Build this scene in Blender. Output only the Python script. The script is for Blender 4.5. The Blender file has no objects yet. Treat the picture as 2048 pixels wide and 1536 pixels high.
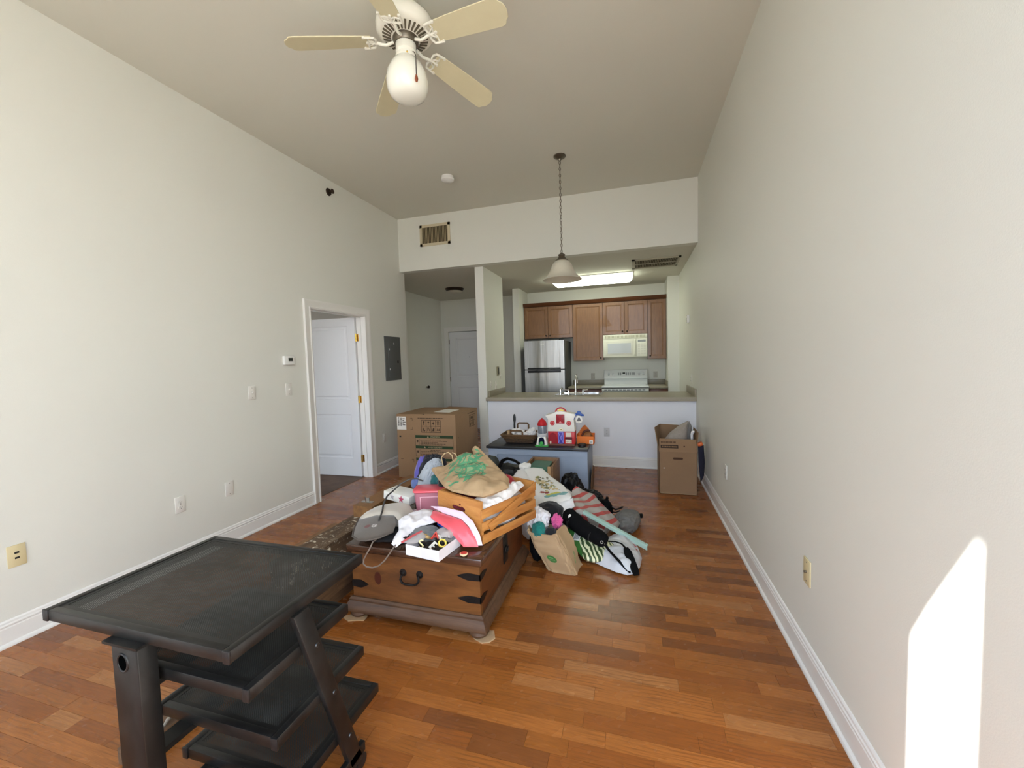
import bpy, bmesh, math, random
from mathutils import Vector, Matrix, noise, geometry

sc = bpy.context.scene
COL = sc.collection
PI = math.pi
rnd = random.Random(7)

# ------------------------------------------------------------------ camera
cam_d = bpy.data.cameras.new('camera')
cam = bpy.data.objects.new('camera', cam_d)
COL.objects.link(cam)
cam_d.sensor_fit = 'HORIZONTAL'
cam_d.sensor_width = 36.0
cam_d.lens = 816.85 / 2048 * 36.0
cam_d.clip_start = 0.02
YAW, PITCH, ROLL = -0.288988, -0.0590678, -0.029271
def cam_axes():
    cy, sy, cp, sp = math.cos(YAW), math.sin(YAW), math.cos(PITCH), math.sin(PITCH)
    f = Vector((sy * cp, cy * cp, sp))
    r0 = Vector((cy, -sy, 0)); u0 = r0.cross(f)
    cr, sr = math.cos(ROLL), math.sin(ROLL)
    return cr * r0 + sr * u0, -sr * r0 + cr * u0, f
_r, _u, _f = cam_axes()
cam.matrix_world = Matrix(((_r.x, _u.x, -_f.x, 0), (_r.y, _u.y, -_f.y, 0), (_r.z, _u.z, -_f.z, 1.43), (0, 0, 0, 1)))
sc.camera = cam

# ------------------------------------------------------------------ view, world, sun
sc.view_settings.view_transform = 'Standard'
sc.view_settings.look = 'None'
sc.view_settings.exposure = 0.74
sc.view_settings.gamma = 1.0
sc.view_settings.use_curve_mapping = False
sc.cycles.use_denoising = True
sc.cycles.max_bounces = 10
sc.cycles.diffuse_bounces = 6
sc.cycles.transparent_max_bounces = 12
sc.cycles.sample_clamp_indirect = 6.0

SKY = 3.8
world = bpy.data.worlds.new('world')
sc.world = world
world.use_nodes = True
wt = world.node_tree
wt.nodes.clear()
wo = wt.nodes.new('ShaderNodeOutputWorld')
wb = wt.nodes.new('ShaderNodeBackground')
wr = wt.nodes.new('ShaderNodeValToRGB')
wx = wt.nodes.new('ShaderNodeSeparateXYZ')
wm = wt.nodes.new('ShaderNodeMath'); wm.operation = 'MULTIPLY_ADD'
wm.inputs[1].default_value = 0.5; wm.inputs[2].default_value = 0.5
wg = wt.nodes.new('ShaderNodeTexCoord')
wt.links.new(wg.outputs['Generated'], wx.inputs[0])
wt.links.new(wx.outputs['Z'], wm.inputs[0])
wt.links.new(wm.outputs[0], wr.inputs[0])
wt.links.new(wr.outputs[0], wb.inputs['Color'])
wt.links.new(wb.outputs[0], wo.inputs[0])
cr_ = wr.color_ramp
cr_.elements[0].position = 0.0; cr_.elements[0].color = (0.54, 0.53, 0.51, 1)
cr_.elements[1].position = 1.0; cr_.elements[1].color = (0.52, 0.74, 1.12, 1)
for p_, c_ in ((0.485, (0.58, 0.58, 0.57, 1)), (0.505, (0.88, 0.96, 1.1, 1)), (0.62, (0.74, 0.9, 1.12, 1))):
    e_ = cr_.elements.new(p_); e_.color = c_
wb.inputs['Strength'].default_value = SKY

sun_d = bpy.data.lights.new('sun', 'SUN')
sun_d.energy = 24.0
sun_d.angle = 0.0095
sun_d.color = (0.98, 0.97, 0.97)
sun = bpy.data.objects.new('sun', sun_d)
COL.objects.link(sun)
SUN_DIR = Vector((1.0, 0.6, -0.75)).normalized()
sun.rotation_euler = SUN_DIR.to_track_quat('-Z', 'Y').to_euler()
sun.location = (-8, -6, 8)

# window openings in the wall behind the camera (x0, x1, z0, z1); the sky portals follow them
WINDOWS = [(-2.745, -2.165, 0.10, 3.37), (-1.15, -0.32, 0.10, 3.30), (-0.18, 0.64, 0.10, 3.30)]
BED_WINDOW = (-5.9, -4.1, 0.5, 2.5)
YW = -0.6
def portal(x0, x1, z0, z1, y):
    d = bpy.data.lights.new('sky_portal', 'AREA')
    d.shape = 'RECTANGLE'; d.size = x1 - x0; d.size_y = z1 - z0
    d.cycles.is_portal = True
    o = bpy.data.objects.new('sky_portal', d)
    COL.objects.link(o)
    o.location = ((x0 + x1) / 2, y, (z0 + z1) / 2)
    o.rotation_euler = (PI / 2, 0, 0)      # faces +Y, into the room
for w_ in WINDOWS: portal(*w_, YW - 0.1)
portal(*BED_WINDOW, YW - 0.1)

# ------------------------------------------------------------------ materials
def lin(c):
    out = []
    for v in c[:3]:
        v = v / 255.0
        out.append(v / 12.92 if v <= 0.04045 else ((v + 0.055) / 1.055) ** 2.4)
    return tuple(out) + (1.0,)

_mats = {}
class NT:
    def __init__(s, name):
        s.m = bpy.data.materials.new(name); s.m.use_nodes = True
        s.t = s.m.node_tree; s.t.nodes.clear()
        s.out = s.n('ShaderNodeOutputMaterial'); s.b = s.n('ShaderNodeBsdfPrincipled')
        s.l(s.b.outputs[0], s.out.inputs[0])
    def n(s, k, **kw):
        nd = s.t.nodes.new(k)
        for a, v in kw.items(): setattr(nd, a, v)
        return nd
    def l(s, a, b): s.t.links.new(a, b)
    def noise(s, vec, scale, detail=3, rough=0.5, dist=0.0):
        nd = s.n('ShaderNodeTexNoise')
        nd.inputs['Scale'].default_value = scale; nd.inputs['Detail'].default_value = detail
        nd.inputs['Roughness'].default_value = rough; nd.inputs['Distortion'].default_value = dist
        if vec is not None: s.l(vec, nd.inputs['Vector'])
        return nd.outputs['Fac']
    def mapping(s, vec, scale=(1, 1, 1), loc=(0, 0, 0), rot=(0, 0, 0)):
        nd = s.n('ShaderNodeMapping')
        nd.inputs['Scale'].default_value = scale; nd.inputs['Location'].default_value = loc; nd.inputs['Rotation'].default_value = rot
        s.l(vec, nd.inputs['Vector'])
        return nd.outputs[0]
    def ramp(s, fac, stops, interp='LINEAR'):
        nd = s.n('ShaderNodeValToRGB'); r = nd.color_ramp; r.interpolation = interp
        r.elements[0].position, r.elements[0].color = stops[0][0], stops[0][1]
        r.elements[1].position, r.elements[1].color = stops[-1][0], stops[-1][1]
        for p, c in stops[1:-1]:
            e = r.elements.new(p); e.color = c
        s.l(fac, nd.inputs[0])
        return nd.outputs[0]
    def mix(s, fac, a, b, mode='MIX'):
        nd = s.n('ShaderNodeMix', data_type='RGBA', blend_type=mode)
        for i, v in ((0, fac), (6, a), (7, b)):
            if isinstance(v, (int, float)): nd.inputs[i].default_value = v
            elif isinstance(v, tuple): nd.inputs[i].default_value = v
            else: s.l(v, nd.inputs[i])
        return nd.outputs[2]
    def math(s, op, a, b=None):
        nd = s.n('ShaderNodeMath', operation=op)
        for i, v in ((0, a), (1, b)):
            if v is None: continue
            if isinstance(v, (int, float)): nd.inputs[i].default_value = v
            else: s.l(v, nd.inputs[i])
        return nd.outputs[0]
    def bump(s, h, strength=0.3, dist=0.01):
        nd = s.n('ShaderNodeBump'); nd.inputs['Strength'].default_value = strength; nd.inputs['Distance'].default_value = dist
        s.l(h, nd.inputs['Height']); s.l(nd.outputs[0], s.b.inputs['Normal'])
    def coord(s, k='Object'):
        return s.n('ShaderNodeTexCoord').outputs[k]

def mat(name, col, rough=0.5, metal=0.0, var=0.0, vs=6.0, bump=0.0, bs=60.0, coat=0.0, trans=0.0, ior=1.45, spec=0.5, sss=0.0, emit=0.0, sheen=0.0, alpha=1.0):
    if name in _mats: return _mats[name]
    t = NT(name); b = t.b; c = lin(col)
    b.inputs['Base Color'].default_value = c
    b.inputs['Roughness'].default_value = rough; b.inputs['Metallic'].default_value = metal
    b.inputs['Coat Weight'].default_value = coat; b.inputs['Transmission Weight'].default_value = trans
    b.inputs['IOR'].default_value = ior; b.inputs['Specular IOR Level'].default_value = spec
    b.inputs['Sheen Weight'].default_value = sheen; b.inputs['Alpha'].default_value = alpha
    if emit:
        b.inputs['Emission Color'].default_value = c; b.inputs['Emission Strength'].default_value = emit
    if var or bump: o = t.coord()
    if var:
        f = t.noise(o, vs, 4, 0.6)
        dk = tuple(x * (1 - var) for x in c[:3]) + (1,); lt = tuple(min(1, x * (1 + var)) for x in c[:3]) + (1,)
        t.l(t.ramp(f, [(0.3, dk), (0.7, lt)]), b.inputs['Base Color'])
    if bump:
        t.bump(t.noise(o, bs, 3, 0.6), bump, 0.004)
    _mats[name] = t.m
    return t.m

def wood(name, c1, c2, c3=None, axis='X', scale=6.0, rough=0.4, stretch=12.0, bump=0.15, knots=0.0, coat=0.0, rnd_obj=False):
    """streaky grain running along one axis of the object"""
    if name in _mats: return _mats[name]
    t = NT(name); o = t.coord()
    if rnd_obj:
        oi = t.n('ShaderNodeObjectInfo'); cv = t.n('ShaderNodeCombineXYZ')
        t.l(t.math('MULTIPLY', oi.outputs['Random'], 37.0), cv.inputs[0]); t.l(t.math('MULTIPLY', oi.outputs['Random'], 91.0), cv.inputs[2])
        va = t.n('ShaderNodeVectorMath', operation='ADD'); t.l(o, va.inputs[0]); t.l(cv.outputs[0], va.inputs[1]); o = va.outputs[0]
    s = [1.0 * stretch, 1.0 * stretch, 1.0 * stretch]; s['XYZ'.index(axis)] = 1.0
    m = t.mapping(o, tuple(s))
    f = t.noise(m, scale, 5, 0.65, 0.6)
    g = t.noise(o, 2.3, 2, 0.5)
    mixf = t.math('ADD', t.math('MULTIPLY', f, 0.75), t.math('MULTIPLY', g, 0.25))
    stops = [(0.32, lin(c2)), (0.62, lin(c1))]
    if c3: stops = [(0.28, lin(c3)), (0.45, lin(c2)), (0.65, lin(c1))]
    col = t.ramp(mixf, stops)
    if knots:
        v = t.n('ShaderNodeTexVoronoi'); v.inputs['Scale'].default_value = 4.0; t.l(o, v.inputs['Vector'])
        k = t.ramp(v.outputs['Distance'], [(0.02, (1, 1, 1, 1)), (knots, (0, 0, 0, 1))])
        col = t.mix(k, col, lin((60, 28, 14)))
    t.l(col, t.b.inputs['Base Color'])
    t.b.inputs['Roughness'].default_value = rough; t.b.inputs['Coat Weight'].default_value = coat
    if bump: t.bump(f, bump, 0.002)
    _mats[name] = t.m
    return t.m

# ------------------------------------------------------------------ mesh builder
class MB:
    def __init__(s): s.bm = bmesh.new()
    def _face(s, vs):
        try: return s.bm.faces.new(vs)
        except ValueError: return None
    def hexa(s, P):
        v = [s.bm.verts.new(p) for p in P]
        for q in ((0, 3, 2, 1), (4, 5, 6, 7), (0, 1, 5, 4), (1, 2, 6, 5), (2, 3, 7, 6), (3, 0, 4, 7)): s._face([v[i] for i in q])
        return s
    def box(s, x0, x1, y0, y1, z0, z1):
        return s.hexa([(x0, y0, z0), (x1, y0, z0), (x1, y1, z0), (x0, y1, z0), (x0, y0, z1), (x1, y0, z1), (x1, y1, z1), (x0, y1, z1)])
    def obox(s, c, size, rot):
        R = rot if isinstance(rot, Matrix) else Matrix.Rotation(rot, 3, 'Z')
        h = [v / 2 for v in size]; c = Vector(c)
        return s.hexa([c + R @ Vector((a * h[0], b * h[1], d * h[2])) for d in (-1, 1) for a, b in ((-1, -1), (1, -1), (1, 1), (-1, 1))])
    def ring(s, pts): return [s.bm.verts.new(p) for p in pts]
    def loft(s, rings, cap0=True, cap1=True, closed=True):
        R = [s.ring(r) for r in rings]; n = len(R[0])
        for a, b in zip(R, R[1:]):
            for i in range(n if closed else n - 1):
                j = (i + 1) % n; s._face([a[i], a[j], b[j], b[i]])
        if cap0: s._face(list(reversed(R[0])))
        if cap1: s._face(R[-1])
        return s
    def cyl(s, p0, p1, r0, r1=None, n=20, caps=True):
        r1 = r0 if r1 is None else r1
        p0, p1 = Vector(p0), Vector(p1); d = (p1 - p0).normalized()
        a = d.orthogonal().normalized(); b = d.cross(a)
        def rg(p, r): return [p + (a * math.cos(2 * PI * i / n) + b * math.sin(2 * PI * i / n)) * r for i in range(n)]
        return s.loft([rg(p0, r0), rg(p1, r1)], caps, caps)
    def tube(s, pts, r, n=8, caps=True, flat=None):
        pts = [Vector(p) for p in pts]; rings = []
        t0 = (pts[1] - pts[0]).normalized(); a = t0.orthogonal().normalized()
        for i, p in enumerate(pts):
            t = (pts[min(i + 1, len(pts) - 1)] - pts[max(i - 1, 0)]).normalized()
            a = (a - t * a.dot(t)); a = a.normalized() if a.length > 1e-6 else t.orthogonal().normalized()
            b = t.cross(a); rr = r[i] if isinstance(r, (list, tuple)) else r
            ra, rb = (rr, rr) if flat is None else flat
            rings.append([p + a * math.cos(2 * PI * k / n) * ra + b * math.sin(2 * PI * k / n) * rb for k in range(n)])
        return s.loft(rings, caps, caps)
    def strap(s, pts, width, thick, up=Vector((0, 0, 1))):
        """flat band along a path, lying flat to 'up'"""
        pts = [Vector(p) for p in pts]; rings = []
        for i, p in enumerate(pts):
            t = (pts[min(i + 1, len(pts) - 1)] - pts[max(i - 1, 0)]).normalized()
            sd = t.cross(up); sd = sd.normalized() if sd.length > 1e-5 else t.orthogonal().normalized()
            nn = sd.cross(t)
            w = (width[i] if isinstance(width, (list, tuple)) else width) / 2
            rings.append([p - sd * w, p + sd * w, p + sd * w + nn * thick, p - sd * w + nn * thick])
        return s.loft(rings)
    def lathe(s, prof, c=(0, 0, 0), n=32, cap0=False, cap1=False):
        c = Vector(c)
        return s.loft([[c + Vector((r * math.cos(2 * PI * i / n), r * math.sin(2 * PI * i / n), z)) for i in range(n)] for r, z in prof], cap0, cap1)
    def prism(s, poly, axis, a, b):
        """extrude a 2-D polygon along an axis; for x: (y,z), y: (x,z), z: (x,y)"""
        def P(u, v, w): return {'x': (w, u, v), 'y': (u, w, v), 'z': (u, v, w)}[axis]
        A = s.ring([P(u, v, a) for u, v in poly]); B = s.ring([P(u, v, b) for u, v in poly]); n = len(poly)
        s._face(list(reversed(A))); s._face(B)
        for i in range(n): s._face([A[i], A[(i + 1) % n], B[(i + 1) % n], B[i]])
        return s
    def ball(s, c, r, sc=(1, 1, 1), u=20, v=12):
        M = Matrix.Translation(c) @ Matrix.Diagonal((r * sc[0], r * sc[1], r * sc[2], 1))
        bmesh.ops.create_uvsphere(s.bm, u_segments=u, v_segments=v, radius=1.0, matrix=M)
        return s
    def torus(s, c, R, r, axis='Z', n=24, m=8, sc=(1, 1)):
        c = Vector(c); rot = {'Z': Matrix.Identity(3), 'X': Matrix.Rotation(PI / 2, 3, 'Y'), 'Y': Matrix.Rotation(PI / 2, 3, 'X')}[axis] if isinstance(axis, str) else axis
        rings = []
        for i in range(n + 1):
            a = 2 * PI * (i % n) / n
            rings.append([c + rot @ Vector(((R * sc[0] + r * math.cos(2 * PI * k / m)) * math.cos(a), (R * sc[1] + r * math.cos(2 * PI * k / m)) * math.sin(a), r * math.sin(2 * PI * k / m))) for k in range(m)])
        s.loft(rings, False, False)
        bmesh.ops.remove_doubles(s.bm, verts=s.bm.verts[:], dist=1e-6)
        return s
    def xf(s, M):
        for v in s.bm.verts: v.co = M @ v.co
        return s
    def bevel(s, w, seg=2, ang=30):
        s.bm.normal_update()
        es = [e for e in s.bm.edges if len(e.link_faces) == 2 and e.calc_face_angle(0) > math.radians(ang)]
        if es: bmesh.ops.bevel(s.bm, geom=es, offset=w, segments=seg, affect='EDGES', profile=0.5, clamp_overlap=True)
        return s
    def mesh(s, name, smooth=35):
        bmesh.ops.recalc_face_normals(s.bm, faces=s.bm.faces[:])
        me = bpy.data.meshes.new(name); s.bm.to_mesh(me); s.bm.free()
        if smooth:
            me.shade_smooth()
            me.set_sharp_from_angle(angle=math.radians(smooth))
        return me

W = {}
def thing(name, label, cat, loc=(0, 0, 0), rz=0.0, group=None, kind=None):
    o = bpy.data.objects.new(name, None); COL.objects.link(o)
    o.empty_display_size = 0.05
    o.location = loc; o.rotation_euler = (0, 0, rz)
    W[o.name] = Matrix.Translation(loc) @ Matrix.Rotation(rz, 4, 'Z')
    return tag(o, label, cat, group, kind)
def tag(o, label=None, cat=None, group=None, kind=None):
    if label: o['label'] = label
    if cat: o['category'] = cat
    if group: o['group'] = group
    if kind: o['kind'] = kind
    return o
def part(parent, name, mb, m, local=False, smooth=35, label=None, kind=None, loc=None):
    """one mesh object under its thing; coordinates are the room's unless local"""
    if not local: mb.xf(W[parent.name].inverted())
    if loc is not None: mb.xf(Matrix.Translation(-Vector(loc)))
    me = mb.mesh(name, smooth); me.materials.append(m)
    o = bpy.data.objects.new(name, me); COL.objects.link(o); o.parent = parent
    if loc is not None: o.location = loc
    W[o.name] = W[parent.name] @ Matrix.Translation(loc if loc is not None else (0, 0, 0))
    if label: o['label'] = label
    if kind: o['kind'] = kind
    return o
def inst(src, parent, loc, rot=(0, 0, 0)):
    c = src.copy(); COL.objects.link(c); c.parent = parent; c.location = loc; c.rotation_euler = rot
    return c
def single(name, mb, m, label=None, cat=None, group=None, kind=None, smooth=35):
    """a thing that is one mesh: origin at the middle of its base"""
    xs = [v.co for v in mb.bm.verts]
    lo = Vector((min(v.x for v in xs), min(v.y for v in xs), min(v.z for v in xs))); hi = Vector((max(v.x for v in xs), max(v.y for v in xs), max(v.z for v in xs)))
    c = Vector(((lo.x + hi.x) / 2, (lo.y + hi.y) / 2, lo.z))
    mb.xf(Matrix.Translation(-c))
    me = mb.mesh(name, smooth); me.materials.append(m)
    o = bpy.data.objects.new(name, me); COL.objects.link(o); o.location = c
    W[o.name] = Matrix.Translation(c)
    return tag(o, label, cat, group, kind)
def struct(name, mb, m, label, smooth=0, cat='wall'):
    return single(name, mb, m, label, cat, None, 'structure', smooth)
def copy_tree(o, loc, rz=0.0, label=None, parent=None):
    c = o.copy(); COL.objects.link(c)
    if parent: c.parent = parent
    else:
        c.location = loc; c.rotation_euler = (0, 0, rz)
        if label: c['label'] = label
    for ch in list(o.children): copy_tree(ch, None, parent=c)
    return c

def text_mb(s, size, M, depth=0.0006):
    """lettering as a thin solid, laid by matrix M (x along the line, y up)"""
    cu = bpy.data.curves.new('lettering', 'FONT'); cu.body = s; cu.size = size; cu.extrude = depth
    cu.align_x = 'CENTER'; cu.align_y = 'CENTER'; cu.resolution_u = 2
    ob = bpy.data.objects.new('lettering', cu); COL.objects.link(ob)
    dg = bpy.context.evaluated_depsgraph_get()
    me = bpy.data.meshes.new_from_object(ob.evaluated_get(dg))
    mb = MB(); mb.bm.from_mesh(me)
    bpy.data.objects.remove(ob); bpy.data.curves.remove(cu); bpy.data.meshes.remove(me)
    return mb.xf(M)
def face_y(x, y, z):   # lettering on a face that looks towards -Y
    return Matrix.Translation((x, y, z)) @ Matrix.Rotation(PI / 2, 4, 'X')

# ------------------------------------------------------------------ soft shapes
class Pillow:
    """a soft flat body over an outline (3-D points): a front that bulges towards the camera side, a back, creased by noise"""
    def __init__(s, pts, bf=0.02, bb=0.02, step=0.015, amp=0.005, ns=20.0, seed=0, crumple=0.0, up=None, holes=None):
        P = [Vector(p) for p in pts]; n = Vector((0, 0, 0))
        for i in range(len(P)): n += P[i].cross(P[(i + 1) % len(P)])
        n.normalize(); c = sum(P, Vector()) / len(P)
        look = Vector((0, 0, 1.43)) - c if up is None else Vector(up)
        if n.dot(look) < 0: n = -n
        e1 = Vector((1, 0, 0)); e1 = (e1 - n * e1.dot(n)).normalized(); e2 = n.cross(e1)
        s.c, s.n, s.e1, s.e2, s.bf, s.bb, s.amp, s.ns, s.seed, s.cr = c, n, e1, e2, bf, bb, amp, ns, seed, crumple
        ol = []
        for i in range(len(P)):
            a, b = P[i], P[(i + 1) % len(P)]; k = max(1, int((b - a).length / step))
            for j in range(k): ol.append(a.lerp(b, j / k))
        s.o2 = [Vector(((p - c).dot(e1), (p - c).dot(e2))) for p in ol]; s.ow = [(p - c).dot(n) for p in ol]
        x0 = min(p.x for p in s.o2); x1 = max(p.x for p in s.o2); y0 = min(p.y for p in s.o2); y1 = max(p.y for p in s.o2)
        s.x0, s.x1, s.y0, s.y1 = x0, x1, y0, y1
        inner = []; r = 0; y = y0
        while y < y1:
            x = x0 + (step / 2 if r % 2 else 0)
            while x < x1:
                q = Vector((x, y))
                if s.inside(q) and s.dist(q) > step * 0.5: inner.append(q)
                x += step
            y += step * 0.866; r += 1
        s.D = max([s.dist(q) for q in inner] or [step]) 
        m = len(s.o2)
        vs, es, fs, *_ = geometry.delaunay_2d_cdt(s.o2 + inner, [(i, (i + 1) % m) for i in range(m)], [], 1, 1e-7)
        s.mb = MB(); bm = s.mb.bm; uv = bm.loops.layers.uv.new('UVMap')
        fr, bk = [], []
        for v in vs:
            d = s.dist(v); f = bm.verts.new(s.at(v.x, v.y)); fr.append(f)
            bk.append(f if d < 1e-4 else bm.verts.new(s.at(v.x, v.y, False)))
        for f in fs:
            for V_ in ([fr[i] for i in f], [bk[i] for i in reversed(f)]):
                if len(set(V_)) < 3: continue
                try: F = bm.faces.new(V_)
                except ValueError: continue
                idx = f if V_[0] is fr[f[0]] else list(reversed(f))
                for L, i in zip(F.loops, idx): L[uv].uv = (vs[i].x - x0, vs[i].y - y0)
    def inside(s, q):
        c = False; o = s.o2; j = len(o) - 1
        for i in range(len(o)):
            if (o[i].y > q.y) != (o[j].y > q.y) and q.x < (o[j].x - o[i].x) * (q.y - o[i].y) / (o[j].y - o[i].y) + o[i].x: c = not c
            j = i
        return c
    def dist(s, q):
        b = 1e9; o = s.o2; n = len(o)
        for i in range(n):
            a, d = o[i], o[(i + 1) % n] - o[i]; t = max(0, min(1, (q - a).dot(d) / max(d.length_squared, 1e-12)))
            b = min(b, (q - a - d * t).length_squared)
        return math.sqrt(b)
    def at(s, x, y, front=True, lift=0.0):
        q = Vector((x, y)); d = s.dist(q)
        ws = wt_ = 0.0
        for p, w in zip(s.o2, s.ow):
            k = 1.0 / ((p - q).length_squared + 1e-6) ** 1.5; ws += w * k; wt_ += k
        w = ws / wt_
        f = min(1, d / max(s.D, 1e-6)); f = math.sqrt(max(0, 1 - (1 - f) ** 2))
        fade = min(1, d / 0.02)
        z = Vector((x * s.ns, y * s.ns, s.seed * 7.3 + (0 if front else 50)))
        nz = s.amp * (1 - 2.2 * abs(noise.noise(z * 0.6))) + s.amp * 0.6 * noise.noise(z * 1.7)
        if s.cr:
            ds, _ = noise.voronoi(z * 0.45)
            nz += s.cr * (min(0.6, ds[1] - ds[0]) - 0.3) + s.cr * 1.2 * noise.noise(z * 0.35)
        h = w + ((s.bf * f + nz * fade) if front else -(s.bb * f + nz * 0.5 * fade))
        return s.c + s.e1 * x + s.e2 * y + s.n * (h + lift)
    def decal(s, poly, lift=0.0012, step=0.012):
        """thin print on the front; poly in metres from the lower left of the outline's box"""
        mb = MB(); P = [Vector((x + s.x0, y + s.y0)) for x, y in poly]; ol = []
        for i in range(len(P)):
            a, b = P[i], P[(i + 1) % len(P)]; k = max(1, int((b - a).length / step))
            for j in range(k): ol.append(a.lerp(b, j / k))
        ext = []
        x0 = min(p.x for p in ol); x1 = max(p.x for p in ol); y0 = min(p.y for p in ol); y1 = max(p.y for p in ol)
        y = y0 + step / 2
        while y < y1:
            x = x0 + step / 2
            while x < x1: ext.append(Vector((x, y))); x += step
            y += step
        m = len(ol)
        vs, es, fs, *_ = geometry.delaunay_2d_cdt(ol + ext, [(i, (i + 1) % m) for i in range(m)], [], 1, 1e-7)
        V_ = [mb.bm.verts.new(s.at(v.x, v.y, True, lift)) for v in vs]
        for f in fs: mb._face([V_[i] for i in f])
        return mb
def join(*mbs):
    a = mbs[0]
    for b in mbs[1:]:
        me = bpy.data.meshes.new('tmp'); b.bm.to_mesh(me); a.bm.from_mesh(me); bpy.data.meshes.remove(me); b.bm.free()
    return a
def circle(cx, cy, rx, ry=None, n=18, wob=0.0, seed=0):
    ry = ry or rx; r = random.Random(seed)
    return [(cx + rx * (1 + wob * r.uniform(-1, 1)) * math.cos(2 * PI * i / n), cy + ry * (1 + wob * r.uniform(-1, 1)) * math.sin(2 * PI * i / n)) for i in range(n)]

def blob(c, r, seed=0, amp=0.12, ns=2.2, floor=None, rz=0.0, tilt=0.0, sub=4, fold=0.35, power=1.0, fdir=None):
    """a heap of cloth: a ball with folds, flattened where it rests"""
    mb = MB(); bmesh.ops.create_icosphere(mb.bm, subdivisions=sub, radius=1.0)
    R = Matrix.Rotation(rz, 3, 'Z') @ Matrix.Rotation(tilt, 3, 'Y'); c = Vector(c)
    off = Vector((seed * 3.17, seed * 1.91, seed * 5.3))
    for v in mb.bm.verts:
        d = v.co.normalized(); q = d * ns + off
        q2 = Vector((q.x, q.y, q.z))
        if fdir: q2 = Vector((q.x * fdir[0], q.y * fdir[1], q.z * fdir[2]))
        h = 1 + amp * noise.noise(q * 0.7) * 1.6 + amp * fold * (1 - 3.0 * abs(noise.noise(q2 * 1.3))) + amp * 0.35 * noise.noise(q2 * 2.9)
        p = Vector((math.copysign(abs(d.x) ** power, d.x) * r[0], math.copysign(abs(d.y) ** power, d.y) * r[1], math.copysign(abs(d.z) ** power, d.z) * r[2])) * h
        p = c + R @ p
        if floor is not None and p.z < floor: p.z = floor + 0.002 * (1 + noise.noise(q * 3))
        v.co = p
    return mb
# ------------------------------------------------------------------ shared materials
PAINT = mat('wall_paint', (223, 223, 214), 0.6, bump=0.10, bs=220.0)
CEILP = mat('ceiling_paint', (213, 211, 199), 0.8, bump=0.08, bs=160.0)
TRIMW = mat('trim_white', (232, 230, 225), 0.35)
DOORW = mat('door_white', (230, 231, 233), 0.4)
PLATE_W = mat('plate_white', (226, 223, 215), 0.4)
PLATE_C = mat('plate_cream', (214, 200, 158), 0.4)
DARK = mat('dark_slot', (28, 26, 24), 0.6)
BRASS = mat('brass', (214, 178, 88), 0.25, 1.0)
CHROME = mat('chrome', (225, 226, 228), 0.08, 1.0)
NICKEL = mat('brushed_nickel', (128, 120, 108), 0.38, 1.0)
BRONZE = mat('dark_bronze', (58, 46, 38), 0.4, 0.7)
BLACKM = mat('black_metal', (30, 30, 30), 0.42, var=0.2, vs=14)
BLACKP = mat('black_plastic', (22, 22, 23), 0.4)
WHITEP = mat('white_enamel', (236, 236, 232), 0.25)

# floor strips: colour by strip, grain along the strip
def floor_mat():
    t = NT('strip_floor'); o = t.coord()
    oi = t.n('ShaderNodeObjectInfo'); ge = t.n('ShaderNodeNewGeometry')
    rv = t.math('FRACT', t.math('ADD', t.math('MULTIPLY', oi.outputs['Random'], 13.7), t.math('MULTIPLY', ge.outputs['Random Per Island'], 7.31)))
    cv = t.n('ShaderNodeCombineXYZ'); t.l(t.math('MULTIPLY', rv, 53.0), cv.inputs[0]); t.l(t.math('MULTIPLY', rv, 29.0), cv.inputs[1]); t.l(t.math('MULTIPLY', rv, 11.0), cv.inputs[2])
    va = t.n('ShaderNodeVectorMath', operation='ADD'); t.l(o, va.inputs[0]); t.l(cv.outputs[0], va.inputs[1])
    base = t.ramp(rv, [(0.0, lin((152, 90, 38))), (0.12, lin((126, 74, 36))), (0.2, lin((158, 95, 42))), (0.45, lin((170, 104, 48))), (0.6, lin((146, 84, 36))), (0.78, lin((164, 99, 44))), (0.9, lin((174, 115, 64))), (1.0, lin((134, 80, 40)))], 'CONSTANT')
    fine = t.noise(t.mapping(va.outputs[0], (2.2, 60, 10)), 4.0, 5, 0.7, 0.4)
    cath = t.n('ShaderNodeTexWave', wave_type='BANDS', bands_direction='Y', wave_profile='SAW')
    cath.inputs['Scale'].default_value = 18.0; cath.inputs['Distortion'].default_value = 9.0; cath.inputs['Detail'].default_value = 2.5; cath.inputs['Detail Scale'].default_value = 0.6
    t.l(t.mapping(va.outputs[0], (0.35, 1.0, 1.0)), cath.inputs['Vector'])
    c1 = t.mix(t.ramp(fine, [(0.35, (1, 1, 1, 1)), (0.62, (0, 0, 0, 1))]), base, t.mix(0.5, base, lin((104, 58, 26))))
    gm = t.math('MULTIPLY', t.ramp(cath.outputs['Fac'], [(0.55, (0, 0, 0, 1)), (0.95, (1, 1, 1, 1))]), t.math('MULTIPLY', t.ramp(t.noise(va.outputs[0], 3.0, 2), [(0.42, (0, 0, 0, 1)), (0.62, (1, 1, 1, 1))]), 0.5))
    c2 = t.mix(gm, c1, lin((92, 52, 26)))
    t.l(c2, t.b.inputs['Base Color'])
    t.l(t.ramp(t.noise(o, 2.0, 4, 0.6), [(0.3, (0.20, 0.20, 0.20, 1)), (0.7, (0.34, 0.34, 0.34, 1))]), t.b.inputs['Roughness'])
    t.b.inputs['Specular IOR Level'].default_value = 0.36
    t.bump(fine, 0.05, 0.001)
    return t.m
FLOORM = floor_mat()

# ------------------------------------------------------------------ the room
XL, XR, ZC, ZS = -3.18, 0.735, 3.46, 2.724      # left wall, right wall, ceiling, soffit
YH = 5.23                                        # face of the header over the kitchen
YP = 5.40                                        # face of the half wall

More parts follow.
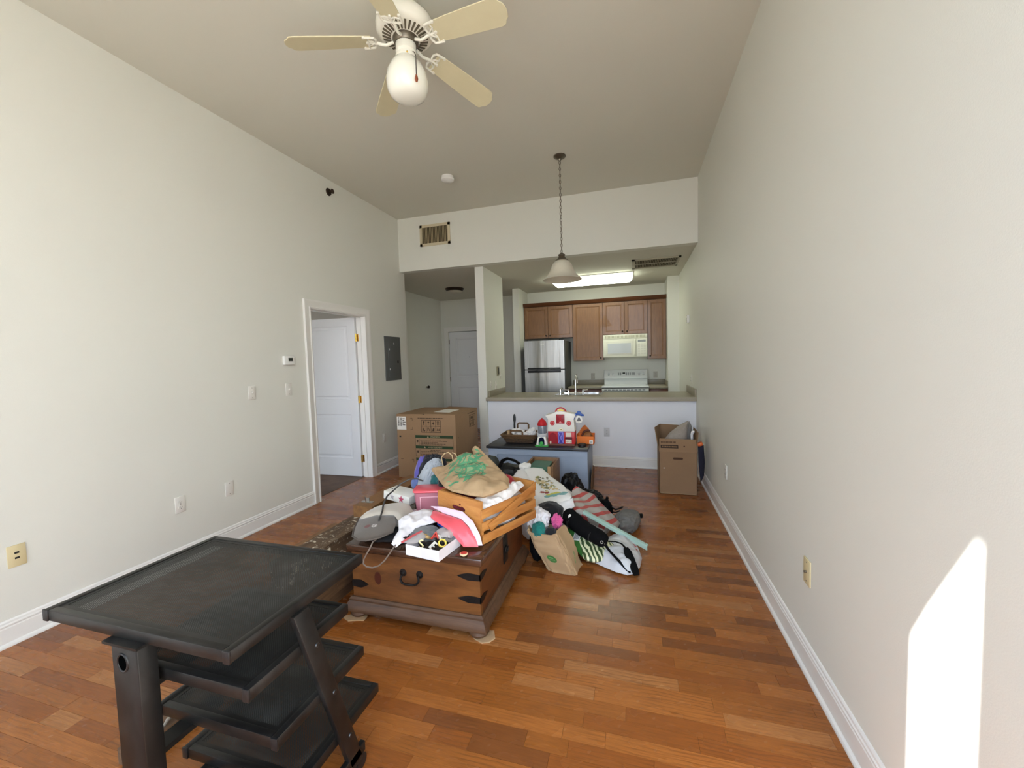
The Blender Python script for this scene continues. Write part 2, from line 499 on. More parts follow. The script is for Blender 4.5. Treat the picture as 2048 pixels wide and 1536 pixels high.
fl = thing('floor', 'glossy orange brown hardwood strip floor', 'floor', (-1.2, 2.5, 0), kind='structure')
part(fl, 'subfloor', MB().box(-4.05, 0.85, YW - 0.12, 8.1, -0.12, -0.008), mat('subfloor', (46, 26, 14), 0.8))
planks = []
y = YW; row = 0
while y < 8.0:
    xa, xb = (XL - (0.13 if 3.475 < y < 4.36 else 0.0), XR) if y < 5.33 else (-3.92, -1.98)
    x = xa - rnd.uniform(0, 0.5)
    while x < xb:
        L = rnd.choice((0.16, 0.24, 0.3, 0.36, 0.42, 0.5, 0.6, 0.72))
        a, b = max(x, xa), min(x + L, xb)
        if b - a > 0.03: planks.append((a, b, y))
        x += L
    y += 0.068; row += 1
def seen(p):
    cx, cy = (p[0] + p[1]) / 2, p[2]
    v = Vector((cx, cy, -1.43)); d = v.dot(_f)
    if d < 0.3: return -1.0
    u_, w_ = v.dot(_r) / d * 816.85, v.dot(_u) / d * 816.85
    if abs(u_) > 1090 or abs(w_) > 820: return -1.0
    hid = (-1.7 < cx < -0.95 and 0.7 < cy < 1.3) or (-1.6 < cx < -0.75 and 1.9 < cy < 2.8) or (-1.6 < cx < -0.4 and 3.0 < cy < 5.2)
    return (p[1] - p[0]) / (d * d) * (0.15 if hid else 1.0)
planks.sort(key=seen, reverse=True)
for a, b, y in planks[:300]:
    mb = MB().box(a + 0.0004, b - 0.0004, y + 0.0004, y + 0.0676, -0.008, rnd.uniform(-0.0003, 0.0002))
    part(fl, 'plank', mb, FLOORM, smooth=0, loc=((a + b) / 2 + 1.2, y + 0.034 - 2.5, 0))
mb = MB()
for a, b, y in planks[300:]: mb.box(a + 0.0004, b - 0.0004, y + 0.0004, y + 0.0676, -0.008, rnd.uniform(-0.0003, 0.0002))
part(fl, 'planks', mb, FLOORM, smooth=0, kind='stuff')
struct('floor_kitchen', MB().box(-1.98, XR, 5.52, 7.9, -0.008, 0.0), mat('kitchen_vinyl', (150, 132, 108), 0.5, var=0.1, vs=3), 'kitchen floor behind the half wall', cat='floor')

mb = MB().box(XL - 0.12, XL, YW - 0.12, 3.475, 0, ZC).box(XL - 0.12, XL, 4.365, 5.35, 0, ZC).box(XL - 0.12, XL, 3.475, 4.365, 2.02, ZC)
struct('wall_left', mb, PAINT, 'long off-white wall holding the open bedroom door')
struct('wall_right', MB().box(XR, XR + 0.12, YW - 0.12, 8.1, 0, ZC), PAINT, 'long off-white wall beside the bare floor')
# wall with the windows, behind the camera
mb = MB(); xs = [XL - 0.12] + [v for w_ in WINDOWS for v in w_[:2]] + [XR + 0.12]
for i in range(0, len(xs), 2): mb.box(xs[i], xs[i + 1], YW - 0.14, YW, 0, ZC)
for x0, x1, z0, z1 in WINDOWS: mb.box(x0, x1, YW - 0.14, YW, 0, z0).box(x0, x1, YW - 0.14, YW, z1, ZC)
x0, x1, z0, z1 = WINDOWS[0]
mb.prism([(x0, z1 + 0.01), (x0, z1 - 0.13), (x0 + 0.12, z1 - 0.085), (x1 - 0.13, z1), (x1 - 0.06, z1 - 0.005), (x1 - 0.02, z1 - 0.04), (x1, z1 - 0.13), (x1, z1 + 0.01)], 'y', YW - 0.14, YW)  # wedge added in the unseen window head to slant the sun patch's top
struct('wall_front', mb, PAINT, 'window wall behind the camera')
for i, (x0, x1, z0, z1) in enumerate(WINDOWS):
    f = 0.012
    w_ = thing('window_%d' % (i + 1), 'tall window with a slim white frame', 'window', ((x0 + x1) / 2, YW - 0.07, z0), kind='structure')
    part(w_, 'window_frame', MB().box(x0, x0 + f, YW - 0.1, YW - 0.04, z0, z1).box(x1 - f, x1, YW - 0.1, YW - 0.04, z0, z1).box(x0, x1, YW - 0.1, YW - 0.04, z1 - f, z1).box(x0, x1, YW - 0.1, YW - 0.04, z0, z0 + f), TRIMW)
struct('ceiling', MB().box(XL - 0.12, XR + 0.12, YW - 0.14, YH + 0.02, ZC, ZC + 0.1), CEILP, 'high flat off-white ceiling', cat='ceiling')
struct('wall_header', MB().box(XL - 0.12, XR, YH, YH + 0.12, ZS, ZC), PAINT, 'off-white header over the kitchen and hall opening')
struct('ceiling_kitchen', MB().box(-4.05, XR, YH + 0.12, 8.1, ZS, ZS + 0.1), CEILP, 'lower ceiling over the kitchen and hall', cat='ceiling')
struct('wall_post', MB().box(-2.088, -1.966, 5.37, 6.23, 0, ZS), PAINT, 'narrow off-white wall end between hall and kitchen')
struct('wall_peninsula', MB().box(-1.966, XR, YP, YP + 0.12, 0, 0.866), mat('wall_paint_cool_lit', (234, 235, 240), 0.6, bump=0.10, bs=220.0), 'low half wall under the kitchen counter')  # wall paint made lighter and bluer to carry the cool light here
struct('wall_kitchen', MB().box(-2.0, XR, 7.88, 8.0, 0, ZS), PAINT, 'kitchen wall behind the cabinets')
struct('wall_kitchen_left', MB().box(-2.098, -1.975, 7.25, 7.88, 0, ZS), PAINT, 'short wall beside the refrigerator')
struct('wall_kitchen_right', MB().box(0.56, XR, 7.25, 7.88, 0, ZS), PAINT, 'short wall beside the narrow cabinet')
mb = MB().box(-4.05, -3.755, 8.0, 8.12, 0, ZS).box(-2.84, -1.98, 8.0, 8.12, 0, ZS).box(-3.755, -2.84, 8.0, 8.12, 2.06, ZS)
struct('wall_hall_back', mb, PAINT, 'hall wall around the entry door')
struct('door_light_block', MB().box(-4.0, -2.6, 8.12, 8.18, 0, 2.3), PAINT, 'wall beyond the entry door')  # unseen panel, added to keep sky light from leaking round the door
struct('wall_hall_left', MB().box(-4.05, -3.92, 5.35, 8.0, 0, ZS), PAINT, 'hall wall at the far side')
# the bedroom behind the open door
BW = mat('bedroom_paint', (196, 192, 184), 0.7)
bx0, bx1, bz0, bz1 = BED_WINDOW
mb = MB().box(-6.6, bx0, YW - 0.14, YW, 0, ZS).box(bx1, XL - 0.12, YW - 0.14, YW, 0, ZS).box(bx0, bx1, YW - 0.14, YW, 0, bz0).box(bx0, bx1, YW - 0.14, YW, bz1, ZS)
struct('wall_bedroom_front', mb, BW, 'bedroom window wall')
struct('wall_bedroom_back', MB().box(-6.6, XL - 0.12, 5.23, 5.35, 0, ZS), BW, 'bedroom wall behind the door leaf')
struct('wall_bedroom_left', MB().box(-6.72, -6.6, YW - 0.14, 5.35, 0, ZS), BW, 'bedroom side wall')
struct('ceiling_bedroom', MB().box(-6.72, XL - 0.12, YW - 0.14, 5.35, ZS, ZS + 0.08), CEILP, 'bedroom ceiling', cat='ceiling')
struct('floor_bedroom', MB().box(-6.6, XL - 0.10, YW, 5.23, -0.1, 0.004), mat('bedroom_floor', (112, 92, 80), 0.8, var=0.25, vs=4, bump=0.3, bs=150), 'grey brown bedroom carpet', cat='floor')

# baseboards: flat board, bead on top, quarter round at the floor
def baseboard(name, p0, p1, nrm, label):
    p0, p1, nrm = Vector(p0), Vector(p1), Vector(nrm)
    prof = [(0, 0), (0.024, 0), (0.024, 0.008), (0.020, 0.016), (0.014, 0.020), (0.012, 0.022), (0.012, 0.098), (0.009, 0.101), (0.009, 0.106), (0.013, 0.110), (0.013, 0.116), (0.009, 0.121), (0.008, 0.130), (0.004, 0.136), (0, 0.138)]
    mb = MB(); mb.loft([[p + nrm * a + Vector((0, 0, b)) for a, b in prof] for p in (p0, p1)])
    struct(name, mb, TRIMW, label, 25, 'baseboard')
baseboard('baseboard_left', (XL, YW, 0), (XL, 3.39, 0), (1, 0, 0), 'white baseboard along the long wall to the bedroom door')
baseboard('baseboard_left.001', (XL, 4.45, 0), (XL, 5.35, 0), (1, 0, 0), 'short white baseboard between bedroom door and hall')
baseboard('baseboard_right', (XR, YP, 0), (XR, YW, 0), (-1, 0, 0), 'white baseboard along the bare wall')
baseboard('baseboard_peninsula', (-1.966, YP, 0), (XR, YP, 0), (0, -1, 0), 'white baseboard under the half wall')
baseboard('baseboard_post', (-2.088, 5.37, 0), (-1.966, 5.37, 0), (0, -1, 0), 'bit of white baseboard at the wall end')
baseboard('baseboard_hall', (-3.92, 8.0, 0), (-3.92, 5.35, 0), (1, 0, 0), 'white baseboard in the hall')

# bedroom door: casing, jamb, leaf, hinges
def casing(name, y0, y1, zt, w, label):
    """casing on the left wall round an opening y0..y1"""
    steps = [(0.0, 0.016), (0.012, 0.018), (0.02, 0.012), (0.045, 0.014), (0.062, 0.020), (0.078, 0.024), (w, 0.024), (w, 0.0), (0.0, 0.0)]
    mb = MB()
    def ring(path): return path
    rings = []
    for (yy, zz, sy, sz) in ((y0, 0, -1, 0), (y0, zt, -1, 1), (y1, zt, 1, 1), (y1, 0, 1, 0)):
        rings.append([(XL + t, yy + sy * d, zz + sz * d) for d, t in steps])
    mb.loft(rings)
    return struct(name, mb, TRIMW, label, 25, 'trim')
casing('trim_1', 3.475, 4.365, 2.02, 0.088, 'white moulded casing round the bedroom doorway')
mb = MB()
mb.box(XL - 0.12, XL + 0.012, 3.463, 3.478, 0, 2.02).box(XL - 0.12, XL + 0.012, 4.362, 4.377, 0, 2.02).box(XL - 0.12, XL + 0.012, 3.463, 4.377, 2.017, 2.032)
mb.box(XL - 0.085, XL - 0.05, 3.475, 3.488, 0, 2.02).box(XL - 0.085, XL - 0.05, 4.352, 4.365, 0, 2.02).box(XL - 0.085, XL - 0.05, 3.475, 4.365, 2.007, 2.02)
struct('trim_2', mb, TRIMW, 'white door jamb with stop moulding', 0, 'trim')

def door_leaf(mb, w, h, t, panels):
    """leaf in the XZ plane, hinge edge at x=0, face towards -Y at y=0: frame with sunk, moulded panels"""
    xs = sorted({0, w} | {p[0] for p in panels} | {p[1] for p in panels}); 
    zs = sorted({0, h} | {p[2] for p in panels} | {p[3] for p in panels})
    for x0, x1 in zip(xs, xs[1:]):
        for z0, z1 in zip(zs, zs[1:]):
            if not any(p[0] <= x0 and x1 <= p[1] and p[2] <= z0 and z1 <= p[3] for p in panels): mb.box(x0, x1, 0, t, z0, z1)
    return mb
def sunk_panel(p, t, d=0.010, e=0.030, f=0.012):
    x0, x1, z0, z1 = p; mb = MB()
    def rc(k, y): return [(x0 + k, y, z0 + k), (x1 - k, y, z0 + k), (x1 - k, y, z1 - k), (x0 + k, y, z1 - k)]
    mb.loft([rc(0, t), rc(0, 0.0005), rc(f, d), rc(e, d), rc(e + 0.012, 0.003), rc(e + 0.02, 0.002)], True, True)
    return mb
d1 = thing('door_1', 'white two panel bedroom door standing open on brass hinges', 'door', (XL - 0.125, 4.335, 0.012), math.radians(181.5), kind='structure')
PA = [(0.11, 0.75, 0.98, 1.90), (0.11, 0.75, 0.23, 0.79)]
MF = Matrix.Diagonal((1, 1, 1, 1))
dw, dh = 0.86, 2.0
def flip(mb):  # the leaf's face looks towards the camera after the half turn
    return mb.xf(Matrix.Diagonal((1, -1, 1, 1)))
part(d1, 'leaf', flip(door_leaf(MB(), dw, dh, 0.035, PA)), DOORW, True, 0)
for p in PA: part(d1, 'panel', flip(sunk_panel(p, 0.035)), DOORW, True, 0)
for z in (1.76, 0.99, 0.24):
    mb = MB().cyl((XL - 0.112, 4.34, z - 0.045), (XL - 0.112, 4.34, z + 0.045), 0.0075, n=12).box(XL - 0.112, XL - 0.062, 4.357, 4.3615, z - 0.044, z + 0.044).box(XL - 0.127, XL - 0.112, 4.338, 4.342, z - 0.044, z + 0.044)
    mb.cyl((XL - 0.112, 4.34, z + 0.045), (XL - 0.112, 4.34, z + 0.051), 0.005, n=10)
    part(d1, 'hinge', mb, BRASS, label='brass hinge')
mb = MB().ball((0.8, 0.07, 0.95), 0.028).cyl((0.8, 0.03, 0.95), (0.8, 0.06, 0.95), 0.014)
part(d1, 'knob', mb, BRASS, True)
# entry door at the end of the hall
d2 = thing('door_2', 'white two panel entry door at the end of the dim hall', 'door', (-3.75, 8.02, 0), 0, kind='structure')
PB = [(0.15, 0.76, 1.10, 1.93), (0.15, 0.76, 0.25, 0.88)]
part(d2, 'leaf', door_leaf(MB(), 0.91, 2.05, 0.04, PB), DOORW, True, 0)
for p in PB: part(d2, 'panel', sunk_panel(p, 0.04), DOORW, True, 0)
for z in (1.85, 1.05, 0.25): part(d2, 'hinge', MB().cyl((0.0, -0.008, z - 0.05), (0.0, -0.008, z + 0.05), 0.008, n=10), NICKEL, True)
part(d2, 'peephole', MB().cyl((0.45, -0.004, 1.52), (0.45, 0.01, 1.52), 0.008, n=12), BRONZE, True)
part(d2, 'knob', MB().ball((0.84, -0.05, 0.98), 0.028).cyl((0.84, 0.0, 0.98), (0.84, -0.04, 0.98), 0.012), NICKEL, True)
mb = MB(); ww = 0.09
steps = [(0.0, 0.014), (0.02, 0.012), (0.06, 0.018), (ww, 0.02), (ww, 0.0), (0.0, 0.0)]
mb.loft([[(xx + sx * d, 8.0 - t, zz + sz * d) for d, t in steps] for xx, zz, sx, sz in ((-3.755, 0, -1, 0), (-3.755, 2.06, -1, 1), (-2.84, 2.06, 1, 1), (-2.84, 0, 1, 0))])
struct('trim_3', mb, TRIMW, 'white casing round the entry door', 25, 'trim')

# ------------------------------------------------------------------ plates and small fittings on the walls
def wall_M(x, y, z, side):
    """local x along the wall, y up, z out of the wall"""
    R = {'L': Matrix(((0, 0, 1), (1, 0, 0), (0, 1, 0))), 'R': Matrix(((0, 0, -1), (-1, 0, 0), (0, 1, 0))), 'B': Matrix(((1, 0, 0), (0, 0, -1), (0, 1, 0))), 'P': Matrix(((0, 0, 1), (1, 0, 0), (0, 1, 0)))}[side]
    return Matrix.Translation((x, y, z)) @ R.to_4x4()
def plate(name, x, y, z, side, kind, m, label, cat, w=0.072, h=0.117, grp=None):
    M = wall_M(x, y, z, side); loc = M.to_translation()
    t = thing(name, label, cat, loc, 0, grp)
    part(t, 'cover_plate', MB().box(-w / 2, w / 2, -h / 2, h / 2, 0, 0.006).bevel(0.003).xf(M), m)
    if kind == 'outlet':
        for s in (-1, 1):
            part(t, 'socket', MB().prism(circle(0, 0, 0.017, 0.0145, 16), 'z', 0.004, 0.0085).xf(M @ Matrix.Translation((0, s * 0.0195, 0))), m)
            part(t, 'slots', MB().box(-0.0075, -0.0055, -0.001, 0.007, 0.008, 0.0092).box(0.0055, 0.0075, -0.001, 0.006, 0.008, 0.0092).cyl((0, -0.0075, 0.008), (0, -0.0075, 0.0092), 0.0024, n=8).xf(M @ Matrix.Translation((0, s * 0.0195, 0))), DARK)
    elif kind == 'switch':
        part(t, 'toggle', MB().hexa([(-0.005, -0.012, 0.004), (0.005, -0.012, 0.004), (0.005, 0.012, 0.004), (-0.005, 0.012, 0.004), (-0.004, 0.002, 0.018), (0.004, 0.002, 0.018), (0.004, 0.009, 0.018), (-0.004, 0.009, 0.018)]).xf(M), mat('toggle_white', (244, 242, 236), 0.3))
        part(t, 'toggle_slot', MB().box(-0.006, 0.006, -0.014, 0.014, 0.006, 0.0067).xf(M), mat('toggle_slot', (170, 165, 152), 0.5))
    elif kind == 'jacks':
        for s in (-1, 1): part(t, 'jack', MB().box(-0.009, 0.009, -0.005, 0.005, 0.0055, 0.0072).xf(M @ Matrix.Translation((0, s * 0.014 + 0.002, 0))), DARK)
    elif kind == 'jack':
        part(t, 'jack', MB().cyl((0, 0, 0.005), (0, 0, 0.016), 0.005, n=10).xf(M), NICKEL)
    if kind != 'jacks':
        for s in ((0,) if kind == 'outlet' else (-1, 1)):
            part(t, 'screw', MB().cyl((0, s * 0.042, 0.005), (0, s * 0.042, 0.0072), 0.003, n=8).xf(M), NICKEL)
    return t
plate('phone_plate', XL, 1.283, 0.462, 'L', 'jacks', PLATE_C, 'cream wall plate with two dark jacks nearest the camera', 'wall plate')
plate('outlet', XL, 2.109, 0.447, 'L', 'outlet', PLATE_W, 'white power outlet low on the long wall beside a blank plate', 'outlet')
plate('blank_plate', XL, 2.488, 0.447, 'L', 'blank', PLATE_W, 'plain blank white plate low on the long wall', 'wall plate')
plate('light_switch', XL, 2.752, 1.21, 'L', 'switch', PLATE_W, 'white toggle switch farther from the door casing', 'switch')
plate('light_switch.001', XL, 3.148, 1.208, 'L', 'switch', PLATE_W, 'white toggle switch under the thermostat', 'switch')
plate('outlet.001', XL, 4.667, 0.446, 'L', 'outlet', PLATE_W, 'white outlet under the grey breaker panel', 'outlet')
plate('cable_plate', XR, 2.055, 0.452, 'R', 'jack', PLATE_C, 'cream wall plate low on the bare wall near the sunlit patch', 'wall plate')
plate('outlet.002', XR, 3.715, 0.446, 'R', 'outlet', PLATE_W, 'white outlet low on the bare wall near the moving box', 'outlet')
plate('outlet.003', -0.337, YP, 0.455, 'B', 'outlet', mat('plate_grey', (200, 200, 202), 0.4), 'white outlet on the half wall beside the toy barn', 'outlet')
plate('outlet.004', -0.731, 7.88, 1.075, 'B', 'outlet', mat('plate_kitchen', (188, 184, 172), 0.4), 'white outlet on the kitchen wall behind the faucet', 'outlet')
plate('outlet.005', 0.391, 7.88, 1.087, 'B', 'outlet', mat('plate_kitchen', (0, 0, 0), 0.4), 'white outlet on the kitchen wall past the range', 'outlet')
plate('outlet.006', -1.966, 5.55, 1.075, 'P', 'outlet', PLATE_W, 'white outlet above the counter end, nearest the corner of the wall end', 'outlet')
plate('light_switch.002', -1.966, 5.77, 1.06, 'P', 'switch', PLATE_W, 'low white switch just above the counter splash', 'switch')
plate('light_switch.003', -1.966, 5.98, 1.20, 'P', 'switch', PLATE_W, 'upper white switch near the dark intercom', 'switch')
plate('outlet.007', XR, 5.8, 1.11, 'R', 'outlet', PLATE_W, 'white outlet above the counter on the bare wall side', 'outlet')
t = thing('intercom', 'small dark handset plate high on the narrow wall end', 'intercom', (-1.966, 5.86, 1.21))
part(t, 'body', MB().box(-1.966, -1.948, 5.82, 5.90, 1.205, 1.335).bevel(0.004), mat('intercom_beige', (150, 142, 118), 0.5))
part(t, 'grille', MB().box(-1.949, -1.945, 5.835, 5.885, 1.225, 1.32), mat('intercom_dark', (70, 66, 54), 0.5))
t = thing('thermostat', 'white digital thermostat with dark screen beside the door casing', 'thermostat', (XL, 3.157, 1.44))
part(t, 'body', MB().box(XL, XL + 0.028, 3.095, 3.222, 1.443, 1.531).bevel(0.008, 3), WHITEP)
part(t, 'screen', MB().box(XL + 0.027, XL + 0.0295, 3.142, 3.192, 1.478, 1.512), mat('lcd', (48, 50, 44), 0.2))
for i in range(2): part(t, 'button', MB().box(XL + 0.027, XL + 0.031, 3.197, 3.211, 1.482 + i * 0.018, 1.494 + i * 0.018).bevel(0.002), PLATE_W)
t = thing('breaker_panel', 'dark grey metal breaker panel with small latch on the wall', 'breaker panel', (XL, 4.95, 1.196))
GREY = mat('panel_grey', (92, 94, 92), 0.5)
part(t, 'cover', MB().box(XL, XL + 0.014, 4.762, 5.138, 1.196, 1.796).bevel(0.004), GREY)
part(t, 'door', MB().box(XL + 0.012, XL + 0.02, 4.83, 5.07, 1.25, 1.74).bevel(0.002), GREY)
part(t, 'latch', MB().box(XL + 0.019, XL + 0.024, 5.035, 5.062, 1.43, 1.465).bevel(0.002), DARK)
for yy, zz in ((4.965, 1.70), (4.85, 1.62), (4.85, 1.35)): part(t, 'screw', MB().box(XL + 0.018, XL + 0.0225, yy - 0.006, yy + 0.006, zz - 0.012, zz + 0.012), WHITEP, label='pale paint chip on the panel')
t = thing('wall_sensor', 'small white sensor high on the bare wall by the kitchen', 'sensor', (XR, 6.03, 1.86))
part(t, 'case', MB().box(XR - 0.03, XR, 5.98, 6.08, 1.86, 1.965).bevel(0.006), WHITEP)
part(t, 'lens', MB().box(XR - 0.032, XR - 0.028, 6.0, 6.06, 1.93, 1.95), PLATE_W)
t = thing('wall_hook', 'small dark door stop knob on the dim hall wall', 'door stop', (-3.92, 7.25, 0.93))
part(t, 'stem', MB().cyl((-3.92, 7.25, 0.945), (-3.88, 7.25, 0.945), 0.012, n=12), NICKEL)
part(t, 'tip', MB().cyl((-3.885, 7.25, 0.945), (-3.855, 7.25, 0.94), 0.03, 0.024, n=16), BRONZE)
# sprinkler, smoke detector, vents
t = thing('sprinkler', 'dark sidewall sprinkler head high on the long wall', 'sprinkler', (XL, 3.853, 3.3))
part(t, 'flange', MB().cyl((XL, 3.853, 3.326), (XL + 0.01, 3.853, 3.326), 0.042, 0.036, n=20), BRONZE)
part(t, 'nozzle', MB().cyl((XL + 0.008, 3.853, 3.326), (XL + 0.05, 3.853, 3.326), 0.014, n=12).cyl((XL + 0.05, 3.853, 3.326), (XL + 0.055, 3.853, 3.326), 0.026, n=14).box(XL + 0.02, XL + 0.055, 3.833, 3.838, 3.32, 3.332).box(XL + 0.02, XL + 0.055, 3.868, 3.873, 3.32, 3.332), BRONZE)
t = thing('smoke_detector', 'round white smoke detector on the ceiling', 'smoke detector', (-1.93, 4.24, ZC))
part(t, 'base', MB().lathe([(0.0, 0), (0.065, 0), (0.065, -0.018), (0.06, -0.02)], (-1.93, 4.24, ZC), 32), WHITEP)
part(t, 'cover', MB().lathe([(0.06, -0.02), (0.072, -0.026), (0.07, -0.042), (0.05, -0.054), (0.0, -0.056)], (-1.93, 4.24, ZC), 32), WHITEP)
VENTC = mat('vent_cream', (206, 194, 164), 0.5); VENTD = mat('vent_dark', (58, 50, 38), 0.8)
t = thing('wall_vent', 'cream air return grille with upright louvres on the header', 'vent', (-2.6, YH, 3.04))
x0, x1, z0, z1 = -2.83, -2.372, 3.042, 3.33
part(t, 'frame', MB().box(x0, x1, YH - 0.012, YH, z0, z0 + 0.035).box(x0, x1, YH - 0.012, YH, z1 - 0.035, z1).box(x0, x0 + 0.035, YH - 0.012, YH, z0, z1).box(x1 - 0.035, x1, YH - 0.012, YH, z0, z1), VENTC)
part(t, 'backing', MB().box(x0 + 0.03, x1 - 0.03, YH - 0.003, YH - 0.001, z0 + 0.03, z1 - 0.03), VENTD)
k = 18
for i in range(k):
    xx = x0 + 0.045 + (x1 - x0 - 0.09) * i / (k - 1)
    part(t, 'slat', MB().obox((xx, YH - 0.008, (z0 + z1) / 2), (0.009, 0.003, z1 - z0 - 0.07), math.radians(50)), mat('vent_slat_cream', (168, 154, 120), 0.5), smooth=0)
t = thing('ceiling_vent', 'grey two row ceiling vent beside the kitchen light', 'vent', (0.3, 6.1, ZS))
x0, x1, y0, y1 = 0.0, 0.62, 5.82, 6.40
part(t, 'frame', MB().box(x0, x1, y0, y0 + 0.05, ZS - 0.012, ZS).box(x0, x1, y1 - 0.06, y1, ZS - 0.012, ZS).box(x0, x0 + 0.045, y0, y1, ZS - 0.012, ZS).box(x1 - 0.03, x1, y0, y1, ZS - 0.012, ZS).box(x0, x1, 6.10, 6.125, ZS - 0.012, ZS), mat('vent_grey', (176, 170, 152), 0.5))
part(t, 'backing', MB().box(x0 + 0.02, x1 - 0.02, y0 + 0.02, y1 - 0.02, ZS - 0.003, ZS - 0.001), VENTD)
mb = MB()
for i in range(26):
    xx = x0 + 0.06 + (x1 - x0 - 0.1) * i / 25
    mb.box(xx - 0.004, xx + 0.004, y0 + 0.04, y1 - 0.05, ZS - 0.010, ZS - 0.003)
part(t, 'grille', mb, mat('vent_slats', (138, 130, 108), 0.6), smooth=0, kind='stuff')
# ------------------------------------------------------------------ ceiling fan
FX, FY = -1.190, 2.127
FANW = mat('fan_white', (232, 230, 218), 0.3)
ALMOND = mat('fan_blade_almond', (214, 206, 172), 0.45, var=0.04, vs=5)
t = thing('ceiling_fan', 'white five blade ceiling fan with a round glass globe light', 'ceiling fan', (FX, FY, ZC))
c = (FX, FY, 0)
part(t, 'canopy', MB().lathe([(0.0, ZC), (0.072, ZC), (0.072, ZC - 0.012), (0.055, ZC - 0.04), (0.026, ZC - 0.055), (0.0, ZC - 0.056)], c, 32), FANW)
part(t, 'downrod', MB().cyl((FX, FY, ZC - 0.05), (FX, FY, 3.36), 0.013, n=14), FANW)
part(t, 'motor_housing', MB().lathe([(0.0, 3.385), (0.045, 3.385), (0.075, 3.375), (0.115, 3.35), (0.148, 3.315), (0.157, 3.285), (0.157, 3.262), (0.15, 3.25), (0.135, 3.238), (0.125, 3.236), (0.075, 3.222), (0.0, 3.222)], c, 48), FANW)
mb = MB()
for i in range(30):
    a = 2 * PI * i / 30
    q = Matrix.Translation((FX, FY, 0)) @ Matrix.Rotation(a, 4, 'Z')
    mb2 = MB().hexa([(0.080, -0.004, 3.2185), (0.124, -0.0055, 3.2315), (0.124, 0.0055, 3.2315), (0.080, 0.004, 3.2185), (0.080, -0.004, 3.226), (0.124, -0.0055, 3.239), (0.124, 0.0055, 3.239), (0.080, 0.004, 3.226)]).xf(q)
    mb = join(mb, mb2)
part(t, 'cooling_slots', mb, mat('fan_slots', (92, 84, 68), 0.7), smooth=0, kind='stuff')
part(t, 'flywheel', MB().lathe([(0.0, 3.224), (0.07, 3.224), (0.07, 3.205), (0.062, 3.19), (0.0, 3.19)], c, 32), NICKEL)
part(t, 'switch_housing', MB().lathe([(0.0, 3.195), (0.054, 3.195), (0.056, 3.19), (0.056, 3.15), (0.048, 3.143), (0.048, 3.137), (0.058, 3.13), (0.058, 3.108), (0.05, 3.1), (0.0, 3.1)], c, 32), FANW)
for i in range(4):
    a = 0.6 + i * PI / 2
    part(t, 'screw', MB().ball((FX + 0.058 * math.cos(a), FY + 0.058 * math.sin(a), 3.118), 0.005, u=10, v=6), BRASS)
GLOBE = mat('opal_glass', (238, 238, 226), 0.18, sss=0.0, coat=0.5)
part(t, 'globe', MB().lathe([(0.05, 3.118), (0.066, 3.106), (0.09, 3.075), (0.108, 3.035), (0.114, 2.99), (0.109, 2.95), (0.094, 2.92), (0.066, 2.903), (0.03, 2.897), (0.0, 2.896)], c, 40), GLOBE)
ph = 3.598
for k in range(5):
    a = ph + k * 2 * PI / 5
    B = Matrix.Translation((FX, FY, 3.216)) @ Matrix.Rotation(a, 4, 'Z') @ Matrix.Rotation(math.radians(7), 4, 'Y') @ Matrix.Rotation(math.radians(-13), 4, 'X')
    ol = [(0.185, -0.056), (0.30, -0.063), (0.45, -0.069), (0.575, -0.072), (0.596, -0.068), (0.604, -0.058), (0.610, -0.046), (0.624, -0.036), (0.630, -0.016), (0.632, 0.0), (0.630, 0.016), (0.624, 0.036), (0.610, 0.046), (0.604, 0.058), (0.596, 0.068), (0.575, 0.072), (0.45, 0.069), (0.30, 0.063), (0.185, 0.056)]
    part(t, 'blade', MB().prism(ol, 'z', -0.003, 0.003).bevel(0.0015, 1).xf(B), ALMOND)
    A0 = Matrix.Translation((FX, FY, 0)) @ Matrix.Rotation(a, 4, 'Z')
    mb = MB().tube([(0.058, 0, 3.205), (0.085, 0, 3.192), (0.105, 0, 3.182), (0.13, 0, 3.183), (0.15, 0, 3.188), (0.166, 0, 3.188)], 0.008, 8)
    mb.xf(A0)
    br = MB()
    for s in (-1, 1):
        br.tube([(0.166, 0, -0.007), (0.160, s * 0.03, -0.007), (0.170, s * 0.052, -0.007), (0.197, s * 0.056, -0.007), (0.227, s * 0.057, -0.007)], 0.006, 8)
        br.tube([(0.166, 0.0, -0.007), (0.186, s * 0.018, -0.007), (0.203, s * 0.026, -0.007), (0.197, s * 0.056, -0.007)], 0.0042, 6)
    br.tube([(0.161, 0, -0.007), (0.191, 0, -0.007), (0.209, 0.0, -0.007)], 0.0055, 8)
    br.tube([(0.203, -0.026, -0.007), (0.193, 0.0, -0.007), (0.203, 0.026, -0.007)], 0.004, 6)
    for q in ((0.222, 0.056), (0.222, -0.056), (0.207, 0.0)): br.cyl((q[0], q[1], -0.011), (q[0], q[1], -0.002), 0.008, n=10)
    br.xf(B)
    part(t, 'blade_bracket', join(mb, br), FANW)
mb = MB().tube([(FX + 0.058, FY - 0.03, 3.125), (FX + 0.072, FY - 0.038, 3.112), (FX + 0.086, FY - 0.05, 3.08), (FX + 0.094, FY - 0.068, 3.03), (FX + 0.097, FY - 0.075, 2.965)], 0.0022, 6)
part(t, 'pull_chain', mb, BRONZE)
part(t, 'chain_fob', MB().lathe([(0.0, 2.97), (0.004, 2.966), (0.008, 2.952), (0.009, 2.943), (0.006, 2.932), (0.0, 2.929)], (FX + 0.097, FY - 0.075, 0), 14), mat('fob_wood', (140, 72, 40), 0.4))

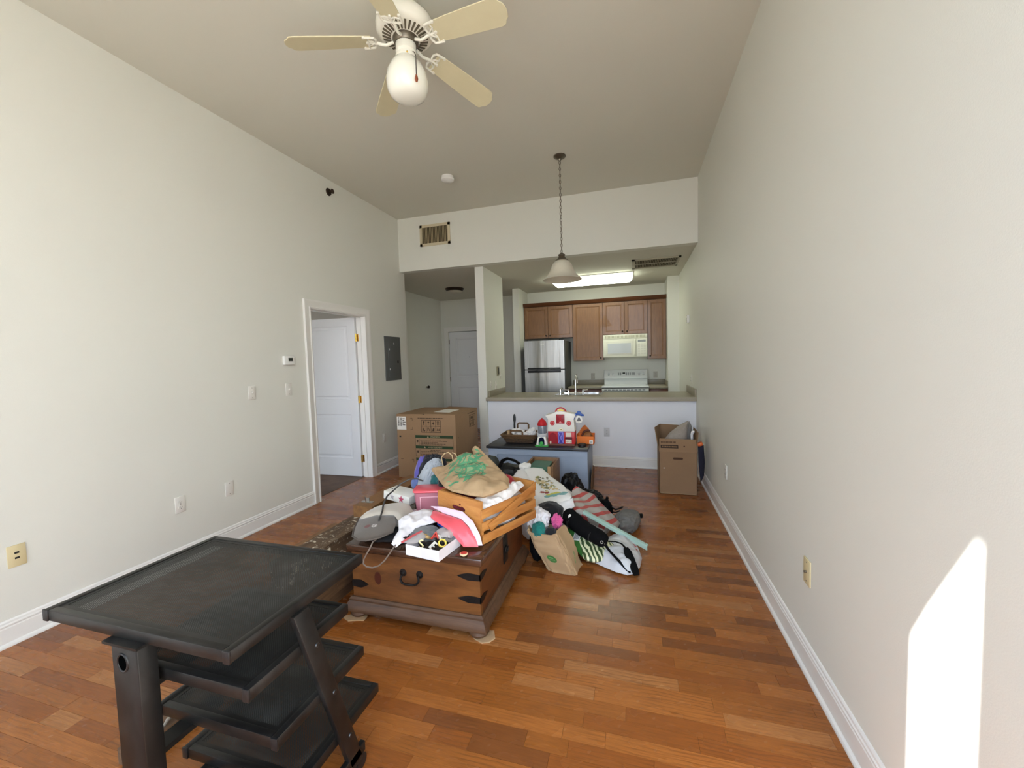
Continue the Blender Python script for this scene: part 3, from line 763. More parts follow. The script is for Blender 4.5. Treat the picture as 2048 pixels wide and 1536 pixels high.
# ------------------------------------------------------------------ pendant over the counter
PX, PY = -0.684, 4.211
t = thing('pendant_lamp', 'bell shaped frosted glass pendant lamp hanging on a long chain', 'pendant lamp', (PX, PY, ZC))
part(t, 'canopy', MB().lathe([(0.0, ZC), (0.062, ZC), (0.062, ZC - 0.008), (0.05, ZC - 0.02), (0.018, ZC - 0.034), (0.01, ZC - 0.05), (0.0, ZC - 0.05)], (PX, PY, 0), 28), NICKEL)
n_l = 29; ztop, zbot = ZC - 0.05, 2.50
Lk = (ztop - zbot) / n_l
src = None
for i in range(n_l):
    zc_ = ztop - Lk * (i + 0.5)
    rot = (0, 0, 0.4 + (PI / 2 if i % 2 else 0))
    if src is None:
        mb = MB().torus((0, 0, 0), 1.0, 0.0026, 'Y', 20, 6, (0.0095, Lk * 0.5 + 0.0028 * 0.6))
        src = part(t, 'chain_link', mb, NICKEL, True); src.location = (0, 0, zc_ - ZC); src.rotation_euler = rot
    else: inst(src, t, (0, 0, zc_ - ZC), rot)
part(t, 'cord', MB().tube([(PX + 0.004 * math.sin(i * 1.6), PY + 0.004 * math.cos(i * 1.6), ztop - (ztop - zbot) * i / 30) for i in range(31)], 0.0016, 5), mat('cord_grey', (120, 112, 96), 0.5))
part(t, 'fitter_cap', MB().lathe([(0.0, 2.505), (0.012, 2.502), (0.022, 2.49), (0.034, 2.486), (0.036, 2.478), (0.03, 2.47), (0.033, 2.46), (0.048, 2.438), (0.064, 2.43), (0.066, 2.42), (0.0, 2.42)], (PX, PY, 0), 32), NICKEL)
prof = [(0.056, 2.428), (0.078, 2.41), (0.098, 2.385), (0.112, 2.35), (0.126, 2.315), (0.148, 2.28), (0.172, 2.256), (0.194, 2.238), (0.201, 2.232)]
prof += [(r - 0.005, z - 0.003) for r, z in reversed(prof)]
part(t, 'shade', MB().lathe(prof, (PX, PY, 0), 48), mat('alabaster_glass', (206, 200, 182), 0.35, var=0.05, vs=9, coat=0.2))
part(t, 'bulb', MB().ball((PX, PY, 2.36), 0.03, (1, 1, 1.3)), GLOBE)
# hall light
t = thing('hall_light', 'small flush dome ceiling light in the dim hall', 'ceiling light', (-3.023, 6.76, ZS))
part(t, 'ring', MB().lathe([(0.0, ZS), (0.165, ZS), (0.165, ZS - 0.015), (0.14, ZS - 0.045), (0.128, ZS - 0.048), (0.0, ZS - 0.03)], (-3.023, 6.76, 0), 40), BRONZE)
part(t, 'dome', MB().lathe([(0.13, ZS - 0.044), (0.12, ZS - 0.065), (0.085, ZS - 0.085), (0.04, ZS - 0.095), (0.0, ZS - 0.097)], (-3.023, 6.76, 0), 40), mat('dome_glass', (190, 184, 166), 0.35))
# kitchen fluorescent
t = thing('kitchen_light', 'long glowing fluorescent ceiling light over the kitchen', 'ceiling light', (-0.63, 6.8, ZS))
part(t, 'housing', MB().box(-1.27, 0.02, 6.56, 7.02, ZS - 0.018, ZS - 0.001).bevel(0.004), WHITEP)
part(t, 'diffuser', MB().hexa([(-1.22, 6.60, ZS - 0.10), (-0.03, 6.60, ZS - 0.10), (-0.03, 6.98, ZS - 0.10), (-1.22, 6.98, ZS - 0.10), (-1.27, 6.55, ZS - 0.016), (0.02, 6.55, ZS - 0.016), (0.02, 7.03, ZS - 0.016), (-1.27, 7.03, ZS - 0.016)]).bevel(0.03, 4), mat('lit_diffuser', (240, 246, 224), 0.4, emit=6.0))

# ------------------------------------------------------------------ kitchen
CABW = wood('cabinet_maple', (128, 88, 50), (106, 69, 36), axis='Z', scale=5, rough=0.35, stretch=9, bump=0.04, coat=0.2)
CABD = wood('cabinet_crown', (92, 52, 26), (70, 38, 18), axis='X', scale=5, rough=0.4, bump=0.04)
LAM = mat('counter_laminate', (150, 142, 122), 0.35, var=0.06, vs=90)
LAMF = LAM
def cab_door(t, x0, x1, z0, z1, y, knob=None):
    """shaker style door with a beaded inner edge; front at y"""
    f = 0.05; g = 0.003
    x0, x1, z0, z1 = x0 + g, x1 - g, z0 + g, z1 - g
    mb = MB()
    def rc(k, yy): return [(x0 + k, yy, z0 + k), (x1 - k, yy, z0 + k), (x1 - k, yy, z1 - k), (x0 + k, yy, z1 - k)]
    mb.loft([rc(0, y + 0.02), rc(0, y + 0.002), rc(0.002, y), rc(f, y), rc(f + 0.004, y + 0.004), rc(f + 0.010, y + 0.004), rc(f + 0.016, y + 0.010)], True, True)
    d = part(t, 'door', mb, CABW)
    if knob:
        kx, kz = knob
        part(d, 'knob', MB().xf(Matrix()) if False else MB().cyl((kx, y, kz), (kx, y - 0.014, kz), 0.006, n=10).ball((kx, y - 0.02, kz), 0.015, (1, 0.7, 1), 14, 8), BRONZE)
YC = 7.54
cabs = [('upper_cabinet', -1.962, -1.052, 1.812, 'two door maple wall cabinet over the refrigerator', [(-1.962, -1.508, (-1.545, 1.86)), (-1.508, -1.052, (-1.47, 1.86))]),
        ('upper_cabinet.001', -1.050, -0.514, 1.372, 'tall single door maple wall cabinet beside the refrigerator', [(-1.050, -0.514, (-0.552, 1.42))]),
        ('upper_cabinet.002', -0.512, 0.248, 1.826, 'two door maple wall cabinet over the microwave', [(-0.512, -0.133, (-0.172, 1.875)), (-0.133, 0.248, (-0.095, 1.875))]),
        ('upper_cabinet.003', 0.250, 0.555, 1.378, 'narrow maple wall cabinet at the far end of the row', [(0.250, 0.555, (0.29, 1.43))])]
for nm, x0, x1, z0, lb, ds in cabs:
    t = thing(nm, lb, 'cabinet', ((x0 + x1) / 2, 7.71, z0), group='kitchen wall cabinets')
    part(t, 'body', MB().box(x0, x1, YC + 0.021, 7.878, z0, 2.405), CABW, smooth=0)
    for a, b, k in ds: cab_door(t, a, b, z0, 2.402, YC, k)
mb = MB().prism([(7.56, 2.405), (7.52, 2.405), (7.50, 2.425), (7.485, 2.455), (7.48, 2.468), (7.56, 2.468)], 'x', -1.965, 0.558)
single('cabinet_crown', mb, CABD, 'dark wooden crown moulding along the cabinet tops', 'moulding')
# refrigerator
STEEL = mat('stainless', (206, 204, 198), 0.28, 1.0, var=0.03, vs=2)
def steel_mat():
    t = NT('stainless_brushed'); o = t.coord()
    f = t.noise(t.mapping(o, (140, 1, 0.6)), 1.0, 3, 0.6)
    t.l(t.ramp(f, [(0.3, lin((138, 136, 131))), (0.7, lin((168, 166, 160)))]), t.b.inputs['Base Color'])
    t.b.inputs['Metallic'].default_value = 1.0; t.b.inputs['Roughness'].default_value = 0.3
    w = t.noise(t.mapping(o, (3.2, 0.2, 0.35)), 1.6, 2, 0.5)
    t.bump(w, 0.5, 0.02)
    return t.m
STEELB = steel_mat()
t = thing('refrigerator', 'stainless top freezer refrigerator with dark grey sides', 'refrigerator', (-1.5, 7.45, 0))
part(t, 'body', MB().box(-1.862, -1.135, 7.165, 7.84, 0.02, 1.745).bevel(0.004), mat('fridge_side', (72, 72, 70), 0.5))
def bowed(x0, x1, z0, z1, y, d=0.02):
    n = 14; ringf = []
    pts = [(x0 + (x1 - x0) * i / n, y - d * (1 - (2 * i / n - 1) ** 2) - 0.0) for i in range(n + 1)]
    poly = pts + [(x1, y + 0.06), (x0, y + 0.06)]
    return MB().prism(poly, 'z', z0, z1)
part(t, 'freezer_door', bowed(-1.862, -1.147, 1.25, 1.752, 7.10), STEELB, smooth=50)
part(t, 'fridge_door', bowed(-1.862, -1.147, 0.08, 1.232, 7.10), STEELB, smooth=50)
part(t, 'handle', MB().box(-1.80, -1.21, 7.066, 7.10, 1.252, 1.275).bevel(0.004), BLACKP, label='dark recessed freezer grip')
part(t, 'handle', MB().box(-1.80, -1.21, 7.062, 7.10, 1.188, 1.229).bevel(0.006), BLACKP, label='dark fridge door grip')
part(t, 'hinge_cover', MB().box(-1.24, -1.16, 7.12, 7.2, 1.752, 1.772).bevel(0.005), BLACKP)
part(t, 'badge', MB().box(-1.56, -1.50, 7.0775, 7.0805, 1.672, 1.68), CHROME, label='small bright maker badge')
# microwave
MWH = mat('microwave_white', (236, 236, 222), 0.3)
t = thing('microwave', 'white over the range microwave under the middle cabinet', 'microwave', (-0.13, 7.67, 1.42))
part(t, 'body', MB().box(-0.508, 0.244, 7.50, 7.88, 1.422, 1.82).bevel(0.004), MWH)
part(t, 'vent_strip', MB().box(-0.505, 0.242, 7.475, 7.505, 1.742, 1.818).bevel(0.004), MWH)
mb = MB()
for i in range(30): mb.box(-0.47 + i * 0.0228, -0.455 + i * 0.0228, 7.472, 7.476, 1.757, 1.80)
part(t, 'vent_slots', mb, mat('mw_slots', (188, 186, 160), 0.6), smooth=0, kind='stuff')
d = part(t, 'door', MB().box(-0.505, 0.055, 7.468, 7.505, 1.425, 1.738).bevel(0.006), MWH)
part(d, 'window_frame', MB().box(-0.45, 0.0, 7.464, 7.47, 1.465, 1.70).bevel(0.004), mat('mw_frame', (226, 226, 214), 0.3))
part(d, 'window', MB().box(-0.425, -0.03, 7.4615, 7.466, 1.488, 1.665), mat('mw_window', (176, 180, 178), 0.12))
part(d, 'handle', MB().tube([(0.035, 7.47, 1.45), (0.035, 7.445, 1.47), (0.035, 7.445, 1.70), (0.035, 7.47, 1.72)], 0.009, 10), MWH)
t2 = part(t, 'control_panel', MB().box(0.058, 0.242, 7.468, 7.505, 1.425, 1.738).bevel(0.005), MWH)
part(t2, 'display', MB().box(0.085, 0.215, 7.465, 7.469, 1.68, 1.715), mat('mw_display', (120, 124, 116), 0.2))
for r_ in range(5):
    for c_ in range(3): part(t2, 'button', MB().box(0.085 + c_ * 0.046, 0.122 + c_ * 0.046, 7.4655, 7.469, 1.465 + r_ * 0.04, 1.492 + r_ * 0.04), mat('mw_button', (216, 216, 202), 0.4), smooth=0)
# range
RW = mat('range_white', (226, 229, 228), 0.2, coat=0.3)
t = thing('range', 'white electric range with a control backguard', 'range', (-0.13, 7.5, 0))
part(t, 'body', MB().box(-0.515, 0.248, 7.16, 7.84, 0.0, 0.905), RW)
part(t, 'cooktop', MB().box(-0.522, 0.255, 7.11, 7.80, 0.905, 0.93).bevel(0.008), RW)
part(t, 'glass_top', MB().box(-0.48, 0.21, 7.17, 7.72, 0.929, 0.932), mat('range_glass', (214, 220, 222), 0.05, coat=0.5))
part(t, 'riser', MB().prism([(7.86, 0.93), (7.73, 0.93), (7.76, 1.02), (7.86, 1.02)], 'x', -0.51, 0.243), RW)
bg = part(t, 'backguard', MB().prism([(7.86, 1.02), (7.72, 1.025), (7.715, 1.045), (7.765, 1.185), (7.78, 1.19), (7.86, 1.19)], 'x', -0.515, 0.248).bevel(0.006), RW)
RM = Matrix.Translation((-0.13, 7.737, 1.115)) @ Matrix.Rotation(math.radians(70), 4, 'X')
part(bg, 'display', MB().box(-0.055, -0.01, 0.004, 0.026, 0, 0.004).xf(RM), DARK)
GR = mat('range_marks', (150, 154, 156), 0.4)
for xx in (-0.30, -0.225, 0.235, 0.31):
    part(bg, 'knob', MB().cyl((xx, -0.005, 0), (xx, -0.005, 0.02), 0.021, 0.018, n=18).box(xx - 0.003, xx + 0.003, -0.022, 0.012, 0.018, 0.024).xf(RM), mat('range_knob', (206, 209, 210), 0.3))
for i in range(9):
    if i in (2, 3): continue
    part(bg, 'button', MB().box(-0.135 + i * 0.034, -0.113 + i * 0.034, -0.022, 0.024, 0.0, 0.003).xf(RM), GR, smooth=0)
part(t, 'oven_door', MB().box(-0.512, 0.245, 7.115, 7.165, 0.18, 0.84).bevel(0.008), RW)
part(t, 'vent_trim', MB().box(-0.515, 0.248, 7.11, 7.165, 0.848, 0.893).bevel(0.004), RW)
part(t, 'gap', MB().box(-0.512, 0.245, 7.125, 7.17, 0.892, 0.906), DARK)
for i in range(11): part(t, 'vent_slot', MB().box(-0.475 + i * 0.062, -0.43 + i * 0.062, 7.1075, 7.112, 0.862, 0.876), mat('vent_slot_grey', (120, 124, 126), 0.5), smooth=0)
part(t, 'oven_handle', MB().tube([(-0.45, 7.115, 0.79), (-0.45, 7.07, 0.80), (0.18, 7.07, 0.80), (0.18, 7.115, 0.79)], 0.012, 10), RW)
# counters at the back wall, base cabinets
for nm, x0, x1, lb in (('worktop', -1.11, -0.525, 'grey laminate worktop between refrigerator and range'), ('worktop.001', 0.258, 0.558, 'short grey laminate worktop past the range')):
    t = thing(nm, lb, 'worktop', ((x0 + x1) / 2, 7.55, 0.878))
    part(t, 'slab', MB().box(x0, x1, 7.22, 7.88, 0.88, 0.918).bevel(0.006), LAM)
    part(t, 'backsplash', MB().box(x0, x1, 7.86, 7.88, 0.918, 1.005).bevel(0.003), LAM)
    if x0 > 0: part(t, 'side_splash', MB().box(0.54, 0.558, 7.26, 7.86, 0.918, 1.005).bevel(0.003), LAM)
for nm, x0, x1, lb in (('base_cabinet', -1.11, -0.525, 'brown base cabinet between refrigerator and range'), ('base_cabinet.001', 0.258, 0.558, 'narrow brown base cabinet past the range')):
    t = thing(nm, lb, 'cabinet', ((x0 + x1) / 2, 7.55, 0))
    part(t, 'body', MB().box(x0, x1, 7.27, 7.88, 0.09, 0.88), wood('base_maple', (120, 66, 34), (98, 52, 26), axis='Z', scale=5, rough=0.4, stretch=9))
    part(t, 'drawer', MB().box(x0 + 0.01, x1 - 0.01, 7.25, 7.272, 0.72, 0.865).bevel(0.004), wood('base_maple', (0, 0, 0), (0, 0, 0)))
    part(t, 'door', MB().box(x0 + 0.01, x1 - 0.01, 7.25, 7.272, 0.12, 0.71).bevel(0.004), wood('base_maple', (0, 0, 0), (0, 0, 0)))
# counter on the half wall
t = thing('counter', 'long grey laminate breakfast counter on the half wall', 'counter', (-0.6, 5.75, 0.866))
sx0, sx1, sy0, sy1 = -1.04, -0.44, 5.74, 6.10
mb = MB().box(-1.975, sx0, YP - 0.06, 6.20, 0.872, 0.914).box(sx1, XR, YP - 0.06, 6.20, 0.872, 0.914).box(sx0, sx1, YP - 0.06, sy0, 0.872, 0.914).box(sx0, sx1, sy1, 6.20, 0.872, 0.914)
bmesh.ops.remove_doubles(mb.bm, verts=mb.bm.verts[:], dist=1e-5)
part(t, 'slab', mb, LAM, smooth=0)
part(t, 'front_edge', MB().box(-1.975, XR, YP - 0.066, YP - 0.055, 0.866, 0.915).bevel(0.004), mat('counter_edge', (168, 160, 142), 0.4, var=0.05, vs=90))
part(t, 'side_splash', MB().box(-1.965, -1.945, 5.42, 6.18, 0.914, 1.0).bevel(0.003), LAM)
part(t, 'side_splash', MB().box(XR - 0.02, XR, 5.36, 6.18, 0.914, 1.01).bevel(0.003), LAM)
t = thing('sink', 'stainless steel sink set into the counter', 'sink', (-0.74, 5.92, 0.75))
def rr(x0, x1, y0, y1, r, z, n=5):
    out = []
    for cx, cy, a0 in ((x1 - r, y1 - r, 0), (x0 + r, y1 - r, PI / 2), (x0 + r, y0 + r, PI), (x1 - r, y0 + r, 1.5 * PI)):
        for i in range(n + 1): out.append((cx + r * math.cos(a0 + i * PI / 2 / n), cy + r * math.sin(a0 + i * PI / 2 / n), z))
    return out
mb = MB().loft([rr(sx0 - 0.02, sx1 + 0.02, 5.62, sy1 + 0.02, 0.05, 0.9145), rr(sx0 - 0.016, sx1 + 0.016, 5.624, sy1 + 0.016, 0.05, 0.920), rr(sx0 + 0.005, sx1 - 0.005, sy0, sy1 - 0.005, 0.05, 0.919), rr(sx0 + 0.02, sx1 - 0.02, sy0 + 0.02, sy1 - 0.02, 0.06, 0.76)], False, True)
part(t, 'bowl', mb, mat('sink_steel', (200, 200, 198), 0.22, 1.0), smooth=40)
part(t, 'drain', MB().cyl((-0.74, 5.92, 0.76), (-0.74, 5.92, 0.764), 0.04, n=20), CHROME)
t = thing('faucet', 'chrome bridge faucet with a tall gooseneck spout and two levers', 'faucet', (-0.77, 5.68, 0.92))
fx, fy, fz = -0.768, 5.68, 0.92
part(t, 'bridge', MB().cyl((fx - 0.10, fy, fz + 0.022), (fx + 0.10, fy, fz + 0.022), 0.011, n=12).cyl((fx, fy, fz), (fx, fy, fz + 0.05), 0.018, n=14), CHROME)
part(t, 'spout', MB().tube([(fx, fy, fz + 0.03), (fx, fy, fz + 0.10), (fx, fy, fz + 0.20)] + [(fx, fy + 0.09 * (1 - math.cos(a)), fz + 0.2 + 0.065 * math.sin(a)) for a in [PI * i / 10 for i in range(1, 11)]] + [(fx, fy + 0.18, fz + 0.15)], 0.011, 12), CHROME)
for s in (-1, 1):
    lv = part(t, 'valve', MB().cyl((fx + s * 0.10, fy, fz), (fx + s * 0.10, fy, fz + 0.055), 0.017, 0.012, n=14).ball((fx + s * 0.10, fy, fz + 0.06), 0.013, u=12, v=8), CHROME)
    part(lv, 'lever', MB().cyl((fx + s * 0.10, fy, fz + 0.065), (fx + s * 0.165, fy, fz + 0.072), 0.006, 0.008, n=10), CHROME)
t = thing('side_sprayer', 'chrome side sprayer standing beside the faucet levers', 'sprayer', (-0.98, 5.68, 0.92))
part(t, 'holder', MB().cyl((-0.98, 5.68, 0.918), (-0.98, 5.68, 0.95), 0.02, 0.014, n=14), CHROME)
part(t, 'wand', MB().tube([(-0.98, 5.68, 0.945), (-0.982, 5.68, 0.985), (-0.975, 5.69, 1.005), (-0.955, 5.70, 1.012)], [0.012, 0.014, 0.015, 0.014], 10), CHROME)
# ------------------------------------------------------------------ black mesh cart in front
def mesh_mat():
    t = NT('perforated_black'); o = t.coord()
    s = 0.0072
    q = t.mapping(o, (1 / s, 1 / s, 1.0))
    sx = t.n('ShaderNodeSeparateXYZ'); t.l(q, sx.inputs[0])
    def cell(dx, dy):
        a = t.math('SUBTRACT', t.math('FRACT', t.math('ADD', sx.outputs[0], dx)), 0.5); b = t.math('SUBTRACT', t.math('FRACT', t.math('ADD', sx.outputs[1], dy)), 0.5)
        return t.math('ADD', t.math('MULTIPLY', a, a), t.math('MULTIPLY', b, b))
    d = t.math('MINIMUM', cell(0.0, 0.0), cell(0.5, 0.5))
    hole = t.math('LESS_THAN', d, 0.011)
    tr = t.n('ShaderNodeBsdfTransparent'); mx = t.n('ShaderNodeMixShader')
    t.l(hole, mx.inputs[0]); t.l(t.b.outputs[0], mx.inputs[1]); t.l(tr.outputs[0], mx.inputs[2]); t.l(mx.outputs[0], t.out.inputs[0])
    dust = t.noise(o, 5.0, 5, 0.65, 0.6)
    pit = t.ramp(d, [(0.07, (0, 0, 0, 1)), (0.14, (1, 1, 1, 1))])
    t.l(t.mix(pit, lin((14, 14, 13)), t.ramp(dust, [(0.42, lin((46, 47, 45))), (0.78, lin((96, 96, 92)))])), t.b.inputs['Base Color'])
    t.b.inputs['Specular IOR Level'].default_value = 0.3
    t.b.inputs['Roughness'].default_value = 0.45
    return t.m
PERF = mesh_mat()
def frame_mat():
    t = NT('cart_black'); o = t.coord()
    f = t.noise(o, 7.0, 5, 0.65, 0.4)
    t.l(t.ramp(f, [(0.42, lin((17, 16, 15))), (0.76, lin((40, 39, 37)))]), t.b.inputs['Base Color'])
    t.b.inputs['Roughness'].default_value = 0.38; t.b.inputs['Specular IOR Level'].default_value = 0.35
    t.bump(t.noise(o, 500, 2), 0.06, 0.001)
    return t.m
CARTB = frame_mat()
ct = thing('mesh_cart', 'black perforated metal cart with a wide top and three stepped shelves', 'cart', (-1.305, 0.98, 0))
def deck(nm, x0, x1, y0, y1, z, th):
    """rim of four tubes with end caps, flat border and a sunk perforated sheet"""
    mb = MB(); tw = 0.022
    mb.box(x0 + tw, x1 - tw, y0, y0 + tw, z - th, z).box(x0 + tw, x1 - tw, y1 - tw, y1, z - th, z)
    mb.box(x0, x0 + tw, y0, y1, z - th, z).box(x1 - tw, x1, y0, y1, z - th, z)
    mb.bevel(0.0025, 2)
    p = part(ct, nm, mb, CARTB)
    bd = 0.036
    mb = MB(); zz = z - 0.003
    mb.box(x0 + tw, x1 - tw, y0 + tw, y0 + bd, zz - 0.002, zz).box(x0 + tw, x1 - tw, y1 - bd, y1 - tw, zz - 0.002, zz).box(x0 + tw, x0 + bd, y0 + bd, y1 - bd, zz - 0.002, zz).box(x1 - bd, x1 - tw, y0 + bd, y1 - bd, zz - 0.002, zz)
    part(p, 'border', mb, CARTB, smooth=0)
    m = MB(); v = m.ring([(x0 + bd, y0 + bd, zz - 0.001), (x1 - bd, y0 + bd, zz - 0.001), (x1 - bd, y1 - bd, zz - 0.001), (x0 + bd, y1 - bd, zz - 0.001)]); m._face(v)
    part(p, 'perforated_sheet', m, PERF, smooth=0)
    for xx in (x0, x1 - 0.020):
        part(p, 'end_cap', MB().box(xx - 0.001, xx + 0.021, y0 - 0.003, y0 + 0.004, z - th - 0.001, z + 0.001).bevel(0.002), BLACKP)
    return p
deck('top', -1.662, -0.948, 0.712, 1.225, 0.742, 0.032)
deck('shelf', -1.425, -0.957, 0.762, 1.146, 0.602, 0.034)
deck('shelf', -1.425, -0.957, 0.834, 1.216, 0.400, 0.034)
deck('shelf', -1.425, -0.957, 0.896, 1.290, 0.198, 0.034)
for xx in (-0.956,):
    s = part(ct, 'strut', MB().prism([(0.895, 0.712), (0.953, 0.712), (1.158, 0.035), (1.100, 0.035)], 'x', xx, xx + 0.02).bevel(0.003), CARTB)
    if xx > -1:
        for yy, zz in ((0.975, 0.577), (1.036, 0.376), (1.097, 0.172)):
            b = part(s, 'bolt', MB().cyl((xx + 0.019, yy, zz), (xx + 0.0235, yy, zz), 0.0085, 0.007, n=16).bevel(0.001, 1, 40), mat('bolt_dark', (70, 70, 70), 0.3, 0.8))
    part(ct, 'foot_rail', MB().box(xx, xx + 0.02, 0.72, 1.17, 0.05, 0.085).bevel(0.003), CARTB)
mb = MB().box(-1.352, -1.252, 0.698, 0.746, 0.06, 0.706).bevel(0.004)
cl = part(ct, 'column', mb, CARTB)
part(cl, 'cable_hole', MB().torus((-1.308, 0.698, 0.657), 0.019, 0.0035, 'Y', 24, 8, (1, 1.25)), BLACKP)
part(cl, 'cable_hole_inside', MB().prism([(-1.308 + 0.017 * math.cos(a), 0.657 + 0.0215 * math.sin(a)) for a in [2 * PI * i / 20 for i in range(20)]], 'y', 0.6965, 0.699), mat('hole_black', (4, 4, 4), 0.95, spec=0.0), smooth=0)
part(ct, 'column_plate', MB().box(-1.372, -1.24, 0.69, 0.78, 0.704, 0.711), CARTB)
for z in (0.585, 0.383, 0.181): part(ct, 'shelf_bracket', MB().box(-1.33, -1.275, 0.745, 0.93, z - 0.03, z - 0.014), CARTB)
part(ct, 'base_rail', MB().box(-1.40, -0.945, 0.712, 0.746, 0.05, 0.085).bevel(0.003), CARTB)
for x_, y_ in ((-1.39, 0.735), (-0.948, 0.735), (-1.40, 0.985), (-0.948, 1.15)):
    part(ct, 'caster', MB().cyl((x_ - 0.011, y_, 0.025), (x_ + 0.011, y_, 0.025), 0.025, n=20).cyl((x_, y_, 0.03), (x_, y_, 0.055), 0.008, n=10), BLACKP)

# ------------------------------------------------------------------ wooden chest
CHW = wood('chest_pine', (118, 76, 38), (94, 57, 27), (64, 37, 18), axis='X', scale=3.2, rough=0.38, stretch=6, bump=0.12, coat=0.15)
CHL = wood('chest_lid_wood', (86, 55, 36), (64, 39, 25), (42, 25, 16), axis='X', scale=3.0, rough=0.25, stretch=6, bump=0.1, coat=0.4)
CHB = wood('chest_base_wood', (98, 70, 48), (76, 52, 34), (50, 33, 22), axis='X', scale=4, rough=0.5, stretch=8, bump=0.25)
CHY = wood('chest_side_wood', (106, 62, 30), (82, 45, 20), (54, 29, 14), axis='Y', scale=3.2, rough=0.4, stretch=6, bump=0.15)
IRON = mat('black_iron', (26, 22, 20), 0.55, 0.5, var=0.3, vs=30, bump=0.3, bs=90)
ch = thing('wooden_chest', 'stained pine chest with black iron straps under the heaped things', 'chest', (-1.148, 2.29, 0))
part(ch, 'front_panel', MB().box(-1.532, -0.762, 1.885, 1.91, 0.12, 0.388), CHW, smooth=0)
part(ch, 'back_panel', MB().box(-1.532, -0.762, 2.68, 2.705, 0.12, 0.388), CHW, smooth=0)
part(ch, 'side_panel', MB().box(-0.787, -0.762, 1.9105, 2.6795, 0.12, 0.388), CHY, smooth=0, label='side with a hasp')
part(ch, 'side_panel', MB().box(-1.532, -1.507, 1.9105, 2.6795, 0.12, 0.388), CHY, smooth=0)
part(ch, 'lid', MB().box(-1.552, -0.742, 1.862, 2.73, 0.389, 0.431).bevel(0.008, 3), CHL)
bp = [(0.0, 0.05), (0.036, 0.05), (0.038, 0.058), (0.034, 0.075), (0.024, 0.095), (0.018, 0.105), (0.018, 0.115), (0.008, 0.125), (0.0, 0.125)]
cs = [(-0.762, 1.885, 1, -1), (-0.762, 2.705, 1, 1), (-1.532, 2.705, -1, 1), (-1.532, 1.885, -1, -1), (-0.762, 1.885, 1, -1)]
for nm, (a, b) in zip(('base_moulding',) * 4, zip(cs, cs[1:])):
    part(ch, nm, MB().loft([[(q[0] + q[2] * d, q[1] + q[3] * d, z) for d, z in bp] for q in (a, b)]), CHB, smooth=30)
part(ch, 'bottom', MB().box(-1.53, -0.764, 1.887, 2.703, 0.052, 0.12), CHB)
for xx, yy in ((-0.785, 1.91), (-1.51, 1.91), (-0.785, 2.68), (-1.51, 2.68)):
    part(ch, 'bun_foot', MB().lathe([(0.0, 0.052), (0.034, 0.052), (0.05, 0.04), (0.054, 0.026), (0.046, 0.012), (0.032, 0.006), (0.0, 0.006)], (xx, yy, 0), 24), CHB)
# forged handle on the front
hd = part(ch, 'handle', MB().tube([(-1.207, 1.882, 0.292), (-1.207, 1.868, 0.288), (-1.213, 1.862, 0.272), (-1.200, 1.858, 0.256), (-1.18, 1.857, 0.25), (-1.13, 1.857, 0.251), (-1.112, 1.858, 0.258), (-1.100, 1.862, 0.275), (-1.107, 1.868, 0.292), (-1.107, 1.882, 0.296)], 0.006, 8), IRON)
for xx in (-1.207, -1.107): part(hd, 'boss', MB().lathe([(0.0, 0.014), (0.007, 0.013), (0.012, 0.006), (0.02, 0.004), (0.021, 0.0), (0.0, 0.0)], (0, 0, 0), 12).xf(Matrix.Translation((xx, 1.886, 0.297)) @ Matrix.Rotation(PI / 2, 4, 'X')), IRON)
# leaf shaped corner straps
def strap_front(x_c, x_t, z, w):
    n = 9; up = []; dn = []
    for i in range(n + 1):
        f = i / n; hw = w * (0.85 + 0.25 * math.sin(f * PI)) * (1 if f < 0.55 else max(0.0, 1 - (f - 0.55) / 0.45) ** 0.7)
        xx = x_c + (x_t - x_c) * f; up.append((xx, z + hw)); dn.append((xx, z - hw))
    return MB().prism(up + list(reversed(dn))[1:], 'y', 1.8815, 1.886)
def strap_side(y_t, z, w):
    n = 8; up = []; dn = []
    for i in range(n + 1):
        f = i / n; hw = w * (1 if f < 0.45 else max(0.0, 1 - (f - 0.45) / 0.55) ** 0.8)
        yy = 1.8815 + (y_t - 1.8815) * f; up.append((yy, z + hw)); dn.append((yy, z - hw))
    return MB().prism(up + list(reversed(dn))[1:], 'x', -0.763, -0.7585)
for z in (0.322, 0.202):
    part(ch, 'corner_strap', join(strap_front(-0.7585, -0.888, z, 0.017), strap_side(1.985, z, 0.017)), IRON, smooth=0)
part(ch, 'corner_strap', strap_front(-1.535, -1.43, 0.20, 0.02), IRON, smooth=0)
part(ch, 'knot', MB().prism(circle(-1.368, 0.245, 0.021, 0.036, 18, 0.08, 3), 'y', 1.8838, 1.886), mat('wood_knot', (66, 26, 14), 0.4), smooth=0)
hs = part(ch, 'hasp', MB().box(-0.763, -0.755, 2.27, 2.35, 0.20, 0.42).bevel(0.003), IRON)
part(hs, 'hasp_pin', MB().torus((-0.75, 2.31, 0.28), 0.022, 0.005, 'X'), IRON)
for nm, pts, lb in (('cardboard_scrap', [(-1.60, 1.86), (-1.49, 1.94), (-1.46, 1.90), (-1.455, 1.86), (-1.50, 1.85), (-1.54, 1.835)], 'torn cardboard scrap under the chest foot nearest the cart'), ('cardboard_scrap.001', [(-0.84, 1.92), (-0.72, 1.955), (-0.695, 1.90), (-0.715, 1.865), (-0.75, 1.85), (-0.80, 1.872)], 'torn cardboard scrap under the chest foot nearest the bare floor')):
    single(nm, MB().prism(pts, 'z', 0.0005, 0.0055), mat('scrap_cardboard', (176, 146, 112), 0.8, var=0.12, vs=20), lb, 'cardboard', smooth=0)
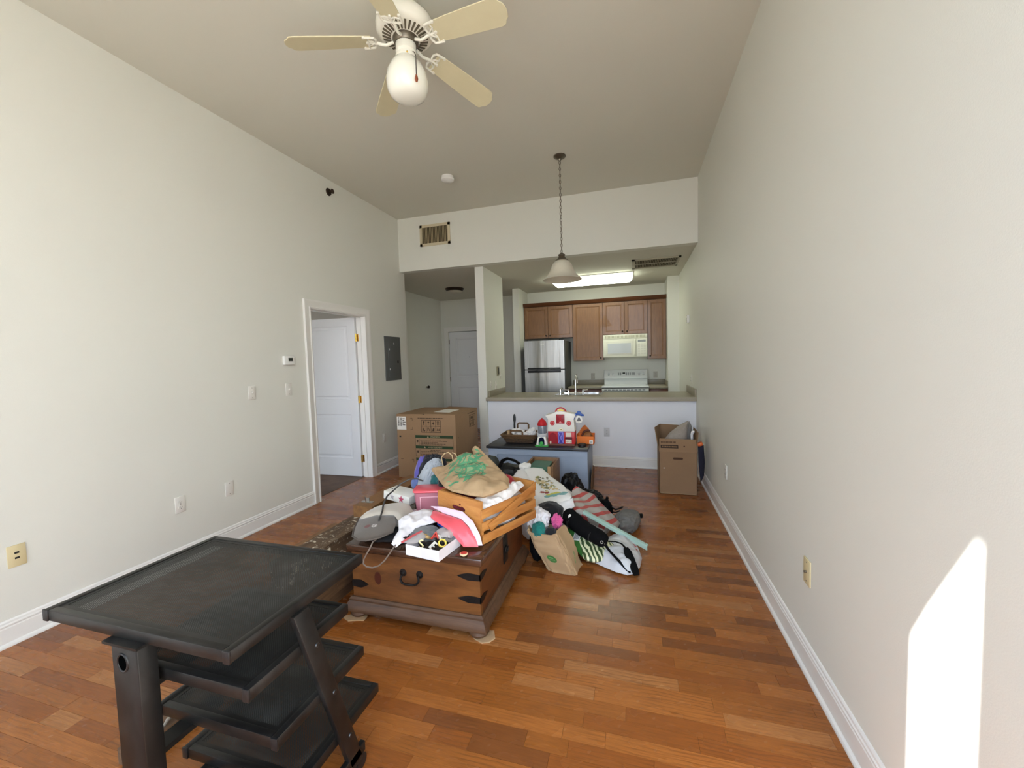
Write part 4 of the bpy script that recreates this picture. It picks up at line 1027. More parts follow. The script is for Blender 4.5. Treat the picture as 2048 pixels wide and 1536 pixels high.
single('blue_scrap', blob((-1.414, 1.93, 0.014), (0.022, 0.014, 0.013), 4, 0.3, 3, 0.0, sub=2), mat('scrap_blue', (150, 186, 200), 0.5), 'small pale blue plastic scrap on the floor under the chest front', 'scrap')

# ------------------------------------------------------------------ old timbers beside the chest
def splotch(name, c1, c2, amt):
    t = NT(name); o = t.coord()
    f = t.noise(t.mapping(o, (9, 1, 9)), 4.0, 5, 0.7, 0.5)
    base = t.ramp(f, [(0.32, lin(c2)), (0.65, lin(c1))])
    s = t.noise(o, 16.0, 5, 0.7, 1.2)
    t.l(t.mix(t.ramp(s, [(0.60 - amt, (0, 0, 0, 1)), (0.68 - amt, (1, 1, 1, 1))]), base, lin((206, 196, 176))), t.b.inputs['Base Color'])
    t.b.inputs['Roughness'].default_value = 0.75; t.bump(f, 0.5, 0.006)
    return t.m
TIM_S = splotch('timber_splotched', (104, 80, 56), (62, 46, 32), 0.06)
TIM_P = splotch('timber_plain', (112, 84, 58), (78, 56, 38), -0.1)
TIM_B = wood('timber_brown', (146, 104, 58), (118, 80, 42), (84, 54, 28), axis='Y', scale=3, rough=0.55, stretch=7, bump=0.25)
def timber(x0, x1, y0, y1, z0, z1, seed, amp=0.006, n=26):
    mb = MB(); rr_ = random.Random(seed); rings = []
    for i in range(n + 1):
        y = y0 + (y1 - y0) * i / n; q = lambda k: amp * noise.noise(Vector((y * 6 + k * 3.7, seed, k)))
        rings.append([(x0 + q(1), y, z0 + (0 if z0 == 0 else q(2) * 0.2)), ((x0 + x1) / 2, y, z0), (x1 + q(3), y, z0), (x1 + q(4), y, z0 + (z1 - z0) * 0.5), (x1 + q(5), y, z1 + q(6) * 0.3), (x0 + (x1 - x0) * 0.5, y, z1 + q(7) * 0.3), (x0 + q(8), y, z1 + q(9) * 0.3), (x0 + q(10), y, z0 + (z1 - z0) * 0.5)])
    return mb.loft(rings)
tb = thing('old_timber', 'long weathered timber on the floor passing under the cart, with a metal hook', 'timber', (-1.80, 1.7, 0))
part(tb, 'beam', timber(-1.815, -1.728, 0.93, 2.72, 0.0, 0.060, 2, 0.004), TIM_P)
part(tb, 'hook', MB().tube([(-1.762, 1.12, 0.062), (-1.755, 1.085, 0.074), (-1.75, 1.055, 0.072), (-1.742, 1.035, 0.066)], [0.009, 0.008, 0.007, 0.004], 8), mat('zinc', (190, 192, 188), 0.35, 0.9), label='pale metal hook')
single('old_timber.001', timber(-1.88, -1.715, 1.62, 2.62, 0.068, 0.245, 5), TIM_P, 'weathered timber stacked under the paint splotched one', 'timber')
t = thing('old_timber.002', 'old timber splotched with white paint lying beside the chest', 'timber', (-1.80, 2.0, 0.25))
part(t, 'beam', timber(-1.872, -1.708, 1.66, 2.345, 0.250, 0.388, 8), TIM_S)
part(t, 'splinter', timber(-1.93, -1.874, 1.70, 2.22, 0.33, 0.376, 11, 0.012), TIM_B, label='split brown strip along the timber edge')
t = thing('old_timber.003', 'squared brown timber end with a bright metal bracket on top', 'timber', (-1.77, 2.65, 0.39))
part(t, 'beam', timber(-1.845, -1.695, 2.31, 3.05, 0.390, 0.468, 14, 0.004), TIM_B)
b = part(t, 'bracket', MB().box(-1.83, -1.74, 2.375, 2.40, 0.469, 0.474).box(-1.80, -1.77, 2.385, 2.39, 0.47, 0.50), mat('zinc', (0, 0, 0)))
part(b, 'screw', MB().cyl((-1.785, 2.37, 0.472), (-1.788, 2.365, 0.515), 0.005, 0.003, n=8), CHROME)

# ------------------------------------------------------------------ large appliance carton
CARD = mat('cardboard', (154, 123, 91), 0.75, var=0.05, vs=3, bump=0.05, bs=240)
INK = mat('carton_ink', (74, 56, 40), 0.8)
GREEN = mat('carton_green', (46, 66, 40), 0.8)
TANP = mat('carton_panel', (158, 128, 98), 0.8)
x0, x1, y0, y1, zt = -2.832, -2.035, 4.432, 5.15, 0.80
bx = thing('appliance_carton', 'large brown appliance carton with green warning bands by the hall opening', 'box', ((x0 + x1) / 2, (y0 + y1) / 2, 0))
part(bx, 'carton', MB().box(x0, x1, y0, y1, 0, zt - 0.006).bevel(0.004), CARD)
part(bx, 'flap', MB().box(x0 + 0.002, -2.47, y0 + 0.002, y1 - 0.002, zt - 0.006, zt - 0.001), CARD)
part(bx, 'flap', MB().hexa([(-2.445, y0 + 0.002, zt - 0.006), (x1 - 0.002, y0 + 0.002, zt - 0.006), (x1 - 0.002, y1 - 0.002, zt - 0.006), (-2.445, y1 - 0.002, zt - 0.006), (-2.445, y0 + 0.002, zt + 0.006), (x1 - 0.002, y0 + 0.002, zt - 0.001), (x1 - 0.002, y1 - 0.002, zt - 0.001), (-2.445, y1 - 0.002, zt + 0.010)]), CARD)
part(bx, 'seam', MB().box(-2.47, -2.445, y0 + 0.002, y1 - 0.002, zt - 0.006, zt - 0.004), DARK)
part(bx, 'paper_slip', MB().hexa([(-2.42, 4.60, zt + 0.004), (-2.18, 4.58, zt + 0.002), (-2.17, 4.86, zt + 0.002), (-2.41, 4.88, zt + 0.005), (-2.42, 4.60, zt + 0.006), (-2.18, 4.58, zt + 0.004), (-2.17, 4.86, zt + 0.004), (-2.41, 4.88, zt + 0.007)]), mat('paper_white', (236, 234, 226), 0.7))
yf = y0 - 0.0006
def fbox(p, nm, xa, xb, za, zb, m, d=0.0006, lab=None): return part(p, nm, MB().box(xa, xb, yf - d, y0, za, zb), m, smooth=0, label=lab)
lab = fbox(bx, 'shipping_label', -2.825, -2.698, 0.605, 0.768, mat('paper_white', (0, 0, 0)), 0.001, 'white shipping label with bar codes')
mb = MB()
for xa, za, zb in ((-2.812, 0.655, 0.755), (-2.777, 0.648, 0.755)):
    z = za
    while z < zb:
        h = rnd.choice((0.0015, 0.003, 0.0045)); mb.box(xa, xa + 0.021, yf - 0.0022, yf - 0.0009, z, min(z + h, zb)); z += h + rnd.choice((0.0015, 0.003))
part(lab, 'bar_code', mb, INK, smooth=0, kind='stuff')
mb = MB()
for z, w in ((0.742, 0.03), (0.722, 0.022), (0.70, 0.042), (0.68, 0.01), (0.665, 0.036)): mb.box(-2.746, -2.746 + w, yf - 0.0022, yf - 0.0009, z - 0.004, z + 0.004)
part(lab, 'print_lines', mb, INK, smooth=0, kind='stuff')
def lines(p, xa, xb, zs_, h, m=INK):
    mb = MB()
    for z, f0, f1 in zs_:
        x = xa + (xb - xa) * f0
        while x < xa + (xb - xa) * f1:
            w = rnd.uniform(0.012, 0.04); mb.box(x, min(x + w, xa + (xb - xa) * f1), yf - 0.0022, yf - 0.0004, z - h / 2, z + h / 2); x += w + 0.006
    return part(p, 'print_lines', mb, m, smooth=0, kind='stuff')
lines(bx, -2.535, -2.19, [(0.752, 0, 1)], 0.008)
# handling symbols: two rows of four
gx0, gx1, gz0, gz1 = -2.487, -2.232, 0.578, 0.728
mb = MB(); lw = 0.0025
for i in range(5): xx = gx0 + (gx1 - gx0) * i / 4; mb.box(xx - lw, xx + lw, yf - 0.001, y0, gz0, gz1)
for i in range(3): zz = gz0 + (gz1 - gz0) * i / 2; mb.box(gx0, gx1, yf - 0.001, y0, zz - lw, zz + lw)
sg = part(bx, 'handling_symbols', mb, INK, smooth=0)
cw, chh = (gx1 - gx0) / 4, (gz1 - gz0) / 2
def sym(i, j, polys):
    cx, cz = gx0 + cw * (i + 0.5), gz0 + chh * (j + 0.5); mb = MB()
    for P in polys: mb.prism([(cx + a * cw, cz + b * chh) for a, b in P], 'y', yf - 0.0012, y0)
    part(sg, 'symbol', mb, INK, smooth=0)
R_ = lambda a, b, c, d: [(a, c), (b, c), (b, d), (a, d)]
sym(0, 1, [[(-0.2, 0.3), (0.2, 0.3), (0.16, 0.0), (0.05, -0.08), (-0.05, -0.08), (-0.16, 0.0)], R_(-0.03, 0.03, -0.25, -0.06), R_(-0.14, 0.14, -0.3, -0.24)])
sym(1, 1, [[(-0.25, 0.05), (-0.15, 0.2), (0, 0.26), (0.15, 0.2), (0.25, 0.05)], R_(-0.02, 0.02, -0.25, 0.06)])
sym(2, 1, [circle(0, 0, 0.14, 0.14, 10), R_(-0.25, 0.25, -0.03, 0.03), R_(-0.03, 0.03, -0.28, 0.28)])
for a in (-0.16, 0.16): pass
sym(3, 1, [R_(-0.2, -0.12, -0.3, 0.22), R_(0.12, 0.2, -0.3, 0.22), [(-0.26, 0.2), (-0.06, 0.2), (-0.16, 0.36)], [(0.06, 0.2), (0.26, 0.2), (0.16, 0.36)]])
sym(0, 0, [[(-0.25, 0.25), (-0.17, 0.28), (0.05, -0.1), (0.25, -0.15), (0.2, -0.3), (-0.1, -0.3)], R_(-0.05, 0.15, -0.36, -0.3)])
sym(1, 0, [R_(-0.25, -0.15, -0.3, 0.3), [(-0.05, 0.3), (0.02, 0.3), (0.25, -0.3), (0.15, -0.3)]])
sym(2, 0, [[(-0.25, -0.3), (0.2, -0.3), (0.1, 0.1), (-0.05, 0.25)], R_(0.12, 0.2, -0.1, 0.3)])
sym(3, 0, [[(-0.3, -0.2), (-0.1, 0.25), (0.0, -0.2)], [(0.05, -0.2), (0.2, 0.2), (0.3, -0.2)]])
for zb_, word in ((0.508, '\u25b2 WARNING'), (0.378, '\u25b2 AVERTISSEMENT'), (0.228, None)):
    pn = fbox(bx, 'warning_panel', -2.578, -2.072, zb_ - 0.098, zb_ + 0.036, TANP, 0.0006)
    part(pn, 'panel_rule', MB().box(-2.578, -2.575, yf - 0.001, yf, zb_ - 0.098, zb_ + 0.036).box(-2.075, -2.072, yf - 0.001, yf, zb_ - 0.098, zb_ + 0.036).box(-2.578, -2.072, yf - 0.001, yf, zb_ - 0.098, zb_ - 0.095).box(-2.522, -2.52, yf - 0.001, yf, zb_ - 0.09, zb_ - 0.012), INK, smooth=0)
    part(pn, 'green_band', MB().box(-2.578, -2.072, yf - 0.0014, yf, zb_, zb_ + 0.034), GREEN, smooth=0)
    if word:
        w_ = word[2:]
        part(pn, 'lettering', text_mb(w_, 0.026, face_y(-2.31, yf - 0.0018, zb_ + 0.016)), mat('band_letters', (176, 164, 130), 0.8), smooth=0)
        part(pn, 'triangle', MB().prism([(-2.325 - 0.008 * len(w_) - 0.036, zb_ + 0.006), (-2.325 - 0.008 * len(w_) - 0.012, zb_ + 0.006), (-2.325 - 0.008 * len(w_) - 0.024, zb_ + 0.028)], 'y', yf - 0.0022, yf), mat('band_letters', (0, 0, 0)), smooth=0)
    part(pn, 'symbol', MB().prism(circle(-2.549, zb_ - 0.04, 0.012, 0.016, 8), 'y', yf - 0.0014, yf), INK, smooth=0)
    lines(pn, -2.51, -2.09, [(zb_ - 0.018, 0.32, 0.66), (zb_ - 0.036, 0.0, 0.84), (zb_ - 0.052, 0.02, 0.55), (zb_ - 0.07, 0.0, 0.8), (zb_ - 0.083, 0.0, 0.7)], 0.006)
part(bx, 'corner_marks', MB().box(-2.64, -2.612, yf, y0, 0.748, 0.752).box(-2.614, -2.61, yf, y0, 0.715, 0.752).box(-2.64, -2.612, yf, y0, 0.608, 0.612).box(-2.614, -2.61, yf, y0, 0.608, 0.64).box(-2.79, -2.755, yf, y0, 0.235, 0.239).box(-2.64, -2.612, yf, y0, 0.235, 0.239).box(-2.614, -2.61, yf, y0, 0.20, 0.239), INK, smooth=0)
fbox(bx, 'hand_hole', -2.80, -2.775, 0.512, 0.53, DARK)
# print on the side that faces the kitchen
xs_ = x1
mb = MB()
for i in range(5): yy = 4.86 + 0.20 * i / 4; mb.box(xs_, xs_ + 0.001, yy - 0.002, yy + 0.002, 0.58, 0.73)
for i in range(3): zz = 0.58 + 0.15 * i / 2; mb.box(xs_, xs_ + 0.001, 4.86, 5.06, zz - 0.002, zz + 0.002)
for yy, zz in ((4.885, 0.69), (4.93, 0.695), (4.98, 0.69), (4.885, 0.61), (4.94, 0.62), (4.99, 0.615)): mb.prism(circle(yy, zz, 0.011, 0.018, 8), 'x', xs_, xs_ + 0.001)
mb.box(xs_, xs_ + 0.001, 4.81, 5.09, 0.757, 0.763)
part(bx, 'side_symbols', mb, mat('carton_ink_side', (66, 50, 32), 0.8), smooth=0)
part(bx, 'side_hole', MB().cyl((xs_ - 0.001, 4.50, 0.51), (xs_ + 0.001, 4.50, 0.51), 0.008, n=10), DARK)

# ------------------------------------------------------------------ open moving box by the bare wall
CARD2 = mat('cardboard_moving', (138, 108, 78), 0.75, var=0.05, vs=3, bump=0.05, bs=240)
mbx = thing('moving_box', 'open cardboard moving box with cushions against the bare wall', 'box', (0.43, 4.61, 0))
x0, x1, y0, y1, zt, th = 0.25, 0.612, 4.425, 4.80, 0.44, 0.004
part(mbx, 'carton', MB().box(x0, x1, y0, y0 + th, 0, zt).box(x0, x1, y1 - th, y1, 0, zt).box(x0, x0 + th, y0, y1, 0, zt).box(x1 - th, x1, y0, y1, 0, zt).box(x0, x1, y0, y1, 0, th), CARD2, smooth=0)
f1 = part(mbx, 'flap', MB().hexa([(x0, y0, zt), (x1, y0, zt), (x1, y0 + th, zt), (x0, y0 + th, zt), (x0 + 0.004, y0 + 0.05, zt + 0.125), (x1 - 0.002, y0 + 0.05, zt + 0.125), (x1 - 0.002, y0 + 0.054, zt + 0.125), (x0 + 0.004, y0 + 0.054, zt + 0.125)]), CARD2, smooth=0, label='front flap with dark print')
FM = Matrix.Translation((x0, y0 - 0.0012, zt)) @ Matrix.Rotation(math.atan2(0.05, 0.125) * -1, 4, 'X') @ Matrix.Identity(4)
def flp(xa, xb, za, zb): return MB().hexa([(xa, y0 + 0.4 * za - 0.0016, zt + za), (xb, y0 + 0.4 * za - 0.0016, zt + za), (xb, y0 + 0.4 * za, zt + za), (xa, y0 + 0.4 * za, zt + za), (xa, y0 + 0.4 * zb - 0.0016, zt + zb), (xb, y0 + 0.4 * zb - 0.0016, zt + zb), (xb, y0 + 0.4 * zb, zt + zb), (xa, y0 + 0.4 * zb, zt + zb)])
part(f1, 'print_band', flp(x0 + 0.015, x0 + 0.185, 0.035, 0.065), mat('box_ink', (46, 32, 22), 0.8), smooth=0)
mb = MB(); x = x0 + 0.028
while x < x0 + 0.17:
    w = rnd.uniform(0.006, 0.014); mb = join(mb, flp(x, x + w, 0.043, 0.057).xf(Matrix.Translation((0, -0.0008, 0)))); x += w + 0.004
part(f1, 'print_letters', mb, mat('box_letters', (128, 98, 68), 0.8), smooth=0, kind='stuff')
mb = MB(); x = x0 + 0.018
while x < x0 + 0.165:
    w = rnd.uniform(0.007, 0.013); mb = join(mb, flp(x, x + w, 0.085, 0.1)); x += w + (0.003 if x < x0 + 0.11 or x > x0 + 0.125 else 0.012)
part(f1, 'print_letters', mb, mat('box_ink2', (84, 58, 38), 0.8), smooth=0, kind='stuff')
part(f1, 'stamp', flp(x0 + 0.235, x0 + 0.25, 0.05, 0.062), mat('box_ink2', (0, 0, 0)), smooth=0)
part(mbx, 'flap', MB().hexa([(x0, y0 + 0.01, zt), (x0 + th, y0 + 0.01, zt), (x0 + th, y1, zt), (x0, y1, zt), (x0 - 0.046, y0 + 0.01, zt + 0.25), (x0 - 0.042, y0 + 0.01, zt + 0.25), (x0 + 0.034, y1, zt + 0.23), (x0 + 0.030, y1, zt + 0.23)]), CARD2, smooth=0)
part(mbx, 'flap', MB().hexa([(x0, y1 - th, zt), (x1, y1 - th, zt), (x1, y1, zt), (x0, y1, zt), (x0 + 0.03, y1 + 0.02, zt + 0.225), (x1, y1 + 0.02, zt + 0.21), (x1, y1 + 0.024, zt + 0.21), (x0 + 0.03, y1 + 0.024, zt + 0.225)]), CARD2, smooth=0)
part(mbx, 'flap', MB().hexa([(x1 - th, y0 + 0.02, zt), (x1, y0 + 0.02, zt), (x1, y1, zt), (x1 - th, y1, zt), (x1 + 0.012, y0 + 0.02, zt + 0.2), (x1 + 0.016, y0 + 0.02, zt + 0.2), (x1 + 0.016, y1, zt + 0.2), (x1 + 0.012, y1, zt + 0.2)]), CARD2, smooth=0)
part(mbx, 'hand_hole', MB().prism([(0.43 + (0.036 if c_ > 0 else -0.036) + 0.012 * math.cos(a), 0.372 + 0.011 * math.sin(a)) for c_, a in [(1, -PI / 2 + PI * i / 8) for i in range(9)] + [(-1, PI / 2 + PI * i / 8) for i in range(9)]], 'y', y0 - 0.0008, y0 + 0.001), mat('box_hole', (70, 46, 30), 0.9), smooth=0)
part(mbx, 'bottom_crease', MB().box(x0 + 0.01, x1 - 0.01, y0 - 0.0015, y0, 0.004, 0.009), mat('crease', (178, 148, 114), 0.8), smooth=0)
part(mbx, 'paint_fleck', MB().cyl((x0 + 0.045, y0, 0.27), (x0 + 0.045, y0 - 0.001, 0.27), 0.006, n=10), TRIMW)
LINEN = mat('cushion_linen', (152, 142, 132), 0.9, var=0.08, vs=40, bump=0.2, bs=300, sheen=0.2)
LINEN2 = mat('cushion_grey', (136, 132, 128), 0.9, var=0.08, vs=40, bump=0.2, bs=300, sheen=0.2)
p = Pillow([(0.27, 4.58, 0.40), (0.31, 4.58, 0.54), (0.37, 4.61, 0.61), (0.47, 4.65, 0.685), (0.561, 4.68, 0.731), (0.545, 4.63, 0.62), (0.53, 4.58, 0.40)], 0.055, 0.05, 0.016, 0.004, 14, 3)
single('cushion', p.mb, LINEN, 'light taupe cushion standing in the moving box', 'cushion')
p = Pillow([(0.50, 4.70, 0.40), (0.525, 4.72, 0.60), (0.575, 4.75, 0.715), (0.600, 4.73, 0.66), (0.604, 4.68, 0.40)], 0.04, 0.03, 0.016, 0.004, 14, 5)
single('cushion.001', p.mb, LINEN2, 'darker grey cushion behind the taupe one in the moving box', 'cushion')
single('white_sock', MB().tube([(0.583, 4.56, 0.46), (0.58, 4.56, 0.55), (0.578, 4.56, 0.60), (0.588, 4.555, 0.63), (0.603, 4.55, 0.632)], [0.013, 0.013, 0.014, 0.017, 0.012], 12).bevel(0.004), mat('sock_white', (226, 224, 222), 0.8), 'white sock shaped thing poking from the moving box', 'sock')
single('orange_tool', MB().box(0.618, 0.668, 4.44, 4.50, 0.503, 0.538).bevel(0.008).xf(Matrix.Translation((0.64, 4.47, 0.52)) @ Matrix.Rotation(-0.35, 4, 'Y') @ Matrix.Translation((-0.64, -4.47, -0.52))), mat('orange_plastic', (206, 98, 38), 0.45), 'orange plastic piece beside the moving box edge', 'plastic piece')
p = Pillow([(0.628, 4.50, 0.505), (0.685, 4.52, 0.50), (0.706, 4.58, 0.30), (0.70, 4.60, 0.16), (0.66, 4.55, 0.10), (0.634, 4.50, 0.3)], 0.012, 0.012, 0.02, 0.004, 14, 9)
single('dark_jacket', p.mb, mat('navy_cloth', (40, 40, 56), 0.9), 'dark navy cloth hanging between moving box and wall', 'cloth')
# ------------------------------------------------------------------ blue grey cabinet with the black top
BLUEG = mat('cabinet_blue_grey', (154, 167, 186), 0.5, var=0.03, vs=6)
BTOP = mat('cabinet_black_top', (40, 41, 44), 0.4, var=0.2, vs=8)
x0, x1, y0, y1 = -1.53, -0.458, 4.17, 4.71
cb = thing('storage_cabinet', 'low blue grey cabinet with a worn black top holding toys', 'cabinet', ((x0 + x1) / 2, (y0 + y1) / 2, 0))
part(cb, 'top', MB().box(x0 - 0.022, x1 + 0.008, y0 - 0.02, y1 + 0.01, 0.474, 0.5).bevel(0.003), BTOP)
part(cb, 'side_panel', MB().box(x0, x0 + 0.02, y0 + 0.02, y1, 0, 0.474), BLUEG, smooth=0)
part(cb, 'side_panel', MB().box(x1 - 0.02, x1, y0 + 0.02, y1, 0, 0.474), BLUEG, smooth=0)
part(cb, 'back_panel', MB().box(x0, x1, y1 - 0.01, y1, 0, 0.474), BLUEG, smooth=0)
part(cb, 'front_frame', MB().box(x0, x1, y0, y0 + 0.022, 0.408, 0.474).box(x0, x0 + 0.1, y0, y0 + 0.022, 0, 0.408).box(x1 - 0.078, x1, y0, y0 + 0.022, 0, 0.408).box(x0 + 0.1, x1 - 0.078, y0, y0 + 0.022, 0, 0.07), BLUEG, smooth=0)
part(cb, 'front_panel', MB().box(x0 + 0.1, x1 - 0.078, y0 + 0.018, y0 + 0.026, 0.06, 0.42), BLUEG, smooth=0)
single('kraft_sheet', MB().prism([(4.25, 0.0), (4.62, 0.0), (4.60, 0.19), (4.42, 0.27), (4.27, 0.2)], 'x', -0.452, -0.448).xf(Matrix.Translation((-0.45, 0, 0)) @ Matrix.Rotation(0.05, 4, 'Y') @ Matrix.Translation((0.46, 0, 0))), mat('kraft', (120, 88, 60), 0.8), 'brown kraft sheet leaning on the side of the blue grey cabinet', 'paper')
# wicker basket
WICK = NT('wicker'); o = WICK.coord()
w1 = WICK.n('ShaderNodeTexWave'); w1.inputs['Scale'].default_value = 55; w1.inputs['Distortion'].default_value = 3; WICK.l(o, w1.inputs['Vector'])
WICK.l(WICK.ramp(WICK.math('MULTIPLY', w1.outputs['Fac'], WICK.noise(o, 40, 3)), [(0.1, lin((62, 42, 24))), (0.4, lin((134, 98, 60)))]), WICK.b.inputs['Base Color'])
WICK.b.inputs['Roughness'].default_value = 0.6; WICK.bump(w1.outputs['Fac'], 0.6, 0.004); WICK = WICK.m
WICKD = mat('wicker_dark', (78, 60, 44), 0.7, var=0.4, vs=60, bump=0.5, bs=120)
bk = thing('wicker_basket', 'brown wicker tray basket with two loop handles on the black cabinet top', 'basket', (-1.23, 4.46, 0.5))
bx0, bx1, by0, by1 = -1.43, -1.03, 4.30, 4.62
def rim(k, z): return rr(bx0 + k, bx1 - k, by0 + k, by1 - k, 0.03, z)
part(bk, 'body', MB().loft([rim(0.05, 0.502), rim(0.0, 0.588), rim(0.008, 0.588), rim(0.055, 0.508)], True, True), WICK)
n_w = 30
for j, (k, z) in enumerate(((0.045, 0.512), (0.036, 0.528), (0.026, 0.545), (0.016, 0.562), (0.006, 0.578))):
    R_pts = [Vector(q) for q in rr(bx0 + k - 0.002, bx1 - k + 0.002, by0 + k - 0.002, by1 - k + 0.002, 0.03, z)]
    pts = []
    for a, b in zip(R_pts, R_pts[1:] + R_pts[:1]):
        m = max(1, int((b - a).length / 0.016))
        for i in range(m): pts.append(a.lerp(b, i / m))
    cen = Vector(((bx0 + bx1) / 2, (by0 + by1) / 2, z))
    pts = [p_ + (p_ - cen).normalized() * 0.004 * math.sin(i * PI / 1.5 + j * PI) for i, p_ in enumerate(pts)]
    part(bk, 'wicker_strand', MB().tube(pts + [pts[0]], 0.0065, 6), WICKD if j < 3 else WICK)
part(bk, 'rim', MB().tube([Vector(q) for q in rim(0.0, 0.592)] + [Vector(rim(0.0, 0.592)[0])], 0.011, 8), WICK)
part(bk, 'handle', MB().tube([(-1.31, by0, 0.59), (-1.31, by0 - 0.002, 0.632), (-1.295, by0, 0.645), (-1.19, by0, 0.645), (-1.175, by0 - 0.002, 0.632), (-1.175, by0, 0.59)], 0.010, 8), WICK)
part(bk, 'handle', MB().tube([(-1.32, by1, 0.59), (-1.32, by1, 0.665), (-1.305, by1, 0.682), (-1.20, by1, 0.682), (-1.185, by1, 0.665), (-1.185, by1, 0.59)], 0.010, 8), WICK)
for i, (cx, cy, cz, r, lb) in enumerate(((-1.27, 4.47, 0.60, (0.07, 0.05, 0.04), 'crumpled white paper at the middle of the wicker basket'), (-1.11, 4.45, 0.60, (0.055, 0.05, 0.045), 'crumpled white paper at the toy silo end of the basket'), (-1.20, 4.38, 0.585, (0.06, 0.04, 0.03), 'crumpled white paper under the front basket handle'))):
    single('crumpled_paper', blob((cx, cy, cz), r, 20 + i, 0.35, 3, 0.535, sub=3, fold=0.6), mat('paper_crumple', (232, 230, 228), 0.7), lb, 'paper', 'papers in the wicker basket', smooth=0)
single('wooden_peg', MB().box(-1.385, -1.36, 4.40, 4.44, 0.56, 0.625).bevel(0.005), mat('peg_wood', (186, 156, 116), 0.6), 'pale wooden peg at the open end of the wicker basket', 'peg')
t = thing('hair_brush', 'black hair brush standing upright in the wicker basket', 'brush', (-1.352, 4.60, 0.55))
part(t, 'handle', MB().tube([(-1.352, 4.60, 0.545), (-1.352, 4.60, 0.66), (-1.351, 4.60, 0.70)], [0.012, 0.011, 0.010], 12), BLACKP)
part(t, 'head', MB().ball((-1.350, 4.60, 0.735), 0.019, (0.9, 0.7, 3.0), 16, 12), mat('brush_grey', (44, 46, 48), 0.5))
# toy silo
t = thing('toy_silo', 'plastic toy silo with a red dome and clear tube on green base', 'toy', (-0.94, 4.25, 0.5))
TW = mat('toy_white', (238, 234, 224), 0.35); TR = mat('toy_red', (190, 30, 40), 0.35); TB = mat('toy_purple', (70, 62, 160), 0.4); TY = mat('toy_yellow', (240, 214, 110), 0.4); TG = mat('toy_green', (60, 160, 70), 0.4)
sx, sy = -0.94, 4.25
part(t, 'base_plate', MB().prism([(sx - 0.072, sy - 0.055), (sx + 0.072, sy - 0.055), (sx + 0.062, sy + 0.06), (sx - 0.062, sy + 0.06)], 'z', 0.5, 0.514).bevel(0.004), TG)
def arch(xo, za, zb, ya, yb, wide, top):
    out = [(-wide, za)] + [(-top * math.cos(a * PI / 12) if False else -top * math.cos(PI * a / 12), zb - 0.03 + 0.03 * math.sin(PI * a / 12)) for a in range(13)] + [(wide, za)]
    return [(xo + a, b) for a, b in out]
part(t, 'body', MB().loft([[(sx - 0.062, sy - 0.05, 0.514), (sx + 0.062, sy - 0.05, 0.514), (sx + 0.055, sy + 0.05, 0.514), (sx - 0.055, sy + 0.05, 0.514)], [(sx - 0.042, sy - 0.046, 0.605), (sx + 0.042, sy - 0.046, 0.605), (sx + 0.04, sy + 0.05, 0.605), (sx - 0.04, sy + 0.05, 0.605)]]).bevel(0.008), TW)
part(t, 'arch_window', MB().prism([(sx - 0.032, 0.522)] + [(sx - 0.030 * math.cos(PI * a / 12), 0.57 + 0.03 * math.sin(PI * a / 12)) for a in range(13)] + [(sx + 0.032, 0.522)], 'y', sy - 0.054, sy - 0.044), mat('silo_window', (24, 28, 52), 0.15), smooth=0)
part(t, 'green_ball', MB().ball((sx, sy - 0.054, 0.535), 0.022, (1, 0.25, 0.9)), TG)
part(t, 'collar', MB().lathe([(0.0, 0.605), (0.056, 0.605), (0.056, 0.63), (0.05, 0.636), (0.0, 0.636)], (sx, sy, 0), 24), mat('toy_grey', (196, 196, 198), 0.4))
part(t, 'clear_tube', MB().lathe([(0.044, 0.636), (0.046, 0.64), (0.046, 0.724), (0.044, 0.728), (0.0, 0.728), ], (sx, sy, 0), 28), mat('smoky_tube', (118, 126, 136), 0.12, coat=0.5))
for a in range(4): part(t, 'tube_rib', MB().cyl((sx + 0.047 * math.cos(a * PI / 2 - 1.2), sy + 0.047 * math.sin(a * PI / 2 - 1.2), 0.636), (sx + 0.047 * math.cos(a * PI / 2 - 1.2), sy + 0.047 * math.sin(a * PI / 2 - 1.2), 0.728), 0.004, n=8), mat('toy_grey', (0, 0, 0)))
part(t, 'dome', MB().lathe([(0.0, 0.722), (0.053, 0.722), (0.055, 0.73), (0.05, 0.736), (0.047, 0.75), (0.036, 0.772), (0.018, 0.785), (0.008, 0.79), (0.007, 0.8), (0.0, 0.801)], (sx, sy, 0), 28), TR)
# toy barn
t = thing('toy_barn', 'red and white plastic toy barn with purple door on the black cabinet top', 'toy', (-0.74, 4.33, 0.5))
ax0, ax1, ay0, ay1 = -0.882, -0.598, 4.262, 4.40
part(t, 'base', MB().box(ax0, ax1, ay0, ay1, 0.5, 0.522).bevel(0.003), mat('toy_brown', (112, 66, 52), 0.5))
part(t, 'lower_wall', MB().box(ax0, ax1, ay0 + 0.008, ay1, 0.522, 0.66).bevel(0.003), TR)
part(t, 'upper_front', MB().prism([(ax0 - 0.004, 0.655), (ax1 + 0.004, 0.655), (ax1 - 0.006, 0.79), (ax1 + 0.018, 0.838), (-0.66, 0.852), (-0.70, 0.866), (-0.745, 0.872), (-0.79, 0.866), (-0.83, 0.846), (ax0 - 0.028, 0.824), (ax0 + 0.004, 0.785)], 'y', ay0, ay1 - 0.01).bevel(0.004), TW)
d = part(t, 'loft_door', MB().box(-0.79, -0.70, ay0 - 0.006, ay0, 0.74, 0.838).bevel(0.003), mat('toy_dark_red', (150, 20, 36), 0.4))
part(d, 'cross_brace', MB().obox((-0.745, ay0 - 0.008, 0.79), (0.008, 0.006, 0.118), Matrix.Rotation(0.62, 3, 'Y')).obox((-0.745, ay0 - 0.008, 0.79), (0.008, 0.006, 0.118), Matrix.Rotation(-0.62, 3, 'Y')), TR, smooth=0)
